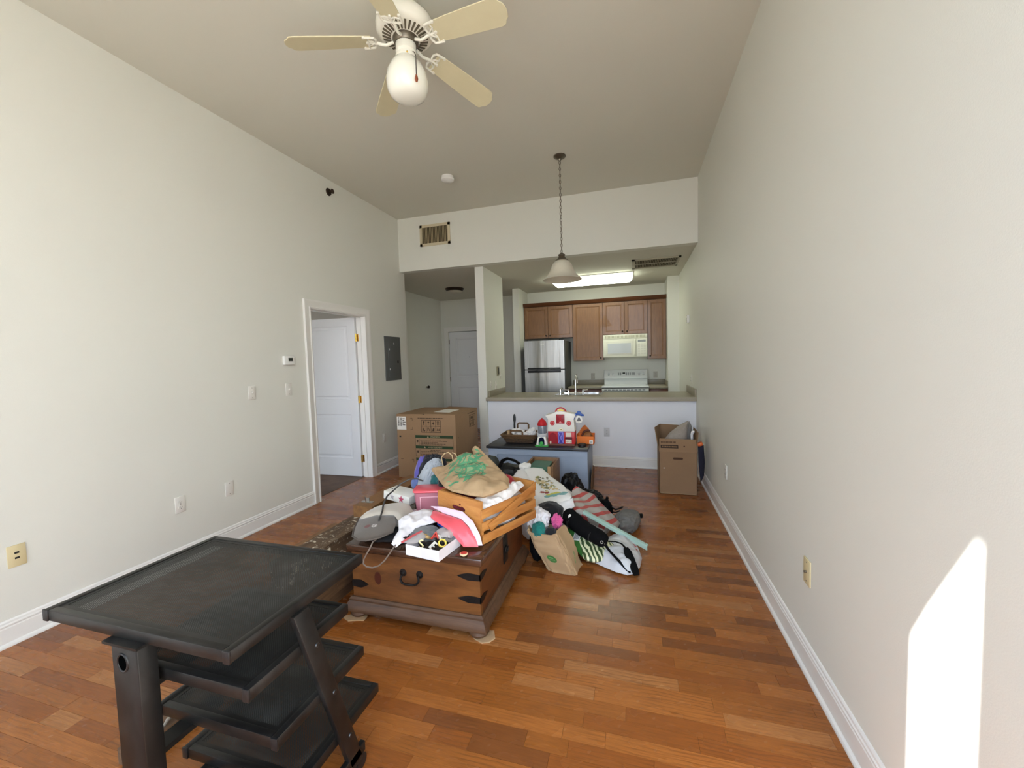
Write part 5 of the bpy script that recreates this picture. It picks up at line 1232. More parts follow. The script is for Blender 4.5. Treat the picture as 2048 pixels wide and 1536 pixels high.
part(d, 'hay', MB().prism([(-0.765, 0.746), (-0.725, 0.746), (-0.745, 0.772)], 'y', ay0 - 0.009, ay0 - 0.005), mat('toy_pink', (226, 140, 140), 0.5), smooth=0)
for cx in (-0.831, -0.656):
    w_ = part(t, 'round_window', MB().cyl((cx, ay0, 0.745), (cx, ay0 - 0.005, 0.745), 0.026, n=24).bevel(0.001, 1, 50), TR)
    part(w_, 'window_ring', MB().torus((cx, ay0 - 0.005, 0.745), 0.016, 0.0025, 'Y', 20, 6), mat('toy_pink', (0, 0, 0)))
part(t, 'emblem', MB().prism([(-0.77, 0.665)] + [(-0.74 - 0.028 * math.cos(PI * a / 10), 0.668 + 0.02 * math.sin(PI * a / 10)) for a in range(11)] + [(-0.71, 0.665)], 'y', ay0 - 0.003, ay0), mat('toy_cream', (246, 236, 200), 0.5), smooth=0)
part(t, 'emblem_spot', MB().ball((-0.738, ay0 - 0.004, 0.676), 0.007, (1.3, 0.4, 0.8), 10, 6), mat('toy_olive', (120, 96, 40), 0.5))
part(t, 'carry_handle', MB().tube([(-0.745 - 0.056 * math.cos(PI * a / 14), 4.30, 0.85 + 0.056 * math.sin(PI * a / 14)) for a in range(15)], 0.0075, 10), TR)
part(t, 'sunburst', MB().prism([(-0.745 + (0.045 if i % 2 else 0.034) * math.cos(PI * i / 12), 0.852 + (0.045 if i % 2 else 0.034) * math.sin(PI * i / 12)) for i in range(13)], 'y', 4.295, 4.305), TY, smooth=0)
pd = part(t, 'barn_door', MB().box(-0.775, -0.712, ay0 + 0.0, ay0 + 0.012, 0.524, 0.655).bevel(0.002), TB)
part(pd, 'door_brace', MB().obox((-0.7435, ay0 - 0.002, 0.59), (0.006, 0.005, 0.118), Matrix.Rotation(0.42, 3, 'Y')).obox((-0.7435, ay0 - 0.002, 0.59), (0.006, 0.005, 0.118), Matrix.Rotation(-0.42, 3, 'Y')).box(-0.772, -0.766, ay0 - 0.004, ay0, 0.526, 0.653).box(-0.721, -0.715, ay0 - 0.004, ay0, 0.526, 0.653).box(-0.772, -0.715, ay0 - 0.004, ay0, 0.645, 0.653).box(-0.772, -0.715, ay0 - 0.004, ay0, 0.526, 0.533), mat('toy_lilac', (150, 140, 220), 0.4), smooth=0)
part(t, 'stall_window', MB().box(-0.692, -0.632, ay0 + 0.004, ay0 + 0.012, 0.60, 0.645).box(-0.694, -0.63, ay0 + 0.002, ay0 + 0.012, 0.53, 0.572), mat('toy_pale', (226, 214, 196), 0.5), smooth=0)
part(t, 'stall_rail', MB().box(-0.7, -0.625, ay0, ay0 + 0.012, 0.573, 0.597).bevel(0.002), mat('toy_maroon', (96, 20, 30), 0.4))
for i in range(3): part(t, 'stall_spot', MB().ball((-0.68 + i * 0.02, ay0 + 0.002, 0.545 + 0.006 * (i % 2)), 0.004, (1, 0.4, 1), 8, 6), mat('toy_olive', (0, 0, 0)))
part(t, 'red_cow_door', MB().prism([(-0.868, 0.524), (-0.79, 0.524), (-0.79, 0.60), (-0.805, 0.63), (-0.83, 0.642), (-0.855, 0.63), (-0.868, 0.60)], 'y', ay0 + 0.002, ay0 + 0.01), mat('toy_dark_red', (0, 0, 0)), smooth=0)
part(t, 'white_calf', MB().box(-0.862, -0.846, ay0 - 0.012, ay0 + 0.004, 0.522, 0.552).bevel(0.004), mat('toy_pale', (0, 0, 0)))
bl = part(t, 'bell_sign', MB().prism([(-0.588, 0.772), (-0.576, 0.752), (-0.55, 0.743), (-0.524, 0.752), (-0.512, 0.772), (-0.518, 0.80), (-0.53, 0.818), (-0.55, 0.824), (-0.57, 0.818), (-0.582, 0.80)], 'y', 4.275, 4.287).bevel(0.002), TW)
part(bl, 'bell_picture', MB().prism([(-0.578, 0.768), (-0.522, 0.768), (-0.535, 0.785), (-0.540, 0.804), (-0.560, 0.804), (-0.565, 0.785)], 'y', 4.2735, 4.276), mat('bell_grey', (96, 96, 98), 0.4), smooth=0)
part(bl, 'bell_clapper', MB().ball((-0.55, 4.2745, 0.764), 0.007, (1, 0.3, 1), 10, 6), TW)
part(t, 'bell_bracket', MB().prism([(-0.612, 0.782), (-0.600, 0.782), (-0.585, 0.822), (-0.56, 0.834), (-0.525, 0.822), (-0.503, 0.818), (-0.496, 0.828), (-0.502, 0.838), (-0.522, 0.846), (-0.53, 0.862), (-0.545, 0.876), (-0.565, 0.872), (-0.575, 0.852), (-0.6, 0.84), (-0.588, 0.825)], 'y', 4.270, 4.292).bevel(0.002), mat('toy_blue', (36, 82, 164), 0.4))
# orange toy box
t = thing('orange_box', 'orange open toy carton at the cabinet edge beside the barn', 'box', (-0.51, 4.45, 0.5))
OR = mat('carton_orange', (232, 120, 34), 0.5); OR2 = mat('carton_orange_dark', (196, 104, 34), 0.6)
part(t, 'tray', MB().box(-0.592, -0.408, 4.39, 4.393, 0.5, 0.585).box(-0.592, -0.408, 4.507, 4.51, 0.5, 0.605).box(-0.592, -0.589, 4.39, 4.51, 0.5, 0.605).box(-0.411, -0.408, 4.39, 4.51, 0.5, 0.605).box(-0.592, -0.408, 4.39, 4.51, 0.5, 0.503), OR, smooth=0)
part(t, 'display_flap', MB().prism([(-0.585, 0.60), (-0.44, 0.60), (-0.478, 0.655), (-0.512, 0.692), (-0.535, 0.682), (-0.565, 0.64)], 'y', 4.495, 4.50), OR2, smooth=0)
part(t, 'label', MB().box(-0.458, -0.420, 4.3885, 4.39, 0.506, 0.548), mat('paper_white', (0, 0, 0)), smooth=0)
part(t, 'label_print', MB().box(-0.451, -0.443, 4.3875, 4.3886, 0.514, 0.54).box(-0.440, -0.436, 4.3875, 4.3886, 0.514, 0.54).box(-0.433, -0.427, 4.3875, 4.3886, 0.514, 0.54), mat('label_grey', (140, 146, 140), 0.6), smooth=0)
single('brown_toy', blob((-0.485, 4.45, 0.565), (0.055, 0.04, 0.06), 31, 0.2, 2, 0.505, sub=3), mat('toy_caramel', (150, 96, 50), 0.6, var=0.3, vs=40), 'brown speckled toy inside the orange carton', 'toy')
single('dark_toy', MB().tube([(-0.56, 4.43, 0.51), (-0.54, 4.43, 0.58), (-0.52, 4.435, 0.625), (-0.48, 4.44, 0.645), (-0.455, 4.44, 0.63)], 0.012, 10), mat('toy_umber', (90, 40, 22), 0.5), 'dark curved toy leaning in the orange carton', 'toy')
single('jar_lid', MB().lathe([(0.0, 0.5), (0.038, 0.5), (0.041, 0.504), (0.041, 0.526), (0.037, 0.53), (0.034, 0.524), (0.0, 0.522)], (-0.522, 4.275, 0), 28), mat('lid_black', (30, 24, 24), 0.4), 'round black jar lid in front of the orange carton', 'lid')

# ------------------------------------------------------------------ behind the heap, in front of the cabinet
WCR = wood('crate_dull_wood', (150, 112, 72), (122, 88, 54), axis='X', scale=4, rough=0.55, stretch=8, bump=0.1)
t = thing('open_wooden_box', 'dull wooden open box with a green tub in front of the cabinet', 'box', (-0.86, 3.93, 0))
part(t, 'side_board', MB().box(-0.758, -0.738, 3.76, 4.12, 0.0, 0.41).bevel(0.002), WCR)
part(t, 'side_board', MB().box(-1.02, -1.0, 3.76, 4.12, 0.0, 0.41).bevel(0.002), WCR)
part(t, 'back_board', MB().box(-1.0, -0.758, 4.10, 4.12, 0.0, 0.41).bevel(0.002), WCR)
part(t, 'front_board', MB().box(-1.0, -0.758, 3.76, 3.78, 0.0, 0.22).bevel(0.002), WCR)
part(t, 'base_board', MB().box(-1.0, -0.758, 3.78, 4.10, 0.0, 0.015), WCR)
part(t, 'corner_post', MB().box(-0.79, -0.760, 3.75, 3.775, 0.0, 0.405).bevel(0.002), mat('post_pale', (190, 152, 108), 0.6))
t = thing('green_tub', 'muted green plastic storage tub inside the dull wooden box', 'tub', (-0.89, 3.95, 0.02))
GT = mat('tub_green', (96, 134, 112), 0.45)
part(t, 'tub', MB().loft([rr(-0.985, -0.80, 3.83, 4.06, 0.03, 0.02), rr(-0.992, -0.79, 3.82, 4.07, 0.03, 0.33)]), GT, smooth=40)
part(t, 'lid', MB().loft([rr(-0.998, -0.780, 3.81, 4.08, 0.03, 0.33), rr(-0.998, -0.780, 3.81, 4.08, 0.03, 0.355), rr(-0.985, -0.795, 3.825, 4.065, 0.03, 0.362), rr(-0.985, -0.795, 3.825, 4.065, 0.03, 0.385)]), GT, smooth=40)
LEATH = mat('black_leather', (24, 24, 23), 0.38, bump=0.25, bs=90)
t = thing('black_handbag', 'glossy black handbag with an arched strap behind the white printed bag', 'handbag', (-1.08, 3.62, 0.0))
part(t, 'body', blob((-1.08, 3.62, 0.215), (0.19, 0.10, 0.225), 41, 0.10, 2.2, 0.0, sub=4, power=0.7), LEATH)
part(t, 'handle', MB().strap([(-1.225, 3.60, 0.34), (-1.215, 3.59, 0.43), (-1.18, 3.58, 0.49), (-1.13, 3.58, 0.512), (-1.06, 3.58, 0.495), (-0.99, 3.58, 0.45), (-0.93, 3.60, 0.40)], 0.035, 0.007, Vector((0, 0.75, 0.65))), LEATH)
part(t, 'flap', blob((-0.97, 3.56, 0.40), (0.10, 0.06, 0.055), 43, 0.12, 2, sub=3), LEATH)
single('dark_bag', blob((-1.40, 3.92, 0.21), (0.085, 0.11, 0.235), 45, 0.08, 2, 0.0, sub=4, power=0.75), mat('bag_charcoal', (70, 74, 68), 0.8, bump=0.2, bs=120), 'charcoal soft bag between the carton and the black handbag', 'bag')

# ------------------------------------------------------------------ on the chest: the slatted crate
PINE = wood('crate_pine', (206, 148, 82), (182, 120, 58), (150, 92, 40), axis='X', scale=3.2, rough=0.45, stretch=7, bump=0.06, coat=0.15)
PINEY = wood('crate_pine_side', (200, 142, 76), (174, 112, 52), (142, 86, 36), axis='Y', scale=3.2, rough=0.45, stretch=7, bump=0.06, coat=0.15)
CX, CY, CA, CW_, CD_, CH_ = -0.862, 2.308, math.radians(-24), 0.352, 0.475, 0.236
cz0 = 0.432
cr = thing('slatted_crate', 'honey pine slatted crate with a broken side slat on the chest', 'crate', (CX, CY, cz0), CA)
for s in (-1, 1):
    ya, yb = (-CD_ / 2, -CD_ / 2 + 0.017) if s < 0 else (CD_ / 2 - 0.017, CD_ / 2)
    w2 = CW_ / 2
    # end board with a hand slot, from pieces meeting flush
    sl = (-0.058, 0.052, 0.150, 0.176)
    mb = MB()
    n = 8; slot = [(sl[1] - 0.013 + 0.013 * math.cos(-PI / 2 + PI * i / n), 0.163 + 0.013 * math.sin(-PI / 2 + PI * i / n)) for i in range(n + 1)] + [(sl[0] + 0.013 + 0.013 * math.cos(PI / 2 + PI * i / n), 0.163 + 0.013 * math.sin(PI / 2 + PI * i / n)) for i in range(n + 1)]
    outer = [(-w2, 0.0), (w2, 0.0), (w2, CH_), (-w2, CH_)]
    pts2 = [Vector(p) for p in outer + slot]; eds = [(i, (i + 1) % 4) for i in range(4)] + [(4 + i, 4 + (i + 1) % len(slot)) for i in range(len(slot))]
    vs, es, fs, *_ = geometry.delaunay_2d_cdt(pts2, eds, [], 0, 1e-7)
    def in_slot(q): return sl[0] < q.x < sl[1] and sl[2] < q.y < sl[3]
    fs = [f for f in fs if not in_slot(sum((vs[i] for i in f), Vector((0, 0))) / len(f))]
    A = [mb.bm.verts.new((v.x, ya, v.y)) for v in vs]; B = [mb.bm.verts.new((v.x, yb, v.y)) for v in vs]
    for f in fs: mb._face([A[i] for i in f]); mb._face([B[i] for i in reversed(f)])
    for a, b in eds: mb._face([A[a], A[b], B[b], B[a]])
    part(cr, 'end_board', mb, PINE, True, 0)
for s in (-1, 1):
    xa, xb = (-CW_ / 2 - 0.009, -CW_ / 2) if s < 0 else (CW_ / 2, CW_ / 2 + 0.009)
    for z in (0.0, 0.070, 0.140):
        part(cr, 'slat', MB().box(xa, xb, -CD_ / 2, CD_ / 2, z + 0.002, z + 0.052).bevel(0.002), PINEY, True)
    if s < 0: part(cr, 'slat', MB().box(xa, xb, -CD_ / 2, CD_ / 2, 0.188, 0.234).bevel(0.002), PINEY, True)
part(cr, 'base_slats', MB().box(-CW_ / 2, CW_ / 2, -CD_ / 2 + 0.017, CD_ / 2 - 0.017, 0.0, 0.009), PINEY, True)
bs = MB().hexa([(CW_ / 2 + 0.012, -CD_ / 2 + 0.058, 0.062), (CW_ / 2 + 0.022, -CD_ / 2 + 0.058, 0.062), (CW_ / 2 + 0.018, CD_ / 2 - 0.002, 0.184), (CW_ / 2 + 0.008, CD_ / 2 - 0.002, 0.184),
                (CW_ / 2 + 0.012, -CD_ / 2 + 0.036, 0.104), (CW_ / 2 + 0.022, -CD_ / 2 + 0.036, 0.104), (CW_ / 2 + 0.018, CD_ / 2 - 0.002, 0.234), (CW_ / 2 + 0.008, CD_ / 2 - 0.002, 0.234)]).bevel(0.002)
part(cr, 'broken_slat', bs, PINEY, True, label='slat hanging loose across the side')
PLAST = mat('white_plastic_bag', (224, 222, 222), 0.4, var=0.03, vs=12)
PRINTR = mat('print_red', (196, 90, 96), 0.6)
# what lies in the crate
single('white_plastic_bag', blob((CX, CY, 0.535), (0.160, 0.215, 0.088), 51, 0.07, 3, cz0 + 0.012, CA, sub=4, power=0.6, fold=0.8), PLAST, 'crumpled white plastic bag filling the slatted crate, seen through the gaps', 'plastic bag')
p = Pillow([(-0.90, 2.10, 0.625), (-0.84, 2.20, 0.668), (-0.76, 2.30, 0.682), (-0.690, 2.43, 0.668), (-0.655, 2.41, 0.650), (-0.690, 2.27, 0.628), (-0.740, 2.13, 0.600), (-0.800, 2.045, 0.592), (-0.84, 2.05, 0.60)], 0.03, 0.025, 0.010, 0.012, 26, 61, 0.004)
t = thing('printed_white_bag', 'folded white bag with pink red print at the open side of the slatted crate', 'plastic bag', (-0.77, 2.22, 0.6))
part(t, 'bag', p.mb, mat('white_glossy_bag', (236, 234, 232), 0.35))
mb = MB()
W_, H_ = p.x1 - p.x0, p.y1 - p.y0
for i, (fx_, fy_) in enumerate(((0.42, 0.55), (0.5, 0.62), (0.56, 0.66), (0.62, 0.70), (0.68, 0.78))):
    mb = join(mb, p.decal([(W_ * fx_ - 0.004, H_ * fy_ - 0.018), (W_ * fx_ + 0.002, H_ * fy_ - 0.018), (W_ * fx_ + 0.008, H_ * fy_ + 0.016), (W_ * fx_ + 0.001, H_ * fy_ + 0.016)], 0.0015, 0.008))
part(t, 'print', mb, PRINTR)
REDC = mat('red_cloth', (168, 44, 52), 0.85, sheen=0.2, bump=0.15, bs=200)
single('red_cloth', blob((-0.800, 2.47, 0.600), (0.075, 0.085, 0.085), 53, 0.14, 2.4, 0.54, CA, sub=4), REDC, 'red cloth peeking out behind the leaf printed paper bag', 'cloth')
single('maroon_cloth', blob((-0.93, 2.22, 0.600), (0.14, 0.13, 0.055), 54, 0.12, 2.4, 0.53, CA, sub=4), mat('maroon_cloth', (96, 26, 36), 0.9), 'dark maroon cloth under the leaf printed paper bag', 'cloth')
# paper bag lying over the crate
KRAFT = mat('kraft_paper', (178, 150, 114), 0.75, var=0.05, vs=9, bump=0.08, bs=160)
LEAF = mat('leaf_green_print', (84, 148, 108), 0.75, var=0.3, vs=22); LEAFP = mat('leaf_pale_print', (140, 168, 124), 0.75, var=0.2, vs=30)
pb_pts = [(-1.330, 2.480, 0.694), (-1.206, 2.330, 0.682), (-1.098, 2.200, 0.676), (-1.013, 2.130, 0.676), (-0.883, 2.080, 0.680), (-0.798, 2.060, 0.684), (-0.742, 2.120, 0.693), (-0.699, 2.220, 0.692), (-0.733, 2.350, 0.700), (-0.815, 2.420, 0.742), (-0.926, 2.500, 0.802), (-1.019, 2.580, 0.835), (-1.068, 2.580, 0.823), (-1.022, 2.500, 0.798), (-1.081, 2.540, 0.804), (-1.151, 2.520, 0.764), (-1.237, 2.500, 0.714)]
p = Pillow(pb_pts, 0.05, 0.03, 0.009, 0.006, 16, 71, 0.022)
t = thing('leaf_paper_bag', 'crumpled brown paper bag with green leaf print lying over the crate', 'paper bag', (-1.0, 2.3, 0.66))
part(t, 'bag', p.mb, KRAFT, smooth=25)
rl = random.Random(5); mbg = MB(); mbp = MB(); W_, H_ = p.x1 - p.x0, p.y1 - p.y0
def leaf(cx, cy, L, w, a):
    out = []
    for i in range(13):
        f = i / 12; out.append((f * L - L / 2, w * math.sin(PI * f) ** 0.8))
    out += [(x, -y) for x, y in reversed(out[1:-1])]
    ca, sa = math.cos(a), math.sin(a)
    return [(cx + x * ca - y * sa, cy + x * sa + y * ca) for x, y in out]
for i in range(150):
    fx_, fy_ = rl.choice((rl.gauss(0.47, 0.07), rl.gauss(0.58, 0.06), rl.gauss(0.52, 0.16))), rl.choice((rl.gauss(0.48, 0.13), rl.gauss(0.72, 0.14)))
    P_ = leaf(W_ * fx_, H_ * fy_, rl.uniform(0.04, 0.10), rl.uniform(0.004, 0.010), rl.choice((rl.uniform(0.9, 2.0), rl.uniform(-0.6, 0.6))))
    if all(p.inside(Vector((x + p.x0, y + p.y0))) and p.dist(Vector((x + p.x0, y + p.y0))) > 0.006 for x, y in P_):
        if i % 3: mbg = join(mbg, p.decal(P_, 0.0016 + 0.0002 * (i % 4), 0.01))
        else: mbp = join(mbp, p.decal(P_, 0.0012, 0.01))
part(t, 'leaf_print', mbg, LEAF, label='green leaf print'); part(t, 'leaf_print', mbp, LEAFP, label='pale green leaf print')
for pts in ([(-1.300, 2.60, 0.69), (-1.322, 2.62, 0.745), (-1.300, 2.63, 0.776), (-1.270, 2.63, 0.784), (-1.238, 2.62, 0.765), (-1.205, 2.57, 0.72)], [(-1.245, 2.64, 0.782), (-1.222, 2.645, 0.77), (-1.205, 2.63, 0.75), (-1.195, 2.58, 0.725)]):
    part(t, 'twine_handle', MB().tube(pts, 0.0035, 8), mat('twine', (214, 190, 146), 0.8))
# ------------------------------------------------------------------ on the chest: the rest
PINK = NT('pink_translucent'); PINK.b.inputs['Base Color'].default_value = lin((236, 176, 190)); PINK.b.inputs['Roughness'].default_value = 0.25
_tl = PINK.n('ShaderNodeBsdfTranslucent'); _tl.inputs['Color'].default_value = lin((236, 160, 176)); _tp = PINK.n('ShaderNodeBsdfTransparent'); _tp.inputs['Color'].default_value = lin((246, 190, 204))
_m1 = PINK.n('ShaderNodeMixShader'); _m2 = PINK.n('ShaderNodeMixShader'); _m1.inputs[0].default_value = 0.5; _m2.inputs[0].default_value = 0.16
PINK.l(PINK.b.outputs[0], _m1.inputs[1]); PINK.l(_tl.outputs[0], _m1.inputs[2]); PINK.l(_m1.outputs[0], _m2.inputs[1]); PINK.l(_tp.outputs[0], _m2.inputs[2]); PINK.l(_m2.outputs[0], PINK.out.inputs[0]); PINK = PINK.m
CORAL = mat('coral_plastic', (232, 92, 104), 0.3, coat=0.2)
LAV = mat('lavender_plastic', (230, 208, 226), 0.35)
bn = thing('pink_bin', 'translucent pink storage bin with a coral lid beside the crate', 'bin', (-1.272, 2.365, 0.475), math.radians(17))
def rl_(w, d, r, z): return rr(-w / 2, w / 2, -d / 2, d / 2, r, z)
part(bn, 'tub', MB().loft([rl_(0.188, 0.115, 0.02, 0.0), rl_(0.212, 0.13, 0.022, 0.126), rl_(0.206, 0.124, 0.02, 0.126), rl_(0.182, 0.109, 0.018, 0.004)], True, True), PINK, True, 40)
part(bn, 'lid', MB().loft([rl_(0.220, 0.138, 0.026, 0.122), rl_(0.230, 0.148, 0.03, 0.127), rl_(0.226, 0.144, 0.03, 0.136), rl_(0.206, 0.124, 0.026, 0.140)]), CORAL, True, 40)
part(bn, 'front_ridge', MB().box(-0.066, 0.066, -0.0665, -0.061, 0.092, 0.097).box(-0.066, -0.061, -0.0655, -0.058, 0.02, 0.097).box(0.061, 0.066, -0.0655, -0.058, 0.02, 0.097).bevel(0.001), mat('pink_ridge', (238, 186, 196), 0.3), True)
single('lavender_block', MB().obox((-1.270, 2.367, 0.515), (0.15, 0.085, 0.07), math.radians(17)).bevel(0.006), LAV, 'pale lavender content inside the translucent pink bin', 'container')
STR = NT('striped_cloth'); _o = STR.coord(); _w = STR.n('ShaderNodeTexWave'); _w.inputs['Scale'].default_value = 28; _w.inputs['Distortion'].default_value = 2.0; STR.l(_o, _w.inputs['Vector'])
STR.l(STR.ramp(_w.outputs['Fac'], [(0.45, lin((214, 200, 206))), (0.6, lin((158, 128, 140)))]), STR.b.inputs['Base Color']); STR.b.inputs['Roughness'].default_value = 0.9; STR = STR.m
single('striped_cloth', blob((-1.25, 2.34, 0.452), (0.16, 0.14, 0.022), 57, 0.12, 2.4, 0.433, 0.3, sub=4), STR, 'mauve striped cloth folded under the pink bin', 'cloth')
p = Pillow([(-1.140, 2.125, 0.560), (-1.050, 2.075, 0.566), (-0.915, 2.025, 0.560), (-0.858, 1.990, 0.535), (-0.815, 1.972, 0.490), (-0.795, 1.962, 0.447), (-0.870, 1.938, 0.450), (-0.915, 1.945, 0.490), (-0.975, 1.965, 0.528), (-1.080, 2.02, 0.542), (-1.125, 2.06, 0.545)], 0.014, 0.012, 0.012, 0.0, 10, 1)
cl_ = thing('coral_lid', 'large coral plastic lid leaning against the crate front', 'lid', (-0.95, 2.02, 0.44))
part(cl_, 'panel', p.mb, CORAL, smooth=50)
q = Pillow([(-1.165, 2.140, 0.576), (-1.065, 2.095, 0.596), (-0.920, 2.055, 0.594), (-0.842, 2.012, 0.562), (-0.796, 1.988, 0.505), (-0.776, 1.974, 0.452), (-0.80, 1.966, 0.452), (-0.822, 1.976, 0.492), (-0.862, 1.996, 0.54), (-0.92, 2.03, 0.562), (-1.05, 2.078, 0.566)], 0.006, 0.006, 0.010, 0.0, 10, 2)
part(cl_, 'rim', q.mb, LAV, smooth=50, label='pale lavender rim')
# padded mat with a dark pocket
PADL = mat('pad_beige', (186, 177, 164), 0.95, sheen=0.4, bump=0.25, bs=260); PADD = mat('pad_brown_grey', (94, 85, 77), 0.95, sheen=0.4, bump=0.25, bs=260)
pd = thing('massage_pad', 'beige grey padded mat with a dark pocket and two ring badges', 'pad', (-1.46, 2.05, 0.44))
p1 = Pillow([(-1.598, 2.04, 0.494), (-1.545, 1.93, 0.486), (-1.497, 1.855, 0.480), (-1.44, 1.828, 0.477), (-1.39, 1.828, 0.478), (-1.335, 1.875, 0.48), (-1.300, 1.95, 0.484), (-1.318, 2.01, 0.505), (-1.375, 2.085, 0.52), (-1.49, 2.075, 0.516)], 0.014, 0.02, 0.014, 0.001, 10, 3, up=(0.2, -0.3, 1))
part(pd, 'pocket', p1.mb, PADD, smooth=60, label='dark grey pocket')
part(pd, 'piping', MB().tube([(-1.598, 2.04, 0.496), (-1.545, 1.93, 0.489), (-1.497, 1.855, 0.483), (-1.44, 1.828, 0.480), (-1.39, 1.828, 0.481), (-1.335, 1.875, 0.483), (-1.300, 1.95, 0.487)], 0.005, 8), mat('pad_piping', (92, 84, 78), 0.9))
p2 = Pillow([(-1.598, 2.035, 0.494), (-1.49, 2.068, 0.522), (-1.375, 2.08, 0.526), (-1.300, 2.03, 0.50), (-1.275, 2.10, 0.49), (-1.31, 2.20, 0.50), (-1.38, 2.27, 0.515), (-1.46, 2.285, 0.515), (-1.54, 2.25, 0.51), (-1.60, 2.20, 0.50), (-1.617, 2.12, 0.496)], 0.03, 0.03, 0.014, 0.004, 8, 4, up=(0.2, -0.3, 1))
part(pd, 'cushion', p2.mb, PADL, smooth=60)
W_, H_ = p1.x1 - p1.x0, p1.y1 - p1.y0
def ringd(pp, cx, cy, r0, r1):
    mb = MB(); n = 24; A = []; B = []
    for i in range(n):
        a = 2 * PI * i / n
        A.append(mb.bm.verts.new(pp.at(pp.x0 + cx + r0 * math.cos(a), pp.y0 + cy + r0 * math.sin(a), True, 0.0012))); B.append(mb.bm.verts.new(pp.at(pp.x0 + cx + r1 * math.cos(a), pp.y0 + cy + r1 * math.sin(a), True, 0.0012)))
    for i in range(n): mb._face([A[i], A[(i + 1) % n], B[(i + 1) % n], B[i]])
    return mb
part(pd, 'ring_badge', join(ringd(p1, W_ * 0.585, H_ * 0.50, 0.0125, 0.0165), ringd(p1, W_ * 0.585, H_ * 0.50, 0.004, 0.0075)), mat('badge_white', (226, 222, 216), 0.7), smooth=0)
part(pd, 'round_badge', p1.decal(circle(W_ * 0.45, H_ * 0.46, 0.0165, 0.0165, 20), 0.0012, 0.01), mat('badge_mauve', (122, 84, 82), 0.8), smooth=0)
CORDG = mat('cord_taupe', (122, 110, 100), 0.5)
part(pd, 'cord', MB().tube([(-1.372, 1.90, 0.462), (-1.364, 1.85, 0.466), (-1.372, 1.838, 0.440), (-1.395, 1.832, 0.402), (-1.412, 1.83, 0.372), (-1.415, 1.83, 0.348), (-1.398, 1.83, 0.335), (-1.36, 1.83, 0.333), (-1.32, 1.831, 0.348), (-1.285, 1.834, 0.378), (-1.255, 1.838, 0.418), (-1.232, 1.845, 0.452), (-1.222, 1.87, 0.466), (-1.24, 1.93, 0.455)], 0.0038, 8), CORDG)
t = thing('grey_cable', 'grey cable arching over the mat from behind the pink bin', 'cable', (-1.5, 2.3, 0.45))
part(t, 'wire', MB().tube([(-1.42, 2.52, 0.60), (-1.46, 2.50, 0.622), (-1.50, 2.47, 0.622), (-1.545, 2.43, 0.600), (-1.572, 2.38, 0.565), (-1.565, 2.30, 0.558), (-1.53, 2.22, 0.557), (-1.49, 2.14, 0.552), (-1.455, 2.08, 0.545), (-1.43, 2.02, 0.532)], 0.0055, 8), mat('cable_grey', (70, 68, 66), 0.5))
part(t, 'plug', MB().cyl((-1.43, 2.02, 0.532), (-1.418, 1.99, 0.526), 0.008, 0.006, n=10), mat('cable_grey', (0, 0, 0)))
# white card box with pink stars
t = thing('starred_card_box', 'flat white card box with a pink star bridging timber and bin', 'box', (-1.56, 2.47, 0.47))
SBM = Matrix.Translation((-1.56, 2.475, 0.508)) @ Matrix.Rotation(math.radians(-10), 4, 'Z') @ Matrix.Rotation(math.radians(5), 4, 'Y')
part(t, 'box', MB().box(-0.11, 0.12, -0.07, 0.07, -0.028, 0.028).bevel(0.003).xf(SBM), mat('paper_white', (0, 0, 0)))
st = [(0.048 + (0.026 if i % 2 == 0 else 0.011) * math.sin(PI * i / 5), (0.026 if i % 2 == 0 else 0.011) * math.cos(PI * i / 5)) for i in range(10)]
part(t, 'star', MB().prism(st, 'y', -0.0715, -0.07).xf(SBM), mat('star_pink', (196, 80, 108), 0.6), smooth=0)
st2 = [(-0.02 + x * 0.8 - 0.02, y * 0.8) for x, y in st]
part(t, 'star', MB().prism([(x - 0.03, y) for x, y in st2], 'y', -0.0715, -0.07).xf(SBM), mat('star_grey', (186, 180, 184), 0.6), smooth=0)
part(t, 'hole', MB().cyl((-0.085, -0.01, 0.0275), (-0.085, -0.01, 0.029), 0.006, n=10).xf(SBM), DARK, smooth=0)
# white cloth, grey cloth, black tube, blue thing
single('white_cloth', Pillow([(-1.258, 1.865, 0.460), (-1.262, 1.90, 0.482), (-1.255, 1.935, 0.505), (-1.296, 2.00, 0.530), (-1.285, 2.09, 0.532), (-1.243, 2.19, 0.530), (-1.190, 2.21, 0.520), (-1.061, 2.16, 0.525), (-1.070, 2.10, 0.522), (-1.10, 2.05, 0.515), (-1.165, 1.995, 0.508), (-1.190, 1.93, 0.490), (-1.196, 1.88, 0.470), (-1.225, 1.852, 0.448)], 0.022, 0.008, 0.010, 0.010, 22, 81, 0.006).mb, mat('white_thin_cloth', (232, 230, 234), 0.55), 'rumpled thin white sheet between the mat and the bin', 'cloth')
single('grey_cloth', blob((-1.135, 2.00, 0.462), (0.10, 0.085, 0.045), 83, 0.16, 2.6, 0.434, -0.3, sub=4, fold=0.7), mat('grey_fleece', (112, 116, 118), 0.95, sheen=0.3, bump=0.2, bs=240), 'grey fleece cloth behind the white letter box', 'cloth')
single('black_garment', blob((-1.36, 1.985, 0.452), (0.13, 0.09, 0.022), 84, 0.1, 2.4, 0.433, 0.2, sub=4), mat('black_cloth', (22, 22, 24), 0.95), 'black cloth lying flat under the padded mat', 'cloth')
t = thing('black_tube', 'black hollow tube lying beside the white sheet on the chest', 'tube', (-1.215, 1.96, 0.44))
a_, b_ = Vector((-1.205, 1.895, 0.468)), Vector((-1.225, 2.06, 0.492))
mb = MB(); dd = (b_ - a_).normalized(); ua = dd.orthogonal().normalized(); ub = dd.cross(ua)
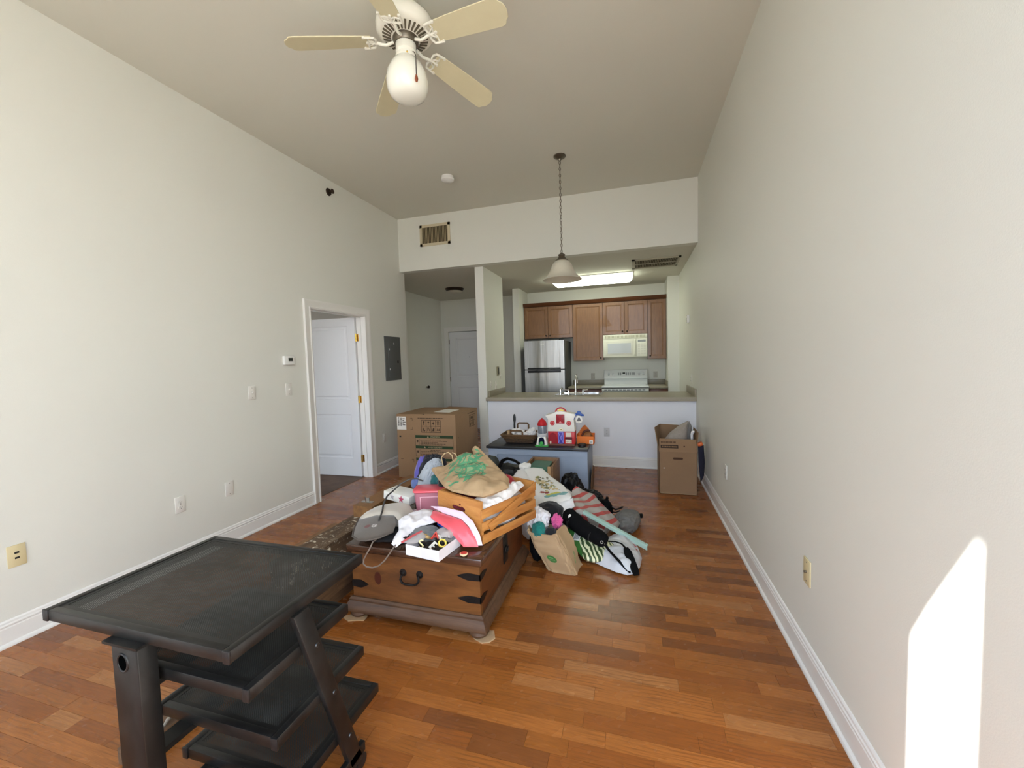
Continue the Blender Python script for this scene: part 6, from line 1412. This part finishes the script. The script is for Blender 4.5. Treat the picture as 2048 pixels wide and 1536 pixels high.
def rgt(pnt, r): return [pnt + (ua * math.cos(2 * PI * i / 20) + ub * math.sin(2 * PI * i / 20)) * r for i in range(20)]
mb.loft([rgt(b_, 0.021), rgt(a_, 0.021), rgt(a_, 0.018), rgt(a_ + dd * 0.08, 0.018)], True, True)
part(t, 'tube', mb, mat('tube_black', (30, 30, 31), 0.5))
single('blue_packet', MB().hexa([(-1.10, 2.085, 0.49), (-1.045, 2.045, 0.485), (-1.02, 2.065, 0.487), (-1.085, 2.125, 0.493), (-1.10, 2.10, 0.522), (-1.045, 2.055, 0.505), (-1.02, 2.075, 0.505), (-1.085, 2.135, 0.525)]).bevel(0.004), mat('packet_blue', (44, 84, 186), 0.4), 'bright blue packet corner behind the letter box', 'packet')
# white letter box with wooden letters
WB = mat('letter_box_white', (236, 234, 238), 0.5)
q0, q1, q2, q3 = Vector((-1.145, 1.822)), Vector((-0.940, 1.792)), Vector((-0.908, 1.985)), Vector((-1.112, 2.015))
wz0, wz1 = 0.433, 0.488
t = thing('letter_box', 'shallow white card box of wooden letters overhanging the chest front', 'box', (-1.026, 1.903, wz0))
def quad(k, z):
    c_ = (q0 + q1 + q2 + q3) / 4; return [(q.x + (c_.x - q.x) * k, q.y + (c_.y - q.y) * k, z) for q in (q0, q1, q2, q3)]
part(t, 'tray', MB().loft([quad(0, wz0), quad(0, wz1), quad(0.018, wz1), quad(0.018, wz0 + 0.003)], True, True), WB, smooth=0)
part(t, 'fold_crease', MB().prism([(0.10, 0.0), (0.207, 0.0), (0.10, 0.053)], 'y', -0.0006, 0.0).xf(Matrix.Translation((q0.x, q0.y, wz0)) @ Matrix.Rotation(math.atan2(q1.y - q0.y, q1.x - q0.x), 4, 'Z')), mat('letter_box_fold', (226, 224, 230), 0.5), smooth=0)
LT = [('A', 'red', (206, 70, 62), -1.02, 1.915, 0.505, 0.2, 0.5), ('O', 'yellow', (236, 208, 96), -0.955, 1.865, 0.492, 0.9, 0.9), ('S', 'cream', (238, 222, 160), -1.065, 1.842, 0.486, 0.5, 0.9), ('E', 'white', (232, 230, 222), -1.00, 1.842, 0.486, -0.6, 0.5), ('L', 'black', (26, 25, 24), -1.045, 1.875, 0.482, 1.9, 0.3), ('N', 'black', (26, 25, 24), -0.985, 1.885, 0.484, 0.4, 0.2), ('H', 'tan', (204, 168, 104), -1.075, 1.935, 0.488, 2.4, 0.5), ('M', 'white', (232, 230, 222), -0.985, 1.93, 0.492, 1.2, 0.6), ('K', 'black', (26, 25, 24), -1.085, 1.885, 0.472, 0.8, 0.1), ('T', 'grey', (150, 146, 144), -0.945, 1.92, 0.486, 2.0, 0.3)]
whr = {'A': 'on top of the letter heap', 'O': 'nearest the open corner of the white box', 'S': 'at the front wall of the white box', 'E': 'standing in the white box front', 'L': 'among the dark letters of the heap', 'N': 'near the middle of the heap', 'H': 'leaning near the zip bag', 'M': 'behind the red one', 'K': 'low beside the box wall', 'T': 'at the far side of the box'}
for chh_, cn, c_, lx, ly, lz, az, ti in LT:
    M_ = Matrix.Translation((lx, ly, lz)) @ Matrix.Rotation(az, 4, 'Z') @ Matrix.Rotation(ti, 4, 'X')
    single('wooden_letter', text_mb(chh_, 0.062, M_, 0.006), mat('letter_' + cn, c_, 0.5), '%s wooden letter %s %s' % (cn, chh_, whr[chh_]), 'letter', 'wooden letters in the white box', smooth=0)
single('wooden_letters', blob((-1.026, 1.903, 0.450), (0.070, 0.070, 0.016), 86, 0.25, 5, 0.437, -0.1, sub=4, power=0.7), mat('letters_dark', (52, 46, 40), 0.6, var=0.5, vs=60), 'dark heap of small letters at the bottom of the white box', 'letters', kind='stuff', smooth=0)
ZIP = NT('clear_film'); ZIP.b.inputs['Base Color'].default_value = lin((222, 216, 216)); ZIP.b.inputs['Roughness'].default_value = 0.15
_tp = ZIP.n('ShaderNodeBsdfTransparent'); _m = ZIP.n('ShaderNodeMixShader'); _m.inputs[0].default_value = 0.6; ZIP.l(ZIP.b.outputs[0], _m.inputs[1]); ZIP.l(_tp.outputs[0], _m.inputs[2]); ZIP.l(_m.outputs[0], ZIP.out.inputs[0]); ZIP = ZIP.m
t = thing('zip_bag', 'clear zip bag with a red seal lying on the letter box corner', 'zip bag', (-1.12, 1.9, 0.49))
p = Pillow([(-1.172, 1.835, 0.488), (-1.105, 1.925, 0.516), (-1.065, 1.895, 0.51), (-1.06, 1.855, 0.500), (-1.10, 1.83, 0.493)], 0.006, 0.004, 0.012, 0.003, 20, 88)
part(t, 'film', p.mb, ZIP)
part(t, 'seal', MB().strap([(-1.176, 1.834, 0.488), (-1.14, 1.885, 0.506), (-1.106, 1.926, 0.518)], 0.016, 0.003), mat('seal_red', (212, 92, 96), 0.4))
t = thing('zip_bag.001', 'clear zip bag of pale pieces lying on the back of the letter box', 'zip bag', (-0.99, 1.97, 0.49))
p = Pillow([(-1.055, 1.965, 0.500), (-0.99, 2.035, 0.518), (-0.925, 1.985, 0.505), (-0.935, 1.925, 0.498), (-0.99, 1.92, 0.502)], 0.018, 0.01, 0.012, 0.005, 24, 89)
part(t, 'film', p.mb, ZIP)
part(t, 'pale_pieces', blob((-0.985, 1.965, 0.502), (0.05, 0.035, 0.012), 90, 0.35, 5, sub=3), mat('pieces_pale', (190, 176, 170), 0.6), smooth=0, kind='stuff')
t = thing('round_knob', 'small round red and cream wooden knob on the chest front edge', 'knob', (-0.846, 1.885, 0.431))
part(t, 'stem', MB().lathe([(0.0, 0.4312), (0.010, 0.4312), (0.011, 0.438), (0.0, 0.438)], (-0.846, 1.885, 0), 18), mat('knob_cream', (224, 202, 162), 0.5))
part(t, 'head', MB().lathe([(0.0, 0.437), (0.018, 0.437), (0.0205, 0.439), (0.0205, 0.444), (0.017, 0.446), (0.0, 0.446)], (-0.846, 1.885, 0), 24), mat('knob_cream', (0, 0, 0)))
part(t, 'top_disc', MB().lathe([(0.0, 0.448), (0.006, 0.448), (0.007, 0.4468), (0.015, 0.4475), (0.0168, 0.446), (0.0, 0.4458)], (-0.846, 1.885, 0), 24), mat('knob_red', (186, 62, 50), 0.5))
# heap of clothes at the back of the chest
def fab(n_, c_, **k): return mat(n_, c_, 0.95, sheen=0.25, bump=0.15, bs=220, **k)
single('grey_sweatshirt', blob((-1.405, 2.60, 0.58), (0.085, 0.075, 0.165), 91, 0.10, 2.0, 0.434, 0.2, 0.35, sub=5, fold=0.8, fdir=(2.2, 2.2, 0.5)), fab('heather_grey', (166, 172, 178)), 'heather grey sweatshirt heaped in front of the carton', 'sweatshirt')
single('black_shirt', blob((-1.425, 2.655, 0.62), (0.10, 0.06, 0.145), 92, 0.10, 2.0, 0.434, 0.1, 0.35, sub=5, fold=0.8, fdir=(2, 2, 0.5)), fab('black_knit', (20, 21, 30)), 'black garment rising behind the grey sweatshirt', 'shirt')
single('purple_shirt', blob((-1.505, 2.655, 0.62), (0.05, 0.045, 0.125), 93, 0.12, 2.0, 0.434, 0.1, 0.2, sub=4, fold=0.8), fab('purple_knit', (92, 84, 158)), 'purple garment edge at the top of the clothes heap', 'shirt')
single('blue_shirt', blob((-1.525, 2.62, 0.545), (0.04, 0.04, 0.05), 94, 0.16, 2.0, None, 0.1, sub=4), fab('periwinkle', (104, 120, 172)), 'periwinkle cloth bit at the low end of the clothes heap', 'cloth')
single('navy_shirt', blob((-1.47, 2.60, 0.48), (0.065, 0.06, 0.09), 95, 0.14, 2.0, 0.434, 0.1, sub=4), fab('navy_knit', (26, 26, 40)), 'dark navy garment at the foot of the clothes heap', 'shirt')
single('teal_shirt', blob((-1.275, 2.52, 0.55), (0.075, 0.06, 0.115), 96, 0.12, 2.0, 0.434, 0.1, -0.3, sub=4, fold=0.8), fab('teal_knit', (30, 92, 92)), 'teal garment between the sweatshirt and the leaf printed bag', 'shirt')
single('black_sweater', blob((-1.19, 2.44, 0.55), (0.065, 0.08, 0.12), 97, 0.10, 2.0, 0.434, 0.1, -0.3, sub=4), fab('black_knit2', (18, 18, 20)), 'black cloth under the mouth of the leaf printed bag', 'cloth')
single('card_corner', MB().prism([(-1.14, 2.30), (-1.04, 2.26), (-1.055, 2.20), (-1.10, 2.215)], 'z', 0.664, 0.668), mat('card_white', (226, 220, 218), 0.5), 'white card corner under the leaf printed paper bag', 'card')
# ------------------------------------------------------------------ bags on the floor, right of the chest
class Sack:
    """standing paper sack: rounded rectangle rings from base to rim, leaning, crumpled"""
    def __init__(s, c0, c1, w, d, h, rz, seed, amp=0.007):
        s.c0, s.c1, s.w, s.d, s.h, s.rz, s.seed, s.amp = Vector(c0), Vector(c1), w, d, h, rz, seed, amp
    def at(s, a, f, off=0.0):
        e = 0.28 - 0.05 * f
        ca, sa = math.cos(a), math.sin(a)
        x = math.copysign(abs(ca) ** e, ca) * s.w / 2; y = math.copysign(abs(sa) ** e, sa) * s.d / 2
        k = 1 + 0.05 * math.sin(PI * f)
        q = Vector((ca * 2.2, sa * 2.2, f * 3.2)) + Vector((s.seed, 0, 0))
        ds, _ = noise.voronoi(q * 1.15)
        nz = s.amp * (noise.noise(q * 0.8) * 1.6 + min(0.5, ds[1] - ds[0]) * 1.6 - 0.4)
        r = Vector((x, y, 0)) * k; n = r.normalized()
        r = r + n * (nz + off)
        c = s.c0.lerp(s.c1, f)
        z = s.h * f + (0.018 * noise.noise(Vector((ca * 1.5, sa * 1.5, s.seed))) + 0.016 * math.cos(2 * a + 0.6)) * f ** 3
        return Matrix.Rotation(s.rz, 3, 'Z') @ r + Vector((c.x, c.y, z + 0.002))
    def mesh(s, na=72, nf=26):
        rings = [[s.at(2 * PI * i / na, j / nf) for i in range(na)] for j in range(nf + 1)]
        rings += [[s.at(2 * PI * i / na, j / nf, -0.004) for i in range(na)] for j in range(nf, nf // 2, -1)]
        return MB().loft(rings, True, False)
    def patch(s, side, x0, f0, poly, lift=0.0012):
        mb = MB()
        def P(u, v):
            f = f0 + v / s.h; e = 0.28 - 0.05 * f; h = (s.w if side == 'front' else s.d) / 2
            q = max(-0.999, min(0.999, u / h)); c = math.copysign(abs(q) ** (1 / e), q)
            return s.at(-math.acos(c) if side == 'front' else math.asin(c), f, lift)
        cx = sum(x for x, y in poly) / len(poly); cy = sum(y for x, y in poly) / len(poly)
        rings = [[P(x0 + cx + (x - cx) * k, cy + (y - cy) * k) for x, y in poly] for k in (1.0, 0.75, 0.5, 0.25, 0.08)]
        return mb.loft(rings, False, True)
sk = Sack((-0.463, 2.695), (-0.575, 2.645), 0.215, 0.175, 0.292, math.radians(-8), 3.3, 0.012)
t = thing('grocery_sack', 'brown paper grocery sack with a round green logo beside the chest', 'paper bag', (-0.463, 2.695, 0))
part(t, 'sack', sk.mesh(), KRAFT, smooth=22)
part(t, 'round_logo', sk.patch('front', -0.012, 0.36, circle(0, 0, 0.030, 0.028, 24)), mat('logo_green', (70, 124, 62), 0.7), smooth=0)
mb = MB()
for row_, (w_, z_) in enumerate(((0.022, 0.008), (0.034, -0.006))):
    x = -w_ / 2
    while x < w_ / 2: mb = join(mb, sk.patch('front', -0.012 + x, 0.36 + z_ / 0.292, [(-0.0022, -0.004), (0.0022, -0.004), (0.0022, 0.004), (-0.0022, 0.004)], 0.0026)); x += 0.0065
part(t, 'logo_letters', mb, mat('logo_pale', (126, 168, 112), 0.7), smooth=0, kind='stuff')
part(t, 'green_mark', sk.patch('side', 0.0, 0.33, [(-0.022, -0.035), (-0.006, -0.04), (0.022, 0.03), (0.006, 0.04)]), mat('mark_sage', (130, 142, 92), 0.7), smooth=0)
# clothes in the sack
single('white_shirt', blob((-0.645, 2.715, 0.315), (0.075, 0.085, 0.075), 101, 0.16, 2.2, None, 0.2, sub=5, fold=0.7), fab('white_knit', (228, 228, 232)), 'white shirt bunched at the top of the grocery sack', 'shirt')
single('teal_camisole', blob((-0.618, 2.60, 0.285), (0.048, 0.038, 0.055), 102, 0.14, 2.0, None, -0.2, sub=4, fold=0.7, fdir=(2, 2, 0.5)), fab('teal_satin', (24, 112, 104)), 'teal cloth at the front rim of the grocery sack', 'cloth')
single('black_sock', blob((-0.535, 2.60, 0.280), (0.035, 0.035, 0.036), 103, 0.14, 2.0, None, 0.2, sub=4), fab('sock_black', (26, 28, 32)), 'black rolled cloth beside the teal one in the sack', 'cloth')
single('pink_fleece', blob((-0.512, 2.70, 0.318), (0.034, 0.036, 0.046), 104, 0.26, 3.4, None, 0.2, sub=5, fold=0.6), fab('pink_fleece', (214, 90, 150)), 'bright pink fleece at the far rim of the grocery sack', 'cloth')
single('black_hoodie', blob((-0.585, 2.84, 0.325), (0.095, 0.075, 0.075), 105, 0.14, 2.2, None, 0.2, sub=4), fab('hoodie_black', (20, 19, 22)), 'black hoodie bunched behind the grocery sack', 'hoodie')
single('black_backpack', blob((-0.675, 2.80, 0.12), (0.055, 0.13, 0.13), 106, 0.10, 2.0, 0.002, 0.1, sub=4), mat('backpack_black', (12, 12, 14), 0.95, spec=0.1), 'black soft bag squeezed between chest and grocery sack', 'bag')
# white printed tote
TOTE = mat('tote_white', (230, 229, 225), 0.6, bump=0.04, bs=90)
tt = thing('printed_tote', 'large white plastic carrier with a colourful doodle print on the heap', 'bag', (-0.72, 3.15, 0))
part(tt, 'sack', blob((-0.70, 3.19, 0.185), (0.215, 0.25, 0.185), 111, 0.06, 2.2, 0.002, -0.15, sub=5, power=0.72, fold=0.9), mat('tote_plastic', (222, 221, 220), 0.45))
pf = Pillow([(-0.935, 3.42, 0.470), (-0.850, 3.45, 0.478), (-0.770, 3.45, 0.473), (-0.680, 3.35, 0.439), (-0.541, 3.20, 0.410), (-0.470, 3.06, 0.392), (-0.442, 3.00, 0.381), (-0.53, 2.96, 0.362), (-0.630, 2.93, 0.342), (-0.714, 3.05, 0.375), (-0.834, 3.25, 0.426), (-0.89, 3.35, 0.452)], 0.015, 0.05, 0.014, 0.003, 12, 112)
part(tt, 'printed_face', pf.mb, TOTE)
part(tt, 'front_fold', Pillow([(-0.630, 2.928, 0.345), (-0.53, 2.955, 0.363), (-0.442, 2.995, 0.383), (-0.430, 2.99, 0.325), (-0.50, 2.93, 0.285), (-0.557, 2.895, 0.270), (-0.629, 2.875, 0.262), (-0.67, 2.86, 0.262)], 0.015, 0.015, 0.014, 0.005, 14, 113).mb, mat('tote_plastic', (0, 0, 0)))
part(tt, 'side_drape', Pillow([(-0.935, 3.42, 0.474), (-0.834, 3.25, 0.430), (-0.714, 3.05, 0.378), (-0.630, 2.93, 0.345), (-0.629, 2.88, 0.27), (-0.671, 2.845, 0.230), (-0.75, 2.93, 0.26), (-0.82, 3.05, 0.31), (-0.93, 3.20, 0.36), (-1.01, 3.32, 0.405), (-0.985, 3.41, 0.46)], 0.018, 0.018, 0.014, 0.009, 12, 114).mb, mat('tote_plastic', (0, 0, 0)))
part(tt, 'knot', blob((-0.925, 3.43, 0.492), (0.05, 0.035, 0.03), 115, 0.2, 2.4, None, 0.5, sub=3), TOTE)
W_, H_ = pf.x1 - pf.x0, pf.y1 - pf.y0
def pt(u, v):   # along the print: u across the near edge, v from near to far end
    a = Vector((-0.625, 2.945, 0.345)); b = Vector((-0.455, 3.01, 0.383)); c_ = Vector((-0.935, 3.40, 0.47)); d_ = Vector((-0.77, 3.44, 0.473))
    q = (a.lerp(b, u)).lerp(c_.lerp(d_, u), v) - pf.c
    return Vector((q.dot(pf.e1) - pf.x0, q.dot(pf.e2) - pf.y0))
rp = random.Random(12); cols = {'print_sage': ((150, 152, 100), []), 'print_olive': ((104, 98, 70), []), 'print_teal': ((126, 172, 170), []), 'print_yellow': ((202, 196, 96), []), 'print_brick': ((150, 70, 62), []), 'print_sand': ((206, 186, 140), [])}
def spot(nm, u, v, r, ry=None, seed=0, wob=0.3):
    c_ = pt(u, v); P_ = [(c_.x + x, c_.y + y) for x, y in circle(0, 0, r, ry or r, 14, wob, seed)]
    if all(pf.inside(Vector((x + pf.x0, y + pf.y0))) for x, y in P_): cols[nm][1].append(P_)
for i in range(9): spot('print_teal', 0.05 + 0.11 * i, 0.10 + 0.02 * (i % 3), 0.030, 0.012, i)
for i in range(5): spot('print_yellow', 0.25 + 0.1 * i, 0.16, 0.022, 0.010, 20 + i)
for i in range(5): spot('print_brick', 0.06 + 0.05 * i, 0.26 - 0.012 * i, 0.014, 0.010, 30 + i, 0.5)
for i in range(26): spot('print_sand', rp.uniform(0.2, 0.8), rp.uniform(0.25, 0.62), rp.uniform(0.007, 0.016), None, 40 + i, 0.4)
for i in range(34): spot('print_olive', rp.uniform(0.18, 0.85), rp.uniform(0.24, 0.68), rp.uniform(0.004, 0.012), rp.uniform(0.003, 0.009), 60 + i, 0.6)
for i in range(22): spot('print_sage', rp.uniform(0.2, 0.85), rp.uniform(0.28, 0.60), rp.uniform(0.006, 0.014), None, 80 + i, 0.4)
spot('print_sage', 0.38, 0.68, 0.020, 0.020, 99, 0.2); spot('print_olive', 0.36, 0.60, 0.008, 0.014, 98); spot('print_olive', 0.3, 0.42, 0.018, 0.012, 97)
for k_, (nm, (c_, Ps)) in enumerate(cols.items()):
    if not Ps: continue
    mb = MB()
    for P_ in Ps: mb = join(mb, pf.decal(P_, 0.0012 + 0.0004 * k_, 0.012))
    part(tt, 'doodle_print', mb, mat(nm, c_, 0.7), smooth=0)
# black tripod bag with its straps
NYL = mat('black_nylon', (13, 13, 14), 0.9, bump=0.2, bs=180, spec=0.15)
tr = thing('tripod_bag', 'long black padded carry bag with a shoulder strap across the heap', 'carry bag', (-0.35, 2.88, 0.1))
ax_ = [Vector((-0.535, 3.00, 0.268)), Vector((-0.185, 2.765, 0.165))]
pts = []; rs = []
for i in range(25):
    f = i / 24; pts.append(ax_[0].lerp(ax_[1], f) + Vector((0, 0, 0.006 * math.sin(f * 9)))); e = min(f, 1 - f)
    rs.append((0.066 - 0.016 * f) * (math.sqrt(max(0.02, 1 - (1 - min(1, e / 0.09)) ** 2))) * (1 + 0.03 * math.sin(f * 40)))
part(tr, 'body', MB().tube(pts, rs, 24), NYL, smooth=60)
nrm_ = (ax_[1] - ax_[0]).normalized()
for f in (0.28, 0.72): 
    c_ = ax_[0].lerp(ax_[1], f); part(tr, 'band', MB().cyl(c_ - nrm_ * 0.01, c_ + nrm_ * 0.01, 0.0655 - 0.016 * f, n=24), mat('band_black', (34, 33, 32), 0.6))
part(tr, 'tag', blob((-0.452, 2.895, 0.282), (0.013, 0.005, 0.018), 120, 0.05, 1, None, 0.5, sub=2), mat('tag_white', (230, 228, 222), 0.5), label='small white tag')
c_ = Vector((-0.215, 2.725, 0.19))
part(tr, 'buckle', MB().torus(c_, 0.009, 0.0022, 'Y').torus(c_ + Vector((0.02, 0.01, -0.02)), 0.008, 0.002, 'X'), mat('buckle_grey', (176, 172, 164), 0.35, 0.7))
part(tr, 'strap', MB().strap([(-0.205, 2.735, 0.180), (-0.155, 2.715, 0.128), (-0.10, 2.70, 0.080), (-0.06, 2.69, 0.045), (-0.03, 2.682, 0.026)], [0.022, 0.022, 0.026, 0.032, 0.034], 0.005), NYL)
part(tr, 'strap', MB().strap([(-0.175, 2.80, 0.165), (-0.13, 2.845, 0.148), (-0.09, 2.835, 0.142), (-0.07, 2.815, 0.132), (-0.055, 2.795, 0.118)], 0.014, 0.004), NYL)
part(tr, 'shoulder_pad', MB().strap([(-0.062, 2.81, 0.126), (-0.05, 2.785, 0.110), (-0.03, 2.745, 0.080), (-0.005, 2.695, 0.040), (0.006, 2.672, 0.016)], [0.03, 0.052, 0.054, 0.05, 0.036], 0.010), NYL)
# green striped bag
GB = NT('striped_bag'); uvn = GB.coord('UV'); sp = GB.n('ShaderNodeSeparateXYZ'); GB.l(GB.mapping(uvn, (1, 1, 1), rot=(0, 0, math.radians(62))), sp.inputs[0])
nz = GB.noise(uvn, 14.0, 2)
ln = GB.math('FRACT', GB.math('MULTIPLY', GB.math('ADD', sp.outputs[1], GB.math('MULTIPLY', nz, 0.05)), 34.0))
su = GB.n('ShaderNodeSeparateXYZ'); GB.l(uvn, su.inputs[0])
strp = GB.mix(GB.ramp(ln, [(0.46, (0, 0, 0, 1)), (0.54, (1, 1, 1, 1))]), lin((62, 84, 46)), lin((226, 226, 186)))
solid = GB.math('LESS_THAN', GB.math('ADD', su.outputs[0], GB.math('MULTIPLY', su.outputs[1], 0.35)), 0.165)
GB.l(GB.mix(solid, strp, lin((56, 112, 48))), GB.b.inputs['Base Color']); GB.b.inputs['Roughness'].default_value = 0.4; GB = GB.m
pg = Pillow([(-0.500, 2.96, 0.155), (-0.454, 2.985, 0.168), (-0.370, 2.99, 0.150), (-0.246, 2.99, 0.128), (-0.144, 2.92, 0.092), (-0.120, 2.87, 0.070), (-0.150, 2.81, 0.055), (-0.182, 2.775, 0.048), (-0.264, 2.735, 0.042), (-0.330, 2.745, 0.045), (-0.372, 2.79, 0.060), (-0.420, 2.83, 0.090), (-0.465, 2.88, 0.120)], 0.035, 0.05, 0.010, 0.007, 18, 131, 0.004)
t = thing('green_striped_bag', 'green and cream striped shopping bag lying under the carry bag', 'shopping bag', (-0.3, 2.86, 0.03))
part(t, 'bag', pg.mb, GB)
lb_ = [(0.0, 0.0), (0.048, -0.008), (0.058, 0.062), (0.010, 0.070)]
o_ = Vector((-0.432, 2.862, 0.12)) - pg.c; o_ = (o_.dot(pg.e1) - pg.x0, o_.dot(pg.e2) - pg.y0)
part(t, 'bar_code_label', pg.decal([(o_[0] + a, o_[1] + b) for a, b in lb_], 0.0015), mat('label_white', (226, 226, 222), 0.5), smooth=0)
mb = MB()
for i in range(7): mb = join(mb, pg.decal([(o_[0] + 0.006 + i * 0.006, o_[1] + 0.006), (o_[0] + 0.009 + i * 0.006, o_[1] + 0.005), (o_[0] + 0.018 + i * 0.006, o_[1] + 0.060), (o_[0] + 0.015 + i * 0.006, o_[1] + 0.061)], 0.0024))
part(t, 'bar_code', mb, mat('code_grey', (88, 92, 96), 0.6), smooth=0, kind='stuff')
# pale plastic bag on the floor
pw = Pillow([(-0.345, 2.825, 0.02), (-0.231, 2.755, 0.015), (-0.129, 2.690, 0.015), (-0.049, 2.665, 0.015), (0.004, 2.70, 0.015), (0.032, 2.79, 0.018), (0.046, 2.91, 0.02), (0.022, 3.05, 0.02), (-0.045, 3.185, 0.02), (-0.13, 3.20, 0.02), (-0.201, 3.12, 0.02), (-0.266, 2.99, 0.02), (-0.33, 2.90, 0.02)], 0.085, 0.013, 0.010, 0.013, 14, 141, 0.010, up=(0, 0, 1))
t = thing('pale_floor_bag', 'pale translucent plastic bag spread on the floor under the strap', 'plastic bag', (-0.14, 2.93, 0.0))
part(t, 'bag', pw.mb, mat('pale_plastic', (208, 210, 214), 0.3))
P_ = []
for i in range(3):
    q = Vector((0.012 - 0.01 * i, 2.93 + 0.05 * i, 0.05)) - pw.c; P_.append((q.dot(pw.e1) - pw.x0, q.dot(pw.e2) - pw.y0))
mb = MB()
for a, b in P_: mb = join(mb, pw.decal(circle(a, b, 0.009, 0.016, 10), 0.002))
part(t, 'red_print', mb, mat('red_print_faded', (196, 96, 96), 0.5), smooth=0)
# mint slat
single('mint_slat', MB().hexa([(-0.375, 3.035, 0.262), (0.082, 3.072, 0.028), (0.094, 3.098, 0.030), (-0.365, 3.068, 0.266), (-0.375, 3.035, 0.272), (0.082, 3.072, 0.038), (0.094, 3.098, 0.040), (-0.365, 3.068, 0.276)]).hexa([(-0.375, 3.035, 0.252), (0.082, 3.072, 0.002), (0.086, 3.074, 0.003), (-0.371, 3.039, 0.253), (-0.375, 3.035, 0.268), (0.082, 3.072, 0.034), (0.086, 3.074, 0.034), (-0.371, 3.039, 0.268)]).bevel(0.002), mat('mint_paint', (172, 204, 192), 0.4), 'pale mint plastic slat sticking out over the floor', 'slat')
single('slat_hole', MB().cyl((0.070, 3.084, 0.0465), (0.070, 3.084, 0.048), 0.004, n=8), DARK, 'tiny dark screw hole plug at the mint slat tip', 'screw')
# grey bag with red bands
RB = NT('grey_red_bag'); uvn = RB.coord('UV')
nz = RB.noise(uvn, 5.0, 3, 0.5, 0.6); w_ = RB.n('ShaderNodeTexWave', wave_type='RINGS', rings_direction='SPHERICAL'); w_.inputs['Scale'].default_value = 4.2; w_.inputs['Distortion'].default_value = 3.2; w_.inputs['Detail'].default_value = 1.0
RB.l(RB.mapping(uvn, (1, 1, 1), (0.12, -0.42, 0)), w_.inputs['Vector'])
RB.l(RB.mix(RB.ramp(w_.outputs['Fac'], [(0.62, (0, 0, 0, 1)), (0.66, (1, 1, 1, 1))]), lin((172, 166, 158)), lin((178, 74, 70))), RB.b.inputs['Base Color']); RB.b.inputs['Roughness'].default_value = 0.4; RB = RB.m
pr = Pillow([(-0.505, 3.26, 0.300), (-0.490, 3.31, 0.346), (-0.466, 3.35, 0.366), (-0.399, 3.40, 0.310), (-0.327, 3.42, 0.278), (-0.277, 3.40, 0.215), (-0.213, 3.36, 0.182), (-0.114, 3.31, 0.094), (-0.135, 3.22, 0.080), (-0.19, 3.15, 0.110), (-0.254, 3.10, 0.165), (-0.361, 3.06, 0.225), (-0.436, 3.06, 0.262), (-0.480, 3.15, 0.280)], 0.03, 0.09, 0.010, 0.010, 13, 151, 0.010)
t = thing('red_banded_bag', 'grey plastic shopping bag with bold red bands beside the white carrier', 'shopping bag', (-0.32, 3.25, 0.0))
part(t, 'bag', pr.mb, RB)
part(t, 'filling', blob((-0.33, 3.26, 0.105), (0.145, 0.13, 0.105), 152, 0.08, 2, 0.002, -0.5, sub=4), mat('bag_grey', (164, 158, 150), 0.5))
# black bin bag
BAGB = mat('bin_bag_black', (16, 16, 18), 0.42, spec=0.35)
t = thing('black_bin_bag', 'shiny black bin bag slumped in front of the blue grey cabinet', 'bin bag', (-0.5, 3.78, 0))
part(t, 'lump', blob((-0.575, 3.82, 0.165), (0.105, 0.10, 0.160), 161, 0.12, 2.4, 0.002, 0.3, sub=5, fold=0.9), BAGB)
part(t, 'tail', blob((-0.415, 3.72, 0.115), (0.15, 0.11, 0.105), 162, 0.14, 2.4, 0.002, -0.4, sub=5, fold=0.9), BAGB)
# grey backpack
BPK = mat('backpack_grey', (110, 108, 104), 0.9, bump=0.2, bs=160, var=0.08, vs=20)
t = thing('grey_backpack', 'grey backpack with black straps lying nearest the bare floor', 'backpack', (-0.08, 3.5, 0))
part(t, 'body', blob((-0.062, 3.47, 0.062), (0.095, 0.155, 0.070), 171, 0.08, 2.2, 0.002, -0.25, sub=5, fold=0.8, power=0.8), BPK)
part(t, 'front_pocket', blob((-0.145, 3.44, 0.055), (0.05, 0.10, 0.05), 172, 0.08, 2.2, 0.002, -0.25, sub=4, fold=0.7), mat('backpack_pocket', (134, 132, 128), 0.9))
part(t, 'strap', MB().strap([(-0.25, 3.64, 0.12), (-0.20, 3.60, 0.115), (-0.16, 3.57, 0.105), (-0.125, 3.585, 0.112), (-0.10, 3.62, 0.118)], 0.018, 0.006), NYL)
part(t, 'strap', MB().strap([(-0.245, 3.60, 0.10), (-0.20, 3.545, 0.098), (-0.16, 3.52, 0.098), (-0.12, 3.545, 0.11)], 0.014, 0.005), NYL)
part(t, 'black_panel', blob((-0.245, 3.63, 0.085), (0.055, 0.085, 0.085), 173, 0.14, 2.3, 0.002, 0.2, sub=4), NYL)
part(t, 'grab_loop', MB().box(-0.245, -0.222, 3.63, 3.665, 0.165, 0.190).bevel(0.006), NYL)
part(t, 'buckle_end', MB().box(0.012, 0.066, 3.55, 3.60, 0.055, 0.085).bevel(0.01).box(0.020, 0.045, 3.55, 3.59, 0.02, 0.06), NYL)
